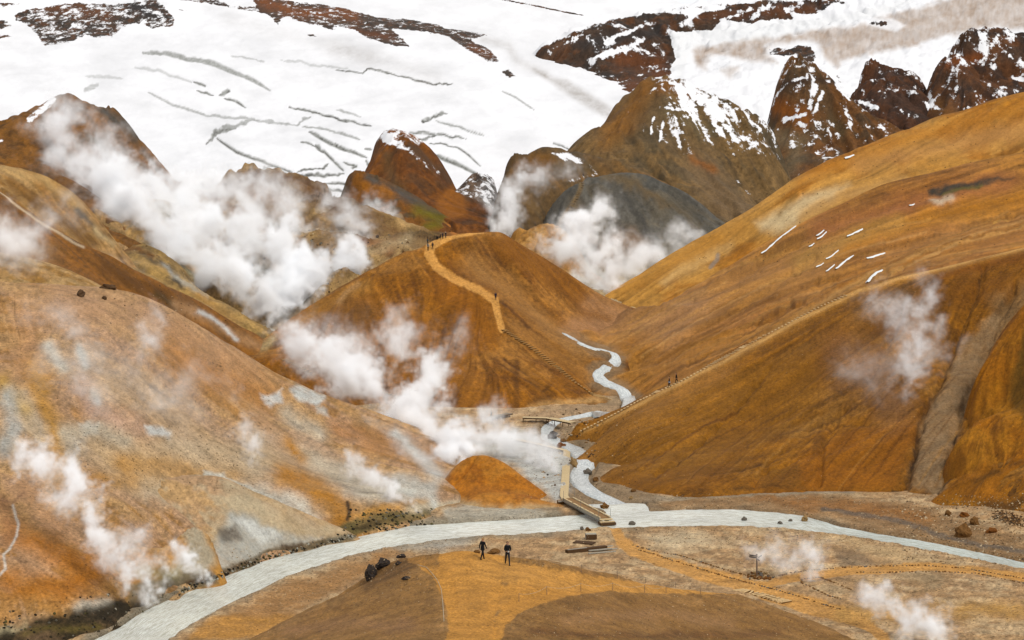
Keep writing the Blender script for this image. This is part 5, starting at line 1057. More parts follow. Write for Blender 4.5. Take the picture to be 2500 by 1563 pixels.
for i, r in enumerate([(196, 724, 32, 18, 'wood_dark', 'left dark outcrop of the two below the crest of the big tan hill'), (264, 706, 34, 14, 'wood_dark', 'dark flat outcrop on the crest line of the big tan hill'), (254, 731, 20, 10, 'wood_dark', 'small round dark outcrop right of the pair on the big tan hill')]):
    rock(*r, group='dark outcrops on the tan hill', seed=i + 1, name='outcrop', cat='rock', depth=.5)
for i, r in enumerate([(495, 462, 16, 18, 'rock_grey', 'tallest grey pinnacle of the three at the edge of the snowfield'), (478, 462, 12, 14, 'basalt', 'left dark pinnacle of the three at the edge of the snowfield'), (512, 465, 12, 12, 'basalt', 'right low pinnacle of the three at the edge of the snowfield'), (668, 782, 22, 28, 'rock_grey', 'grey boulder in the mouth of the steaming gully'), (690, 768, 20, 20, 'basalt', 'dark boulder behind the grey one in the steaming gully')]):
    rock(*r, group='rocks in the steam valley', seed=i + 2, name='pinnacle' if i < 3 else 'boulder', cat='rock')

# stones that edge the trails: every stone an object of its own
ROWS = [([(1545, 1332), (1600, 1347), (1660, 1357), (1720, 1376), (1773, 1392), (1819, 1404), (1847, 1413), (1882, 1412), (1910, 1404), (1966, 1394), (2061, 1386), (2142, 1383), (2247, 1381), (2353, 1388), (2500, 1413)], 'fist sized dark stone in the row along the far edge of the main trail'),
        ([(1560, 1343), (1650, 1371), (1720, 1393), (1791, 1414), (1861, 1432), (1931, 1451), (2001, 1474), (2054, 1489)], 'fist sized dark stone in the row along the near edge of the main trail'),
        ([(2079, 1441), (2037, 1423), (2001, 1410), (1958, 1415), (1956, 1423), (1984, 1436), (2022, 1455), (2054, 1464)], 'fist sized stone in the hairpin row enclosing the fork of the trail'),
        ([(2068, 1398), (2177, 1398), (2282, 1396), (2388, 1401), (2500, 1425)], 'fist sized stone in the row along the near edge of the right hand branch trail')]
rs = random.Random(5)
for pts, lab in ROWS:
    for p in walk(pts, .34):
        if rs.random() < .12: continue
        me = STONES[rs.randrange(5)]
        if not me.materials: me.materials.append(M[('rock_brown', 'rock_grey', 'rock_tan', 'rock_brown', 'rock_rust')[STONES.index(me)]])
        s = rs.uniform(.08, .155)
        o = link('stone', me, None, p + Vector((rs.uniform(-.06, .06), rs.uniform(-.15, .15), .04)))
        o.scale = (s * 1.2, s, s * .8); o.rotation_euler = (0, 0, rs.uniform(0, 6.28))
        tag(o, lab, 'stone', 'stones edging the trails')

# ---- signpost with its cairn
def signpost():
    p = hit(1848, 1406); k = p.y / F
    t = empty('signpost', p); tag(t, 'weathered wooden fingerpost with four arms standing in a ring of stones', 'signpost')
    b = MB(); b.tube((0, 0, -.2), (-.02, 0, 51 * k), .085, .07, 8); b.tube((-.02, 0, 51 * k), (-.02, 0, 53 * k), .1, .09, 8); b.obj('post', M['post_grey'], t)
    for x0, z0, x1, z1, y in ((-2, 49, -18, 51, -.09), (-2, 45, -18, 47, -.09), (3, 44, 11, 49, .08), (1, 42, 5, 37.5, -.1)):
        a, c = Vector((x0 * k, y, z0 * k)), Vector((x1 * k, y, z1 * k))
        m_ = (a + c) / 2; ang = math.atan2(c.z - a.z, c.x - a.x)
        b = MB(); b.box((0, 0, 0), ((c - a).length, .045, .13)); L2 = (c - a).length / 2
        b.v += [(L2, -.0225, -.065), (L2, .0225, -.065), (L2, .0225, .065), (L2, -.0225, .065), (L2 + .09, -.0225, 0), (L2 + .09, .0225, 0)]
        n = len(b.v) - 6
        b.f += [(n, n + 4, n + 3), (n + 1, n + 2, n + 5), (n + 3, n + 4, n + 5, n + 2), (n, n + 1, n + 5, n + 4)]; b.mi += [0] * 4
        o = b.obj('sign_arm', M['sign'], t, m_); o.rotation_euler = (0, -ang, 0)
    rr = random.Random(8)
    for i in range(46):
        a = rr.uniform(0, 6.28); r = rr.uniform(.05, 1.0) ** .6
        x, y = p.x + .15 + r * 1.25 * math.cos(a), p.y + r * 1.6 * math.sin(a) - .3
        o = link('stone', STONES[rr.randrange(5)], None, (x, y, drop(x, y, p.z + 3) + .05 + .18 * (1 - r)))
        s = rr.uniform(.11, .24); o.scale = (s * 1.2, s, s * .85); o.rotation_euler = (rr.random(), rr.random(), rr.uniform(0, 6))
        tag(o, 'loose stone in the small cairn heaped round the foot of the signpost', 'stone', 'cairn stones round the signpost')
signpost()

# ---- boardwalk, bridges
def deck(name, pts, width, label, cat, mats=('wood', 'wood_old'), lift=.35, legs=True, zs=None, rail=False):
    """planks laid across two bearers, following pixel points"""
    P = [hit(*p[:2]) for p in pts]
    for i, p in enumerate(P): p.z += lift if zs is None else zs[i]
    t = empty(name, P[0]); tag(t, label, cat)
    o0 = P[0]
    dk, bl, br = MB(), MB(), MB()
    for s, (a, b) in enumerate(zip(P[:-1], P[1:])):
        d = b - a; L = d.length; d.normalize()
        side = d.cross(Vector((0, 0, 1))).normalized(); up = side.cross(d)
        R = Matrix((side, d, up)).transposed()
        n = max(1, int(L / .15))
        for i in range(n):
            c = a + d * (L * (i + .5) / n) - o0
            dk.box(c + Vector((0, 0, .0 + .006 * ((i * 7) % 5 - 2))), (width + .02 * ((i * 5) % 3), L / n - .014, .045), R, (i * 3 + s) % 2 if False else 0)
        for q, sg in ((bl, -1), (br, 1)):
            q.box((a + b) / 2 - o0 + side * sg * (width / 2 - .12) - up * .13, (.12, L, .2), R)
        if legs:
            for i in range(int(L / 2.2) + 1):
                for sg in (-1, 1):
                    c = a + d * min(L - .1, .1 + i * 2.2) + side * sg * (width / 2 - .12)
                    (bl if sg < 0 else br).box(c - o0 - Vector((0, 0, .55)), (.11, .11, .8))
    o = dk.obj('decking', M[mats[0]], t); o['kind'] = 'stuff'
    bl.obj('bearer', M[mats[1]], t); br.obj('bearer', M[mats[1]], t)
    return t, P
deck('boardwalk', [(1215, 1062), (1255, 1074), (1320, 1088), (1384, 1103), (1381, 1160), (1377, 1214), (1383, 1224)], 1.05, 'pale wooden boardwalk bending sharply beside the side stream', 'boardwalk', mats=('wood_pale', 'wood_old'), lift=.18)
deck('plank_bridge', [(1276, 1030), (1340, 1036), (1398, 1043)], 1.5, 'long pale plank crossing over the side stream with a dark trestle', 'bridge', zs=(.8, 1.1, .8), mats=('wood_pale', 'wood_dark'))
deck('low_bridge', [(1196, 1027), (1220, 1022), (1245, 1016)], 1.3, 'short dark low bridge half hidden in steam where a figure stands', 'bridge', mats=('wood_old', 'wood_dark'), zs=(.5, .6, .5))
def footbridge():
    a, b = hit(1386, 1232), hit(1478, 1281)
    a.z, b.z = .85, .55
    t = empty('footbridge', b); tag(t, 'timber footbridge with thin steel posts over the milky river', 'bridge')
    d = b - a; L = d.length; d.normalize(); side = d.cross(Vector((0, 0, 1))).normalized(); up = side.cross(d); R = Matrix((side, d, up)).transposed()
    W = 1.25
    dk = MB(); n = int(L / .16)
    for i in range(n): dk.box(a + d * (L * (i + .5) / n) - b, (W - .1, L / n - .02, .05), R)
    o = dk.obj('decking', M['tread_brown'], t); o['kind'] = 'stuff'
    for sg in (-1, 1):
        m_ = MB(); m_.box((a + d * (L / 2)) - b + side * sg * W / 2 - up * .12, (.16, L, .34), R); m_.obj('side_beam', M['wood_grey'], t)
        m_ = MB(); m_.box((a + d * (L / 2)) - b + side * sg * (W / 2 - .2) - up * .42, (.2, L * .98, .22), R); m_.obj('girder', M['steel'], t)
        for i in range(7):
            m_ = MB(); m_.box(a + d * (L * (i + .5) / 7) - b + side * sg * (W / 2) + up * .11, (.2, L / 7 * .82, .07), R); m_.obj('kerb_board', M['wood_pale'], t)
        for i in range(3):
            q = a + d * (L * (.04 + .47 * i)) - b + side * sg * (W / 2 + .1)
            m_ = MB(); m_.tube(q - up * .2, q + Vector((0, 0, 1.05)), .022, n=6); m_.obj('post', M['steel'], t)
    for k in (0, 1):
        m_ = MB(); m_.box(Vector((0, 0, -.10 - .22 * k)) + d * (.18 + .42 * k), (W + .3 + .25 * k, .32, .14), R); m_.obj('step', M['wood_pale'], t)
    m_ = MB(); m_.box(d * .5 + Vector((0, 0, -.5)), (W + .6, 1.1, .3), R); m_.obj('footing', M['wood_dark'], t)
    m_ = MB(); m_.box(a - b - d * .1 - up * .35, (W + 1.2, .25, .14), R); m_.obj('sleeper', M['wood_grey'], t)
    m_ = MB(); m_.box(a - b - d * .6 - up * .62, (W + .8, 1.0, .5), R); m_.obj('footing', M['rock_brown'], t)
footbridge()

# ---- stairs
def stairs(name, pts, step, width, depth, label, mat='step', rise=.16, lift=.05, riser=True, turn=0.0):
    P = walk(pts, step)
    t = empty(name, P[0]); tag(t, label, 'stairs')
    b = MB(); b.box((0, 0, 0), (width, depth, rise)); tread = b.mesh('step', [M[mat]])
    b = MB(); b.box((0, 0, 0), (width * .96, .05, rise * 1.5)); ris = b.mesh('riser', [M['riser']])  # dark board, its tone stands in for the shadow gap below each step
    for i, p in enumerate(P):
        q = P[min(i + 1, len(P) - 1)] - P[max(i - 1, 0)]
        a = math.atan2(q.y, q.x) - math.pi / 2 + turn
        o = link('step', tread, t, p - P[0] + Vector((0, 0, lift))); o.rotation_euler = (0, 0, a)
        o.scale = (1 + .12 * math.sin(i * 2.3), 1, 1)
        if riser:
            c = link('riser', ris, o, Vector((0, -depth / 2 - .03 if q.z > 0 else depth / 2 + .03, -rise * .5)))
    return t
stairs('log_stairs', [(1232, 806), (1263, 826), (1298, 848), (1333, 876), (1368, 905), (1403, 933), (1438, 957), (1484, 978)], .72, 1.5, .3, 'long flight of log steps down the right shoulder of the middle hill', rise=.15)
stairs('ridge_stairs', [(1420, 1052), (1500, 1012), (1560, 979), (1640, 942), (1668, 929), (1791, 862), (1896, 805), (2001, 750), (2068, 720)], .62, 1.15, .26, 'very long flight of pale steps climbing the crest of the right ridge', mat='step_pale', rise=.12, riser=False)
stairs('trail_stairs', [(1803, 1442), (1840, 1450), (1880, 1460), (1925, 1473)], .42, 1.3, .16, 'short flight of timber edged steps from the front mound down to the trail', mat='step_pale', rise=.16)
stairs('gully_stairs', [(696, 878), (730, 895), (768, 914)], .8, 1.5, .3, 'log steps in steam along the foot of the middle hill', rise=.15)
stairs('steam_stairs', [(938, 958), (965, 966), (994, 976)], .8, 1.5, .3, 'few log steps almost lost in the dense white steam', rise=.15)
stairs('far_stairs', [(1420, 446), (1414, 470), (1396, 500), (1376, 530), (1362, 556)], 1.5, 2.0, .5, 'faint stepped trail down the charcoal grey hump', mat='wood_old', rise=.12, riser=False)

# ---- timber lying by the bridge
def stack(name, pxpy, parts, label, cat):
    p = hit(*pxpy)
    t = empty(name, p); tag(t, label, cat, 'spare timber lying by the footbridge')
    for nm, (x, y, z), (l, w, h), rz, ry, mt in parts:
        b = MB(); b.box((0, 0, 0), (l, w, h))
        o = b.obj(nm, M[mt], t, (x, y, z)); o.rotation_euler = (0, ry, rz)
stack('beam', (1432, 1348), [('board', (0, .4, .20), (5.0, .55, .38), .52, 0, 'wood_dark'), ('slat', (-1.0, -.25, .41), (2.4, .16, .05), .52, 0, 'wood_grey')], 'long dark squared beam, longest piece of the spare timber', 'timber beam')
for i, (px, py, l, rz, z) in enumerate(((1470, 1351, 3.2, .38, .1), (1466, 1347, 2.8, .44, .22), (1476, 1345, 3.0, .40, .12), (1472, 1342, 2.4, .47, .30))):
    stack('plank', (px, py), [('board', (0, 0, z), (l, .2, .1), rz, 0, 'wood_grey')], ('grey plank nearest to the camera in the loose pile beside the dark beam', 'short grey plank lying on top of the nearest plank', 'middle grey plank of the loose pile beside the dark beam', 'short grey plank at the top of the loose pile')[i], 'plank')
stack('wooden_panel', (1428, 1328), [('board', (-.2, 0, .08), (2.3, .35, .08), -.35, 0, 'wood_dark'), ('board', (-.05, .40, .09), (2.3, .35, .08), -.35, 0, 'wood_dark'), ('board', (.1, .80, .10), (2.3, .35, .08), -.35, 0, 'wood_dark')], 'flat brown wooden panel lying on gravel behind the beam', 'panel')
stack('crate', (1443, 1318), [('slat', (0, 0, .62), (1.15, .3, .06), .1, 0, 'wood_grey'), ('slat', (0, .36, .62), (1.15, .3, .06), .1, 0, 'wood_grey'), ('slat', (-.02, .72, .62), (1.15, .3, .06), .1, 0, 'wood_pale'), ('side', (0, -.15, .32), (1.1, .06, .5), .1, 0, 'wood_dark'), ('side', (.55, .4, .32), (.06, 1.1, .5), .1, 0, 'wood_dark'), ('side', (-.55, .35, .32), (.06, 1.1, .5), .1, 0, 'wood_grey')], 'grey slatted crate standing behind the flat wooden panel', 'crate')

# ---- rope fences along the wide track
def rope_fence(posts, label, h=.62):
    P = [hit(*p) for p in posts]
    t = empty('rope_fence', P[0]); tag(t, label, 'fence')
    b = MB(); b.tube((0, 0, -.1), (0, 0, h), .022, .018, 6); me = b.mesh('post', [M['post_grey']])
    for p in P: link('post', me, t, p - P[0])
    r = MB()
    for a, c in zip(P[:-1], P[1:]):
        pr = None
        for k in range(9):
            s = k / 8; q = a.lerp(c, s) - P[0] + Vector((0, 0, h - .05 - .22 * 4 * s * (1 - s)))
            if pr is not None: r.tube(pr, q, .011, n=4)
            pr = q
    r.obj('rope', M['rope'], t)
rope_fence([(1316, 1379), (1419, 1398), (1507, 1413), (1576, 1424), (1649, 1436)], 'thin rope fence on slim posts along the far edge of the wide track')
rope_fence([(1267, 1470), (1335, 1452), (1418, 1444), (1496, 1442), (1574, 1447), (1626, 1448), (1710, 1450)], 'thin rope fence on slim posts along the near edge of the wide track')
def ground_rope():
    P = walk([(1020, 1380), (1041, 1386), (1056, 1402), (1068, 1418), (1077, 1438), (1081, 1472), (1084, 1520)], .5)
    b = MB()
    for a, c in zip(P[:-1], P[1:]): b.tube(a - P[0] + Vector((0, 0, .03)), c - P[0] + Vector((0, 0, .03)), .022, n=5)
    tag(b.obj('rope', M['rope'], None, P[0]), 'slack pale rope lying along the left edge of the wide track', 'rope')
ground_rope()

# ---- snow strips left on the orange slopes
SNOWM = simple_mat('old_snow', (250, 250, 252), .7, .2, .04, 3.0)
SNOWM.node_tree.nodes['Principled BSDF'].inputs['Base Color'].default_value = (.85, .85, .87, 1)
def snow_strip(pts, w, label):
    P = walk(pts, 1.2)
    n = len(P)
    if n < 3: return
    k, co = 5, []
    for i, p in enumerate(P):
        q = P[min(i + 1, n - 1)] - P[max(i - 1, 0)]; q.z = 0
        s = Vector((-q.y, q.x, 0)).normalized()
        W = .75 * w * p.y / F * (.25 + .75 * math.sin(math.pi * (i + .4) / n) ** .6) * (1 + .25 * math.sin(i * 1.9)) * 1.3
        for j in range(k):
            t = (j / (k - 1) - .5)
            v = p + s * W * t * 2
            co.append((v.x, v.y, drop(v.x, v.y, p.z + 15) + .16 * (1 - (2 * t) ** 2) - .05))
    co = np.array(co).reshape(n, k, 3)
    for _ in range(2):
        z = np.pad(co[:, :, 2], ((2, 2), (0, 0)), 'edge'); co[:, :, 2] = np.maximum(co[:, :, 2], sum(z[i:i + n] for i in range(5)) / 5.0)
    co[:, 1:-1, 2] += .05
    co = co.reshape(-1, 3); ii = np.arange(n * k).reshape(n, k)
    q = np.stack([ii[:-1, :-1], ii[:-1, 1:], ii[1:, 1:], ii[1:, :-1]], -1).reshape(-1, 4)
    base = co[0].copy()
    me = mesh_np('snow_strip', co - base, q[:, ::-1]); me.materials.append(SNOWM)
    o = link('snow_strip', me, None, base)
    tag(o, label, 'snow patch', 'thin snow strips on the orange slope')
for s in [([(1858, 625), (1880, 602), (1905, 580), (1947, 549)], 5, 'longest white snow strip slanting on the orange slope'), ([(1992, 580), (2012, 562)], 3, 'short snow sliver, upper of two side by side right of the longest strip'), ([(1994, 590), (2019, 565)], 3, 'short snow sliver, lower of two side by side right of the longest strip'), ([(1974, 607), (1988, 594)], 2.4, 'tiny snow dash below the two side by side slivers'), ([(2067, 581), (2085, 570), (2107, 559)], 3, 'narrow snow strip highest on the orange slope right of the slivers'), ([(2016, 638), (2051, 608)], 2.4, 'hairline snow streak left of the curved strip'), ([(2039, 660), (2060, 640), (2089, 621)], 4.5, 'curved tapering snow strip in the middle of the orange slope'), ([(2115, 634), (2140, 624), (2168, 616)], 6, 'broad short snow bar right of the curved strip'), ([(2117, 693), (2126, 678), (2138, 667), (2156, 659)], 7, 'comma shaped snow patch touching the stepped ridge'), ([(2016, 666), (2038, 646)], 2.4, 'broken snow dots below the curved strip'), ([(1992, 656), (2012, 642)], 2, 'faintest snow thread left of the broken dots'), ([(2062, 390), (2074, 383), (2090, 376)], 4, 'white snow wedge on the skyline of the upper orange slope'), ([(2219, 505), (2236, 497)], 3.5, 'small snow fleck below the dark mineral stain')]:
    snow_strip(*s)
# ------------------------------------------------------------------ people
def cloth(name, c, r=.85): return simple_mat(name, c, r, .15, .18, 9.0)
PM = {k: cloth('cloth_' + k, c) for k, c in (('black', (22, 22, 26)), ('navy', (30, 34, 58)), ('grey', (74, 74, 80)), ('charcoal', (44, 44, 48)), ('white', (214, 218, 214)), ('blue', (132, 170, 206)), ('steel', (86, 96, 108)), ('teal', (40, 70, 84)), ('olive', (70, 66, 50)))}
PM['skin'] = cloth('skin', (206, 158, 128), .6); PM['hair'] = cloth('hair_dark', (38, 26, 20)); PM['hat'] = cloth('knit_tan', (170, 128, 84)); PM['boot'] = cloth('boot_dark', (30, 24, 20)); PM['red'] = cloth('knit_dark_red', (64, 26, 26))

def figure(name, label, px, py, hpx, yaw, top, legs, pose='walk', swing=.6, head='hair', extras=(), group=None, lean=0.0, shin=None, feet=None):
    p = hit(px, py) if feet is None else feet
    H = hpx * p.y / F
    J, E, Rd, reg = [], [], [], []
    def jt(co, r, par, rg):
        J.append(Vector(co)); Rd.append(r if isinstance(r, tuple) else (r, r)); reg.append(rg)
        if par is not None: E.append((par, len(J) - 1))
        return len(J) - 1
    ln = lambda z: -lean * max(0, z - .5)
    sit = pose == 'sit'
    dz = -.26 if sit else 0.0
    pel = jt((0, 0, .52 + dz), (.082, .062), None, 'legs')
    sp = jt((0, ln(.62), .63 + dz), (.078, .056), pel, 'top')
    chs = jt((0, ln(.75), .745 + dz), (.098, .064), sp, 'top')
    nk = jt((0, ln(.84) - .008, .838 + dz), .036, chs, 'top')
    hb = jt((0, ln(.88) - .016, .878 + dz), (.042, .048), nk, 'skin')
    hm = jt((0, ln(.93) - .018, .93 + dz), (.050, .060), hb, 'skin')
    ht = jt((0, ln(.97) - .008, .972 + dz), (.034, .040), hm, 'skin')
    jt((0, ln(.91) - .085, .915 + dz), .012, hm, 'skin')                       # nose
    for s in (-1, 1): jt((s * .058, ln(.92) - .005, .918 + dz), .010, hm, 'skin')   # ears
    for s in (-1, 1):
        sw = swing * s
        if pose == 'walk':
            kn = (s * .052, -.22 * math.sin(sw * .75) - .015, .52 - .235 * math.cos(sw * .75))
            f = .03 if sw > 0 else .085 * abs(sw)
            an = (s * .055, kn[1] - .235 * math.sin(sw * .45 - (0 if sw > 0 else .5 * abs(sw))), .04 + (f * .6 if sw < 0 else .0))
        elif sit:
            kn, an = (s * .08, -.22, .30), (s * .075, -.24, .045)
        else:
            kn, an = (s * .056, -.01, .285), (s * .06, .012, .042)
        hp = jt((s * .048, 0, .492 + dz), .060, pel, 'legs')
        k = jt(kn, .041, hp, 'legs')
        a = jt(an, .029, k, shin or 'legs')
        b = jt((an[0], an[1] + .012, .022 + max(0, an[2] - .042)), .028, a, 'boot')
        jt((an[0] + s * .012, an[1] - .088, .020 + max(0, an[2] - .045)), (.027, .021), b, 'boot')
        sh = jt((s * .104, ln(.80), .798 + dz), .046, chs, 'top')
        if 'hold' in extras:
            el, wr, pa = (s * .135, -.02, .655), (s * .062, -.135, .60), (s * .040, -.165, .595)
        elif sit:
            el, wr, pa = (s * .13, -.05, .645 + dz), (s * .10, -.17, .60 + dz), (s * .09, -.205, .585 + dz)
        else:
            q = -sw if pose == 'walk' else .1
            el = (s * .128, ln(.65) + -.155 * math.sin(q * .55), .655); wr = (s * .138, el[1] - .15 * math.sin(q * .55 + .25), .51); pa = (s * .138, wr[1] - .014, .472)
        e = jt(el, .033, sh, 'top'); w = jt(wr, .023, e, 'top'); h = jt(pa, (.014, .021), w, 'skin')
        pv = (Vector(pa) - Vector(wr)).normalized(); sd = Vector((0, 1, 0)) if abs(pv.y) < .7 else Vector((0, 0, 1))
        for i, (o_, l_) in enumerate(((-.016, .036), (-.005, .042), (.006, .039), (.016, .030))):
            c = Vector(pa) + sd * o_
            m1 = jt(c + pv * l_ * .55, .0058, h, 'skin'); jt(c + pv * l_ + Vector((-s * .008, 0, 0)), .005, m1, 'skin')
        th = jt(Vector(pa) - pv * .006 - sd * .026 + Vector((-s * .006, 0, 0)), .0066, h, 'skin'); jt(Vector(pa) + pv * .020 - sd * .034 + Vector((-s * .012, 0, 0)), .0055, th, 'skin')
    me = bpy.data.meshes.new('skeleton'); me.from_pydata(J, E, [])
    tmp = link('skeleton', me)
    sk = tmp.modifiers.new('s', 'SKIN'); sk.use_smooth_shade = True
    sb = tmp.modifiers.new('u', 'SUBSURF'); sb.levels = sb.render_levels = 1
    for i, v in enumerate(me.skin_vertices[0].data):
        v.radius = Rd[i]; v.use_root = i == pel
    bpy.context.view_layer.update()
    dg = bpy.context.evaluated_depsgraph_get()
    body = bpy.data.meshes.new_from_object(tmp.evaluated_get(dg)); body.name = name
    bpy.data.objects.remove(tmp); bpy.data.meshes.remove(me)
    segs = [(J[a], J[b], reg[b]) for a, b in E]
    order = ['top', 'legs', 'skin', 'boot', 'shin']
    mats = [PM[top], PM[legs], PM['skin'], PM['boot']]
    if shin == 'skin': pass
    body.materials.clear()
    for m_ in mats: body.materials.append(m_)
    for f in body.polygons:
        c = f.center; best, rg = 9, 'top'
        for a, b, r_ in segs:
            ab = b - a; t = max(0, min(1, (c - a).dot(ab) / (ab.length_squared + 1e-9)))
            d = (c - a - ab * t).length
            if d < best: best, rg = d, r_
        f.material_index = order.index(rg) if rg in order[:4] else 1
        f.use_smooth = True
    o = link(name, body, None, p - Vector((0, 0, .01 * H)))
    o.scale = (H, H, H); o.rotation_euler = (0, 0, yaw)
    tag(o, label, 'person', group)
    hy = ln(.95) - .012
    if head:                                              # hair or hat: a cap over the skull
        bm = bmesh.new(); bmesh.ops.create_uvsphere(bm, u_segments=14, v_segments=9, radius=1)
        for v in list(bm.verts):
            if v.co.z < -.35 or (v.co.y < -.55 and v.co.z < .25): bm.verts.remove(v)
        for v in bm.verts: v.co = Vector((v.co.x * .060, v.co.y * .070 + hy + .006, v.co.z * .056 + .945 + dz))
        m_ = bpy.data.meshes.new('cap'); bm.to_mesh(m_); bm.free(); m_.materials.append(PM[head])
        for f in m_.polygons: f.use_smooth = True
        link('hair' if head == 'hair' else 'hat', m_, o)
    for s in (-1, 1):
        bm = bmesh.new(); bmesh.ops.create_icosphere(bm, subdivisions=1, radius=.0075, matrix=Matrix.Translation((s * .021, ln(.93) - .074, .936 + dz)))
        m_ = bpy.data.meshes.new('eye'); bm.to_mesh(m_); bm.free(); m_.materials.append(PM['hair']); link('eye', m_, o)
    if 'pack' in extras or 'blackpack' in extras:
        b = MB(); b.box((0, .105 + ln(.74), .735 + dz), (.16, .10, .23), None, 0, .85); k = b.obj('backpack', PM['black' if 'blackpack' in extras else 'charcoal'], o)
        bv = k.modifiers.new('b', 'BEVEL'); bv.width = .02; bv.segments = 2
    if 'apron' in extras:                                 # a pale garment tied at the hips
        bm = bmesh.new(); bmesh.ops.create_cone(bm, cap_ends=False, segments=16, radius1=.105, radius2=.092, depth=.15, matrix=Matrix.Translation((0, 0, .50)))
        for v in bm.verts: v.co.y *= .85
        m_ = bpy.data.meshes.new('tied_jacket'); bm.to_mesh(m_); bm.free(); m_.materials.append(PM['blue']); link('tied_jacket', m_, o)
    if 'collar' in extras:
        b = MB(); b.tube((0, ln(.83), .82), (0, ln(.87) - .01, .862), .058, .050, 12); b.obj('scarf', PM['grey'], o, None, True)
    if 'coat' in extras:
        bm = bmesh.new(); bmesh.ops.create_cone(bm, cap_ends=False, segments=18, radius1=.108, radius2=.088, depth=.17, matrix=Matrix.Translation((0, 0, .53)))
        for v in bm.verts: v.co.y *= .78
        m_ = bpy.data.meshes.new('coat_skirt'); bm.to_mesh(m_); bm.free(); m_.materials.append(PM[top]); link('coat_skirt', m_, o)
    return o
PI = math.pi
HK = 'hikers on the ridge and hill paths'
figure('person', 'hiker in black with a tan knit hat walking away on the front mound', 1178, 1366, 53, PI * .80, 'black', 'black', swing=.62, head='hat', extras=('coat',), group='two hikers on the front mound', lean=.05)
h2 = figure('person', 'hiker in a black jacket and grey trousers walking forward with a camera in front', 1239, 1379, 58, .18, 'black', 'charcoal', swing=.62, head='red', extras=('hold', 'collar', 'pack'), group='two hikers on the front mound', lean=.06)
def held_camera(o):
    q = o.matrix_basis @ Vector((0, -.185, .60)); s = o.scale.x
    t = empty('camera', q, o.rotation_euler.z); tag(t, 'small grey camera held at the waist by the hiker walking forward', 'camera')
    b = MB(); b.box((0, 0, 0), (.075 * s, .035 * s, .05 * s)); b.box((0, 0, .03 * s), (.03 * s, .03 * s, .014 * s)); b.obj('body', M['steel'], t)
    b = MB(); b.tube((0, -.015 * s, 0), (0, -.055 * s, 0), .024 * s, .022 * s, 12); b.obj('lens', PM['white'], t)
held_camera(h2)
figure('person', 'hiker with a pale blue jacket round the hips at the foot of the ridge stairs', 1634, 946, 27, PI * 1.45, 'black', 'black', swing=.3, head='hair', extras=('apron',), group=HK)
figure('person', 'hiker all in black, upper of the two on the ridge stairs', 1652, 936, 26, PI * 1.5, 'black', 'black', swing=.45, head='hair', extras=('coat',), group=HK, lean=.12)
figure('person', 'lone walker in a dark blue jacket halfway up the ridge path of the middle hill', 1210, 733, 20, PI, 'navy', 'charcoal', swing=.45, head='hair', extras=('coat',), group=HK)
figure('person', 'walker in white with a black backpack near the top of the middle hill', 1045, 612, 19, PI * .98, 'white', 'black', swing=.4, head='hair', extras=('blackpack',), group=HK)
figure('person', 'walker in dark grey beside the one in white near the top of the middle hill', 1056, 609, 18, PI * 1.02, 'charcoal', 'black', swing=.5, head='hair', group=HK)
figure('person', 'dark figure on the edge of the path just behind the walker in white', 1044, 596, 14, PI * .9, 'teal', 'black', swing=.3, head='hair', group=HK)
figure('person', 'person in black sitting at the left end of the group on the hilltop', 1068, 586, 16, PI * 1.1, 'black', 'black', pose='sit', head='hair', group=HK)
figure('person', 'person in black standing second from the left in the hilltop group', 1076, 584, 16, PI * .5, 'black', 'black', pose='stand', head='hair', group=HK)
figure('person', 'person in navy standing third in the hilltop group', 1081, 583, 16, PI * 1.3, 'navy', 'black', pose='stand', head='hair', group=HK)
figure('person', 'person with a white hat at the right end of the hilltop group', 1088, 581, 15, PI * .2, 'black', 'charcoal', pose='stand', head='white', group=HK)
figure('person', 'grey figure wrapped in steam standing at the short low bridge', 1199, 1022, 22, PI * .5, 'steel', 'charcoal', swing=.5, head='hair', group=HK)
figure('person', 'tiny lone figure on the saddle of the grey hill in the distance', 1424, 432, 9.5, PI, 'black', 'black', pose='stand', head='hair', group=HK)

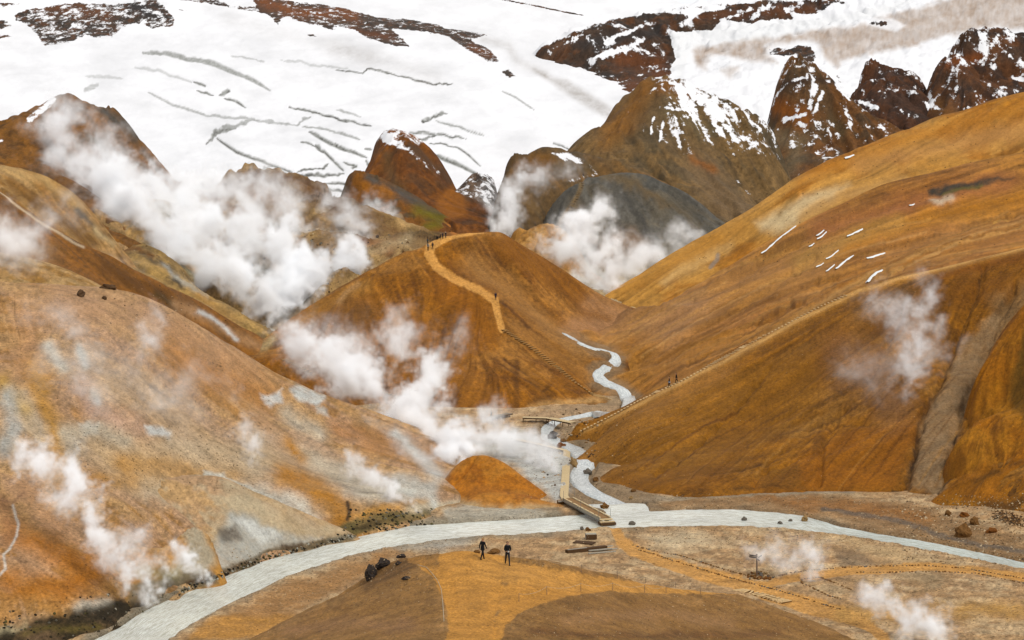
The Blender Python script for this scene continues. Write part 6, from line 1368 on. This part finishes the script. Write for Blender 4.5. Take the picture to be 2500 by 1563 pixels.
# ------------------------------------------------------------------ loose stones nobody would count
def gravel():
    rng = random.Random(11)
    base = [(0, 0, 1), (1, 0, 0), (0, 1, 0), (-1, 0, 0), (0, -1, 0)]
    tri = [(0, 1, 2), (0, 2, 3), (0, 3, 4), (0, 4, 1)]
    V, Fc, C = [], [], []
    big = [([tuple(v.co) for v in m_.vertices], [tuple(f.vertices) for f in m_.polygons]) for m_ in STONES]
    def put(px, py, lo, hi_, tones):
        behind = py < 800 and 260 < px < 1060            # keep the smooth middle hill bare
        d = Vector(((px - CX) / F, 1.0, -(py - YH) / F)).normalized()
        ok, p, nn, ii, ob, mm = SC.ray_cast(DG, EYE, d)
        if not ok or p.y > 620 or (behind and 335 < p.y < 376) or ob.name.split('.')[0] in ('river', 'stream', 'path', 'person', 'decking', 'boulder'): return
        s = rng.uniform(lo, hi_) ** 1.0 * p.y / F * 1.0
        a = rng.uniform(0, 6.28); ca, sa = math.cos(a), math.sin(a)
        n = len(V)
        bs, tr = (base, tri) if s < 4.2 * p.y / F else big[rng.randrange(5)]
        for x, y, z in bs:
            x, y, z = x * s * rng.uniform(.6, 1.2), y * s * rng.uniform(.6, 1.2), z * s * rng.uniform(.5, 1.0)
            V.append((p.x + x * ca - y * sa, p.y + x * sa + y * ca, p.z + z - .05 * s))
        for t in tr: Fc.append((n + t[0], n + t[1], n + t[2]))
        c = alb(rng.choice(tones)) * rng.uniform(.7, 1.2)
        C.extend([c] * len(bs))
    G = [(150, 120, 88), (110, 86, 60), (186, 156, 122), (92, 72, 54), (140, 104, 66), (208, 184, 152)]
    Dk = [(70, 50, 34), (88, 62, 40), (56, 44, 34), (110, 78, 46)]
    for n, (x0, y0, x1, y1), lo, hi_, tn in ((2600, (1550, 1205, 2500, 1330), .8, 2.6, G), (900, (2200, 1225, 2500, 1380), 1.2, 4.2, G), (2200, (1300, 1290, 2500, 1560), .8, 2.4, G), (700, (560, 1340, 1060, 1480), .9, 2.6, G), (500, (960, 1290, 1330, 1400), .8, 2.2, G), (600, (1280, 1000, 1560, 1240), .8, 2.6, G + Dk), (420, (0, 700, 900, 1250), .8, 2.2, Dk), (420, (150, 1040, 620, 1200), .8, 2.6, Dk), (1500, (600, 1370, 2200, 1560), .7, 2.0, G + Dk), (420, (1700, 270, 2500, 640), .9, 2.6, Dk), (700, (260, 600, 1060, 800), .9, 3.4, G + Dk), (500, (1440, 700, 2400, 1180), .7, 1.6, G)):
        for _ in range(n): put(rng.uniform(x0, x1), rng.uniform(y0, y1), lo, hi_, tn)
    for _ in range(260):
        k = rng.random(); put(2430 + 70 * k + rng.uniform(-15, 15), 1252 + 26 * k + rng.uniform(-12, 12), 1.5, 5.5, Dk + [(122, 82, 42)])
    for line, n, tn in ((RIV_S, 1500, G), (RIV_N, 1200, G + Dk)):
        for _ in range(n):
            i = rng.randrange(len(line) - 1); t = rng.random()
            put(line[i][0] * (1 - t) + line[i + 1][0] * t, line[i][1] * (1 - t) + line[i + 1][1] * t + rng.gauss(0, 7), .6, 2.2, tn)
    MO = [(34, 28, 20), (58, 50, 34), (84, 76, 44), (110, 102, 88), (46, 38, 28)]
    for n, (x0, y0, x1, y1), lo, hi_, tn in ((110, (0, 1490, 400, 1563), 2, 6, MO), (60, (150, 1450, 440, 1500), 1.5, 5, MO + [(170, 160, 144)]), (160, (840, 1242, 1060, 1298), 2, 6, MO), (200, (560, 560, 1000, 720), 2, 6, G + Dk + [(120, 112, 100)]), (120, (1320, 1000, 1460, 1190), 2, 6, G + Dk)):
        for _ in range(n): put(rng.uniform(x0, x1), rng.uniform(y0, y1), lo, hi_, tn)
    for a_, b_, n in (((440, 1450), (620, 1378), 150), ((620, 1378), (870, 1310), 150)):
        for _ in range(n):
            t = rng.random(); put(a_[0] + (b_[0] - a_[0]) * t, a_[1] + (b_[1] - a_[1]) * t - abs(rng.gauss(0, 8)), 1.5, 5.5, MO + [(170, 164, 150)])
    me = bpy.data.meshes.new('gravel'); me.from_pydata(V, [], Fc)
    A = me.color_attributes.new('Col', 'FLOAT_COLOR', 'POINT'); c = np.ones((len(V), 4), np.float32); c[:, :3] = np.array(C); A.data.foreach_set('color', c.ravel())
    me.materials.append(ground_mat('gravel', 190, .2, .3, speck=0))
    tag(link('gravel', me), 'loose stones scattered over the river plain and hill foot', 'gravel', kind='stuff')
gravel()
# ------------------------------------------------------------------ steam: real volumes, one per vent
def steam_group():
    g = bpy.data.node_groups.new('steam_cloud', 'GeometryNodeTree')
    I = g.interface
    I.new_socket('Geometry', in_out='INPUT', socket_type='NodeSocketGeometry')
    ids = {}
    for nm, tp in (('Low', 'NodeSocketVector'), ('High', 'NodeSocketVector'), ('NX', 'NodeSocketInt'), ('NY', 'NodeSocketInt'), ('NZ', 'NodeSocketInt'), ('Freq', 'NodeSocketFloat'), ('Warp', 'NodeSocketFloat'), ('Rough', 'NodeSocketFloat'), ('Edge', 'NodeSocketFloat'), ('Material', 'NodeSocketMaterial'), ('Points', 'NodeSocketObject')):
        ids[nm] = I.new_socket(nm, in_out='INPUT', socket_type=tp).identifier
    I.new_socket('Geometry', in_out='OUTPUT', socket_type='NodeSocketGeometry')
    N, Lk = g.nodes.new, g.links.new
    gi, go = N('NodeGroupInput'), N('NodeGroupOutput')
    oi = N('GeometryNodeObjectInfo'); oi.transform_space = 'ORIGINAL'; Lk(gi.outputs['Points'], oi.inputs['Object'])
    spine = oi.outputs['Geometry']
    pos = N('GeometryNodeInputPosition')
    def vm(op, a, b=None, sc=None):
        n = N('ShaderNodeVectorMath'); n.operation = op
        Lk(a, n.inputs[0])
        if b is not None:
            if hasattr(b, 'links'): Lk(b, n.inputs[1])
            else: n.inputs[1].default_value = b
        if sc is not None: Lk(sc, n.inputs['Scale'])
        return n
    def m(op, a, b=None, c=None):
        n = N('ShaderNodeMath'); n.operation = op
        for k, v in enumerate((a, b, c)):
            if v is None: continue
            if hasattr(v, 'links'): Lk(v, n.inputs[k])
            else: n.inputs[k].default_value = v
        return n.outputs[0]
    f = gi.outputs['Freq']
    nz = N('ShaderNodeTexNoise'); nz.inputs['Detail'].default_value = 3.0; nz.inputs['Roughness'].default_value = .55
    Lk(pos.outputs[0], nz.inputs['Vector']); Lk(m('MULTIPLY', f, .6), nz.inputs['Scale'])
    wv = vm('SUBTRACT', nz.outputs['Color'], (.5, .5, .5))
    wv = vm('SCALE', wv.outputs[0], sc=gi.outputs['Warp'])
    p2 = vm('ADD', pos.outputs[0], wv.outputs[0])
    sn = N('GeometryNodeSampleNearest'); sn.domain = 'POINT'
    Lk(spine, sn.inputs['Geometry']); Lk(p2.outputs[0], sn.inputs['Sample Position'])
    def samp(dt, val):
        si = N('GeometryNodeSampleIndex'); si.data_type = dt; si.domain = 'POINT'
        Lk(spine, si.inputs['Geometry']); Lk(val, si.inputs['Value']); Lk(sn.outputs[0], si.inputs['Index'])
        return si.outputs[0]
    def attr(nm):
        a = N('GeometryNodeInputNamedAttribute'); a.data_type = 'FLOAT'; a.inputs['Name'].default_value = nm
        return a.outputs[0]
    pn = samp('FLOAT_VECTOR', pos.outputs[0])
    rad, den = samp('FLOAT', attr('rad')), samp('FLOAT', attr('den'))
    d = vm('DISTANCE', p2.outputs[0], pn).outputs['Value']
    base = m('SUBTRACT', 1.0, m('DIVIDE', d, rad))
    nw = N('ShaderNodeTexNoise'); nw.inputs['Detail'].default_value = 4.0; nw.inputs['Roughness'].default_value = .6; Lk(pos.outputs[0], nw.inputs['Vector']); Lk(m('MULTIPLY', f, 1.8), nw.inputs['Scale'])
    w2 = vm('SCALE', vm('SUBTRACT', nw.outputs['Color'], (.5, .5, .5)).outputs[0], sc=m('MULTIPLY', gi.outputs['Warp'], .55))
    p3 = vm('ADD', p2.outputs[0], w2.outputs[0])
    n2 = N('ShaderNodeTexNoise'); n2.inputs['Detail'].default_value = 7.0; n2.inputs['Roughness'].default_value = .68; n2.inputs['Distortion'].default_value = .4
    Lk(p3.outputs[0], n2.inputs['Vector']); Lk(f, n2.inputs['Scale'])
    v = m('ADD', base, m('MULTIPLY', m('SUBTRACT', n2.outputs['Fac'], .5), gi.outputs['Rough']))
    n3 = N('ShaderNodeTexNoise'); n3.inputs['Detail'].default_value = 2.0; Lk(p2.outputs[0], n3.inputs['Vector']); Lk(m('MULTIPLY', f, .55), n3.inputs['Scale'])
    v = m('SUBTRACT', v, m('MULTIPLY', m('MAXIMUM', m('SUBTRACT', .56, n3.outputs['Fac']), 0.0), 1.7))   # gaps between the billows
    mr = N('ShaderNodeMapRange'); mr.interpolation_type = 'SMOOTHSTEP'
    Lk(v, mr.inputs['Value']); mr.inputs['From Min'].default_value = .02; Lk(gi.outputs['Edge'], mr.inputs['From Max'])
    dens = m('MULTIPLY', m('POWER', mr.outputs[0], 2.0), den)
    vc = N('GeometryNodeVolumeCube')
    Lk(dens, vc.inputs['Density'])
    Lk(gi.outputs['Low'], vc.inputs['Min']); Lk(gi.outputs['High'], vc.inputs['Max'])
    for k, nm in (('Resolution X', 'NX'), ('Resolution Y', 'NY'), ('Resolution Z', 'NZ')): Lk(gi.outputs[nm], vc.inputs[k])
    sm = N('GeometryNodeSetMaterial'); Lk(vc.outputs[0], sm.inputs['Geometry']); Lk(gi.outputs['Material'], sm.inputs['Material'])
    Lk(sm.outputs[0], go.inputs[0])
    return g, ids
SG, SGI = steam_group()
SM = bpy.data.materials.new('steam'); SM.use_nodes = True
_nt = SM.node_tree; _nt.nodes.clear()
_o = node(_nt, 'ShaderNodeOutputMaterial'); _v = node(_nt, 'ShaderNodeVolumePrincipled')
_v.inputs['Color'].default_value = (.985, .992, 1.0, 1); _v.inputs['Density'].default_value = 1.0; _v.inputs['Anisotropy'].default_value = 0.0
_nt.links.new(_v.outputs[0], _o.inputs['Volume'])

def steam(label, chains, tau=3.0, edge=.5, rough=2.7, warp=1.2, seed=1):
    """chains: lists of (px, py, radius px, distance m[, density factor]) from the vent outwards; tau: how opaque its middle is"""
    rng = random.Random(seed)
    pts = []
    for ch in chains:
        for a, b in zip(ch[:-1], ch[1:]):
            L_ = math.hypot(a[0] - b[0], a[1] - b[1])
            n = max(2, int(L_ / (.22 * min(a[2], b[2]))))
            for i in range(n):
                t = i / n
                px, py, r, D = [a[k] + (b[k] - a[k]) * t for k in range(4)]
                fa, fb = (a[4] if len(a) > 4 else 1), (b[4] if len(b) > 4 else 1)
                px += rng.uniform(-.42, .42) * r; py += rng.uniform(-.42, .42) * r
                R = r * D / F * 1.5 * rng.uniform(.55, 1.3)
                pts.append((*pt(px, py, D + rng.uniform(-.3, .3) * R), R, (fa + (fb - fa) * t) * tau * 3.3 / (r * D / F * 1.3)))
    P = np.array(pts)
    R = P[:, 3]
    base = P[0, :3].copy()
    P[:, :3] -= base
    me = bpy.data.meshes.new('steam_plume')
    me.from_pydata([tuple(p[:3]) for p in P], [], [])
    for nm, k in (('rad', 3), ('den', 4)):
        me.attributes.new(nm, 'FLOAT', 'POINT').data.foreach_set('value', P[:, k].astype(np.float32))
    src = bpy.data.objects.new('steam_spine', me)         # the modifier's input, not part of the scene
    vd = bpy.data.volumes.new('steam_plume')
    o = link('steam_plume', vd, loc=base)
    lo = (P[:, :3] - 1.35 * R[:, None]).min(0); hi = (P[:, :3] + 1.35 * R[:, None]).max(0)
    vox = max(np.median(P[:, 1] + base[1]) / 1700.0 * 2.4, ((hi - lo).prod() / 2.2e6) ** (1 / 3))
    md = o.modifiers.new('steam', 'NODES'); md.node_group = SG
    rm = float(np.median(R))
    for nm, v in (('Low', lo), ('High', hi)): md[SGI[nm]] = [float(x) for x in v]
    for nm, v in zip(('NX', 'NY', 'NZ'), np.maximum(8, (hi - lo) / vox)): md[SGI[nm]] = int(v)
    md[SGI['Freq']] = 1.0 / rm * 1.3; md[SGI['Warp']] = rm * warp * 2; md[SGI['Rough']] = rough; md[SGI['Edge']] = edge + .85
    md[SGI['Material']] = SM
    md[SGI['Points']] = src
    vd.materials.append(SM)
    tag(o, label, 'steam', 'steam rising from the hot ground')
    return o

steam('thick white steam blowing across the dark hill at the far left', [[(300, 500, 60, 425), (240, 430, 62, 440), (190, 370, 60, 448, .8), (150, 300, 48, 452, .6), (150, 250, 36, 455, .4)], [(200, 380, 50, 448, .7), (270, 330, 44, 455, .35), (320, 310, 26, 458, .2)], [(240, 430, 60, 440), (130, 420, 45, 440, .7)]], tau=1.6, seed=1)
steam('biggest white steam bank, streaming up the gully left of the middle hill', [[(665, 785, 18, 366), (630, 730, 40, 372), (580, 660, 55, 385), (500, 610, 58, 400), (410, 570, 64, 410), (340, 510, 74, 420), (270, 455, 76, 430), (330, 410, 50, 450, .7)], [(580, 660, 50, 385), (540, 590, 48, 400), (470, 540, 56, 420), (420, 490, 62, 440), (380, 440, 50, 470)]], tau=3.2, edge=.45, seed=2)
steam('white steam puffs leaning right against the left flank of the middle hill', [[(680, 770, 18, 370), (740, 710, 36, 376), (800, 660, 46, 382), (860, 635, 46, 386), (890, 640, 26, 388, .6)], [(740, 710, 36, 376), (720, 640, 40, 390), (690, 590, 42, 405), (700, 560, 34, 415, .6)]], tau=3.2, edge=.45, seed=3)
steam('ragged steam over the rusty rocks just below the snowfield', [[(600, 640, 36, 420), (640, 570, 40, 430), (590, 500, 46, 445, .8), (500, 470, 46, 455, .9), (440, 460, 40, 470, .7)], [(700, 520, 36, 450, .5), (640, 460, 44, 480, .5), (570, 440, 34, 500, .5)]], tau=1.6, seed=4)
steam('thin veil of steam over the vent field right of its middle', [[(880, 570, 30, 440), (840, 520, 40, 470), (780, 490, 44, 500, .8), (720, 480, 40, 510, .6)], [(760, 560, 36, 450, .7), (820, 590, 30, 440, .6)]], tau=.9, edge=.7, seed=5)
steam('small pale steam wisp beside the rusty outcrop', [[(960, 540, 22, 500), (930, 510, 32, 510), (900, 495, 24, 515, .6)]], tau=1.0, edge=.7, seed=6)
steam('dense white steam pouring over the saddle in front of the middle hill', [[(1140, 1135, 20, 243), (1100, 1090, 42, 250), (1040, 1040, 52, 262), (980, 990, 56, 275), (900, 940, 56, 284), (820, 895, 50, 292), (750, 850, 48, 300, .7), (710, 815, 36, 305, .4)], [(1020, 1020, 50, 264), (1030, 960, 46, 276), (1060, 915, 42, 284), (1070, 890, 28, 290, .7)], [(1090, 1100, 40, 246), (1060, 1130, 28, 240, .7)]], tau=3.2, edge=.45, seed=7)
steam('faint grey steam drifting over the front face of the middle hill', [[(980, 880, 40, 300), (1000, 820, 52, 306), (950, 790, 40, 312, .8), (980, 760, 36, 318, .5)], [(1080, 860, 46, 302), (1120, 800, 40, 308, .7)], [(860, 850, 50, 302, .8), (760, 790, 44, 312, .4)]], tau=1.3, edge=.8, seed=8)
steam('low white steam hugging the pale ground beside the boardwalk', [[(1130, 1090, 40, 250), (1200, 1065, 40, 254, .8), (1270, 1080, 36, 250, .7), (1330, 1110, 34, 243, .7), (1360, 1140, 24, 236, .6)], [(1180, 1040, 32, 262, .6), (1220, 1015, 30, 272, .4)]], tau=1.9, edge=.65, seed=9)
steam('short jet of steam leaning left from the river bank below the orange knoll', [[(515, 1415, 7, 160), (480, 1385, 18, 160), (445, 1350, 28, 160.5), (430, 1325, 22, 161, .6)]], tau=2.0, edge=.6, seed=10)
steam('tall white steam plume climbing the slope at the lower left', [[(375, 1440, 20, 155), (320, 1395, 36, 154), (265, 1345, 40, 153), (225, 1280, 38, 153), (200, 1220, 46, 154), (150, 1160, 46, 156), (90, 1120, 44, 158, .9), (40, 1090, 40, 160, .5)], [(240, 1330, 30, 153, .6), (290, 1310, 30, 154, .4)]], tau=2.0, edge=.55, seed=11)
steam('two faint puffs of steam in front of the orange knoll', [[(415, 1400, 14, 158), (370, 1360, 32, 158, .9), (320, 1310, 36, 159, .6), (350, 1290, 24, 160, .4)]], tau=1.4, edge=.65, seed=12)
steam('slim slanting steam trail rising from the mossy bank of the river', [[(1020, 1250, 8, 201), (990, 1225, 16, 201), (950, 1185, 24, 202), (910, 1165, 28, 203, .8), (860, 1140, 30, 205, .7), (850, 1105, 22, 207, .4)]], tau=1.5, edge=.6, seed=13)
steam('small pale wisp halfway up the big tan hill', [[(630, 1110, 18, 199), (600, 1060, 28, 204), (590, 1015, 22, 209, .6)]], tau=.8, edge=.7, seed=14)
steam('thin streaky haze of steam high on the big tan hill', [[(350, 860, 30, 203), (370, 800, 38, 210), (395, 770, 24, 214, .7)], [(180, 800, 40, 200, .6), (200, 900, 50, 193, .7), (250, 980, 44, 187, .5)], [(330, 1000, 40, 186, .5), (420, 960, 40, 192, .4)]], tau=.5, edge=.8, seed=15)
steam('grey white steam cloud rising in front of the right slope', [[(2230, 940, 30, 236), (2220, 880, 44, 238), (2230, 800, 42, 243, 1.1), (2260, 720, 40, 250, .9), (2270, 660, 26, 256, .4)], [(2210, 770, 40, 245, .8), (2130, 740, 38, 250, .5)], [(2330, 850, 36, 240, .5), (2260, 890, 40, 238, .6)], [(2140, 930, 60, 234, .3), (2080, 880, 50, 240, .2)]], tau=1.0, edge=.75, seed=16)
steam('soft steam cloud beside the wooden signpost', [[(1990, 1380, 22, 168), (1955, 1345, 42, 169), (1940, 1310, 34, 170, .7)], [(1955, 1350, 36, 169, .7), (1880, 1345, 32, 170, .5), (1830, 1340, 22, 171, .4)]], tau=1.25, edge=.65, seed=17)
steam('near white steam puff in the lower right corner beside the trail', [[(2290, 1560, 34, 141), (2270, 1530, 44, 142), (2210, 1490, 36, 144, .9), (2150, 1465, 32, 147, .9), (2110, 1430, 28, 150, .7)]], tau=1.9, edge=.6, seed=18)
steam('upright column of pale steam at the left foot of the grey hill', [[(1240, 570, 26, 495), (1240, 520, 38, 500), (1250, 460, 32, 515, .8), (1310, 425, 36, 530, .35), (1390, 430, 34, 540, .25)], [(1220, 560, 30, 490), (1200, 480, 26, 510, .5)]], tau=1.5, edge=.6, seed=19)
steam('billowing white steam in the gully behind the right shoulder of the middle hill', [[(1510, 710, 20, 426), (1470, 670, 42, 432), (1410, 620, 50, 440), (1370, 590, 44, 448, .9), (1440, 540, 46, 455), (1470, 500, 34, 462, .6)], [(1470, 660, 40, 434), (1500, 590, 44, 446, .8)]], tau=2.2, edge=.5, seed=20)
steam('lighter steam trail drifting right along the crest of the orange slope', [[(1530, 690, 28, 445), (1580, 640, 38, 455, .9), (1640, 600, 38, 462, .7), (1700, 560, 32, 470, .5)]], tau=1.3, edge=.6, seed=21)
steam('broad thin steam at the left edge above the big tan hill', [[(-20, 660, 60, 252), (30, 600, 66, 256), (60, 560, 56, 260, .8), (110, 590, 50, 258, .6)]], tau=1.1, edge=.7, seed=22)

steam('wide thin veil of steam across the upper part of the big tan hill', [[(60, 760, 60, 208), (200, 830, 70, 200), (330, 900, 70, 196), (480, 1000, 60, 200)], [(120, 920, 60, 190), (260, 1010, 60, 186)], [(430, 860, 50, 212), (560, 960, 50, 214)]], tau=.22, edge=.9, seed=23)
steam('soft low veil over the pale ground where the tan hill meets the white steam', [[(880, 1040, 44, 250), (960, 1090, 50, 240), (1040, 1150, 44, 228), (1110, 1180, 34, 224)]], tau=.45, edge=.8, seed=24)
steam('thin mist hanging over the leftmost slopes behind the big tan hill', [[(240, 640, 50, 330), (330, 700, 44, 335), (420, 760, 40, 340)], [(120, 500, 50, 325), (200, 540, 44, 335)]], tau=.3, edge=.9, seed=25)
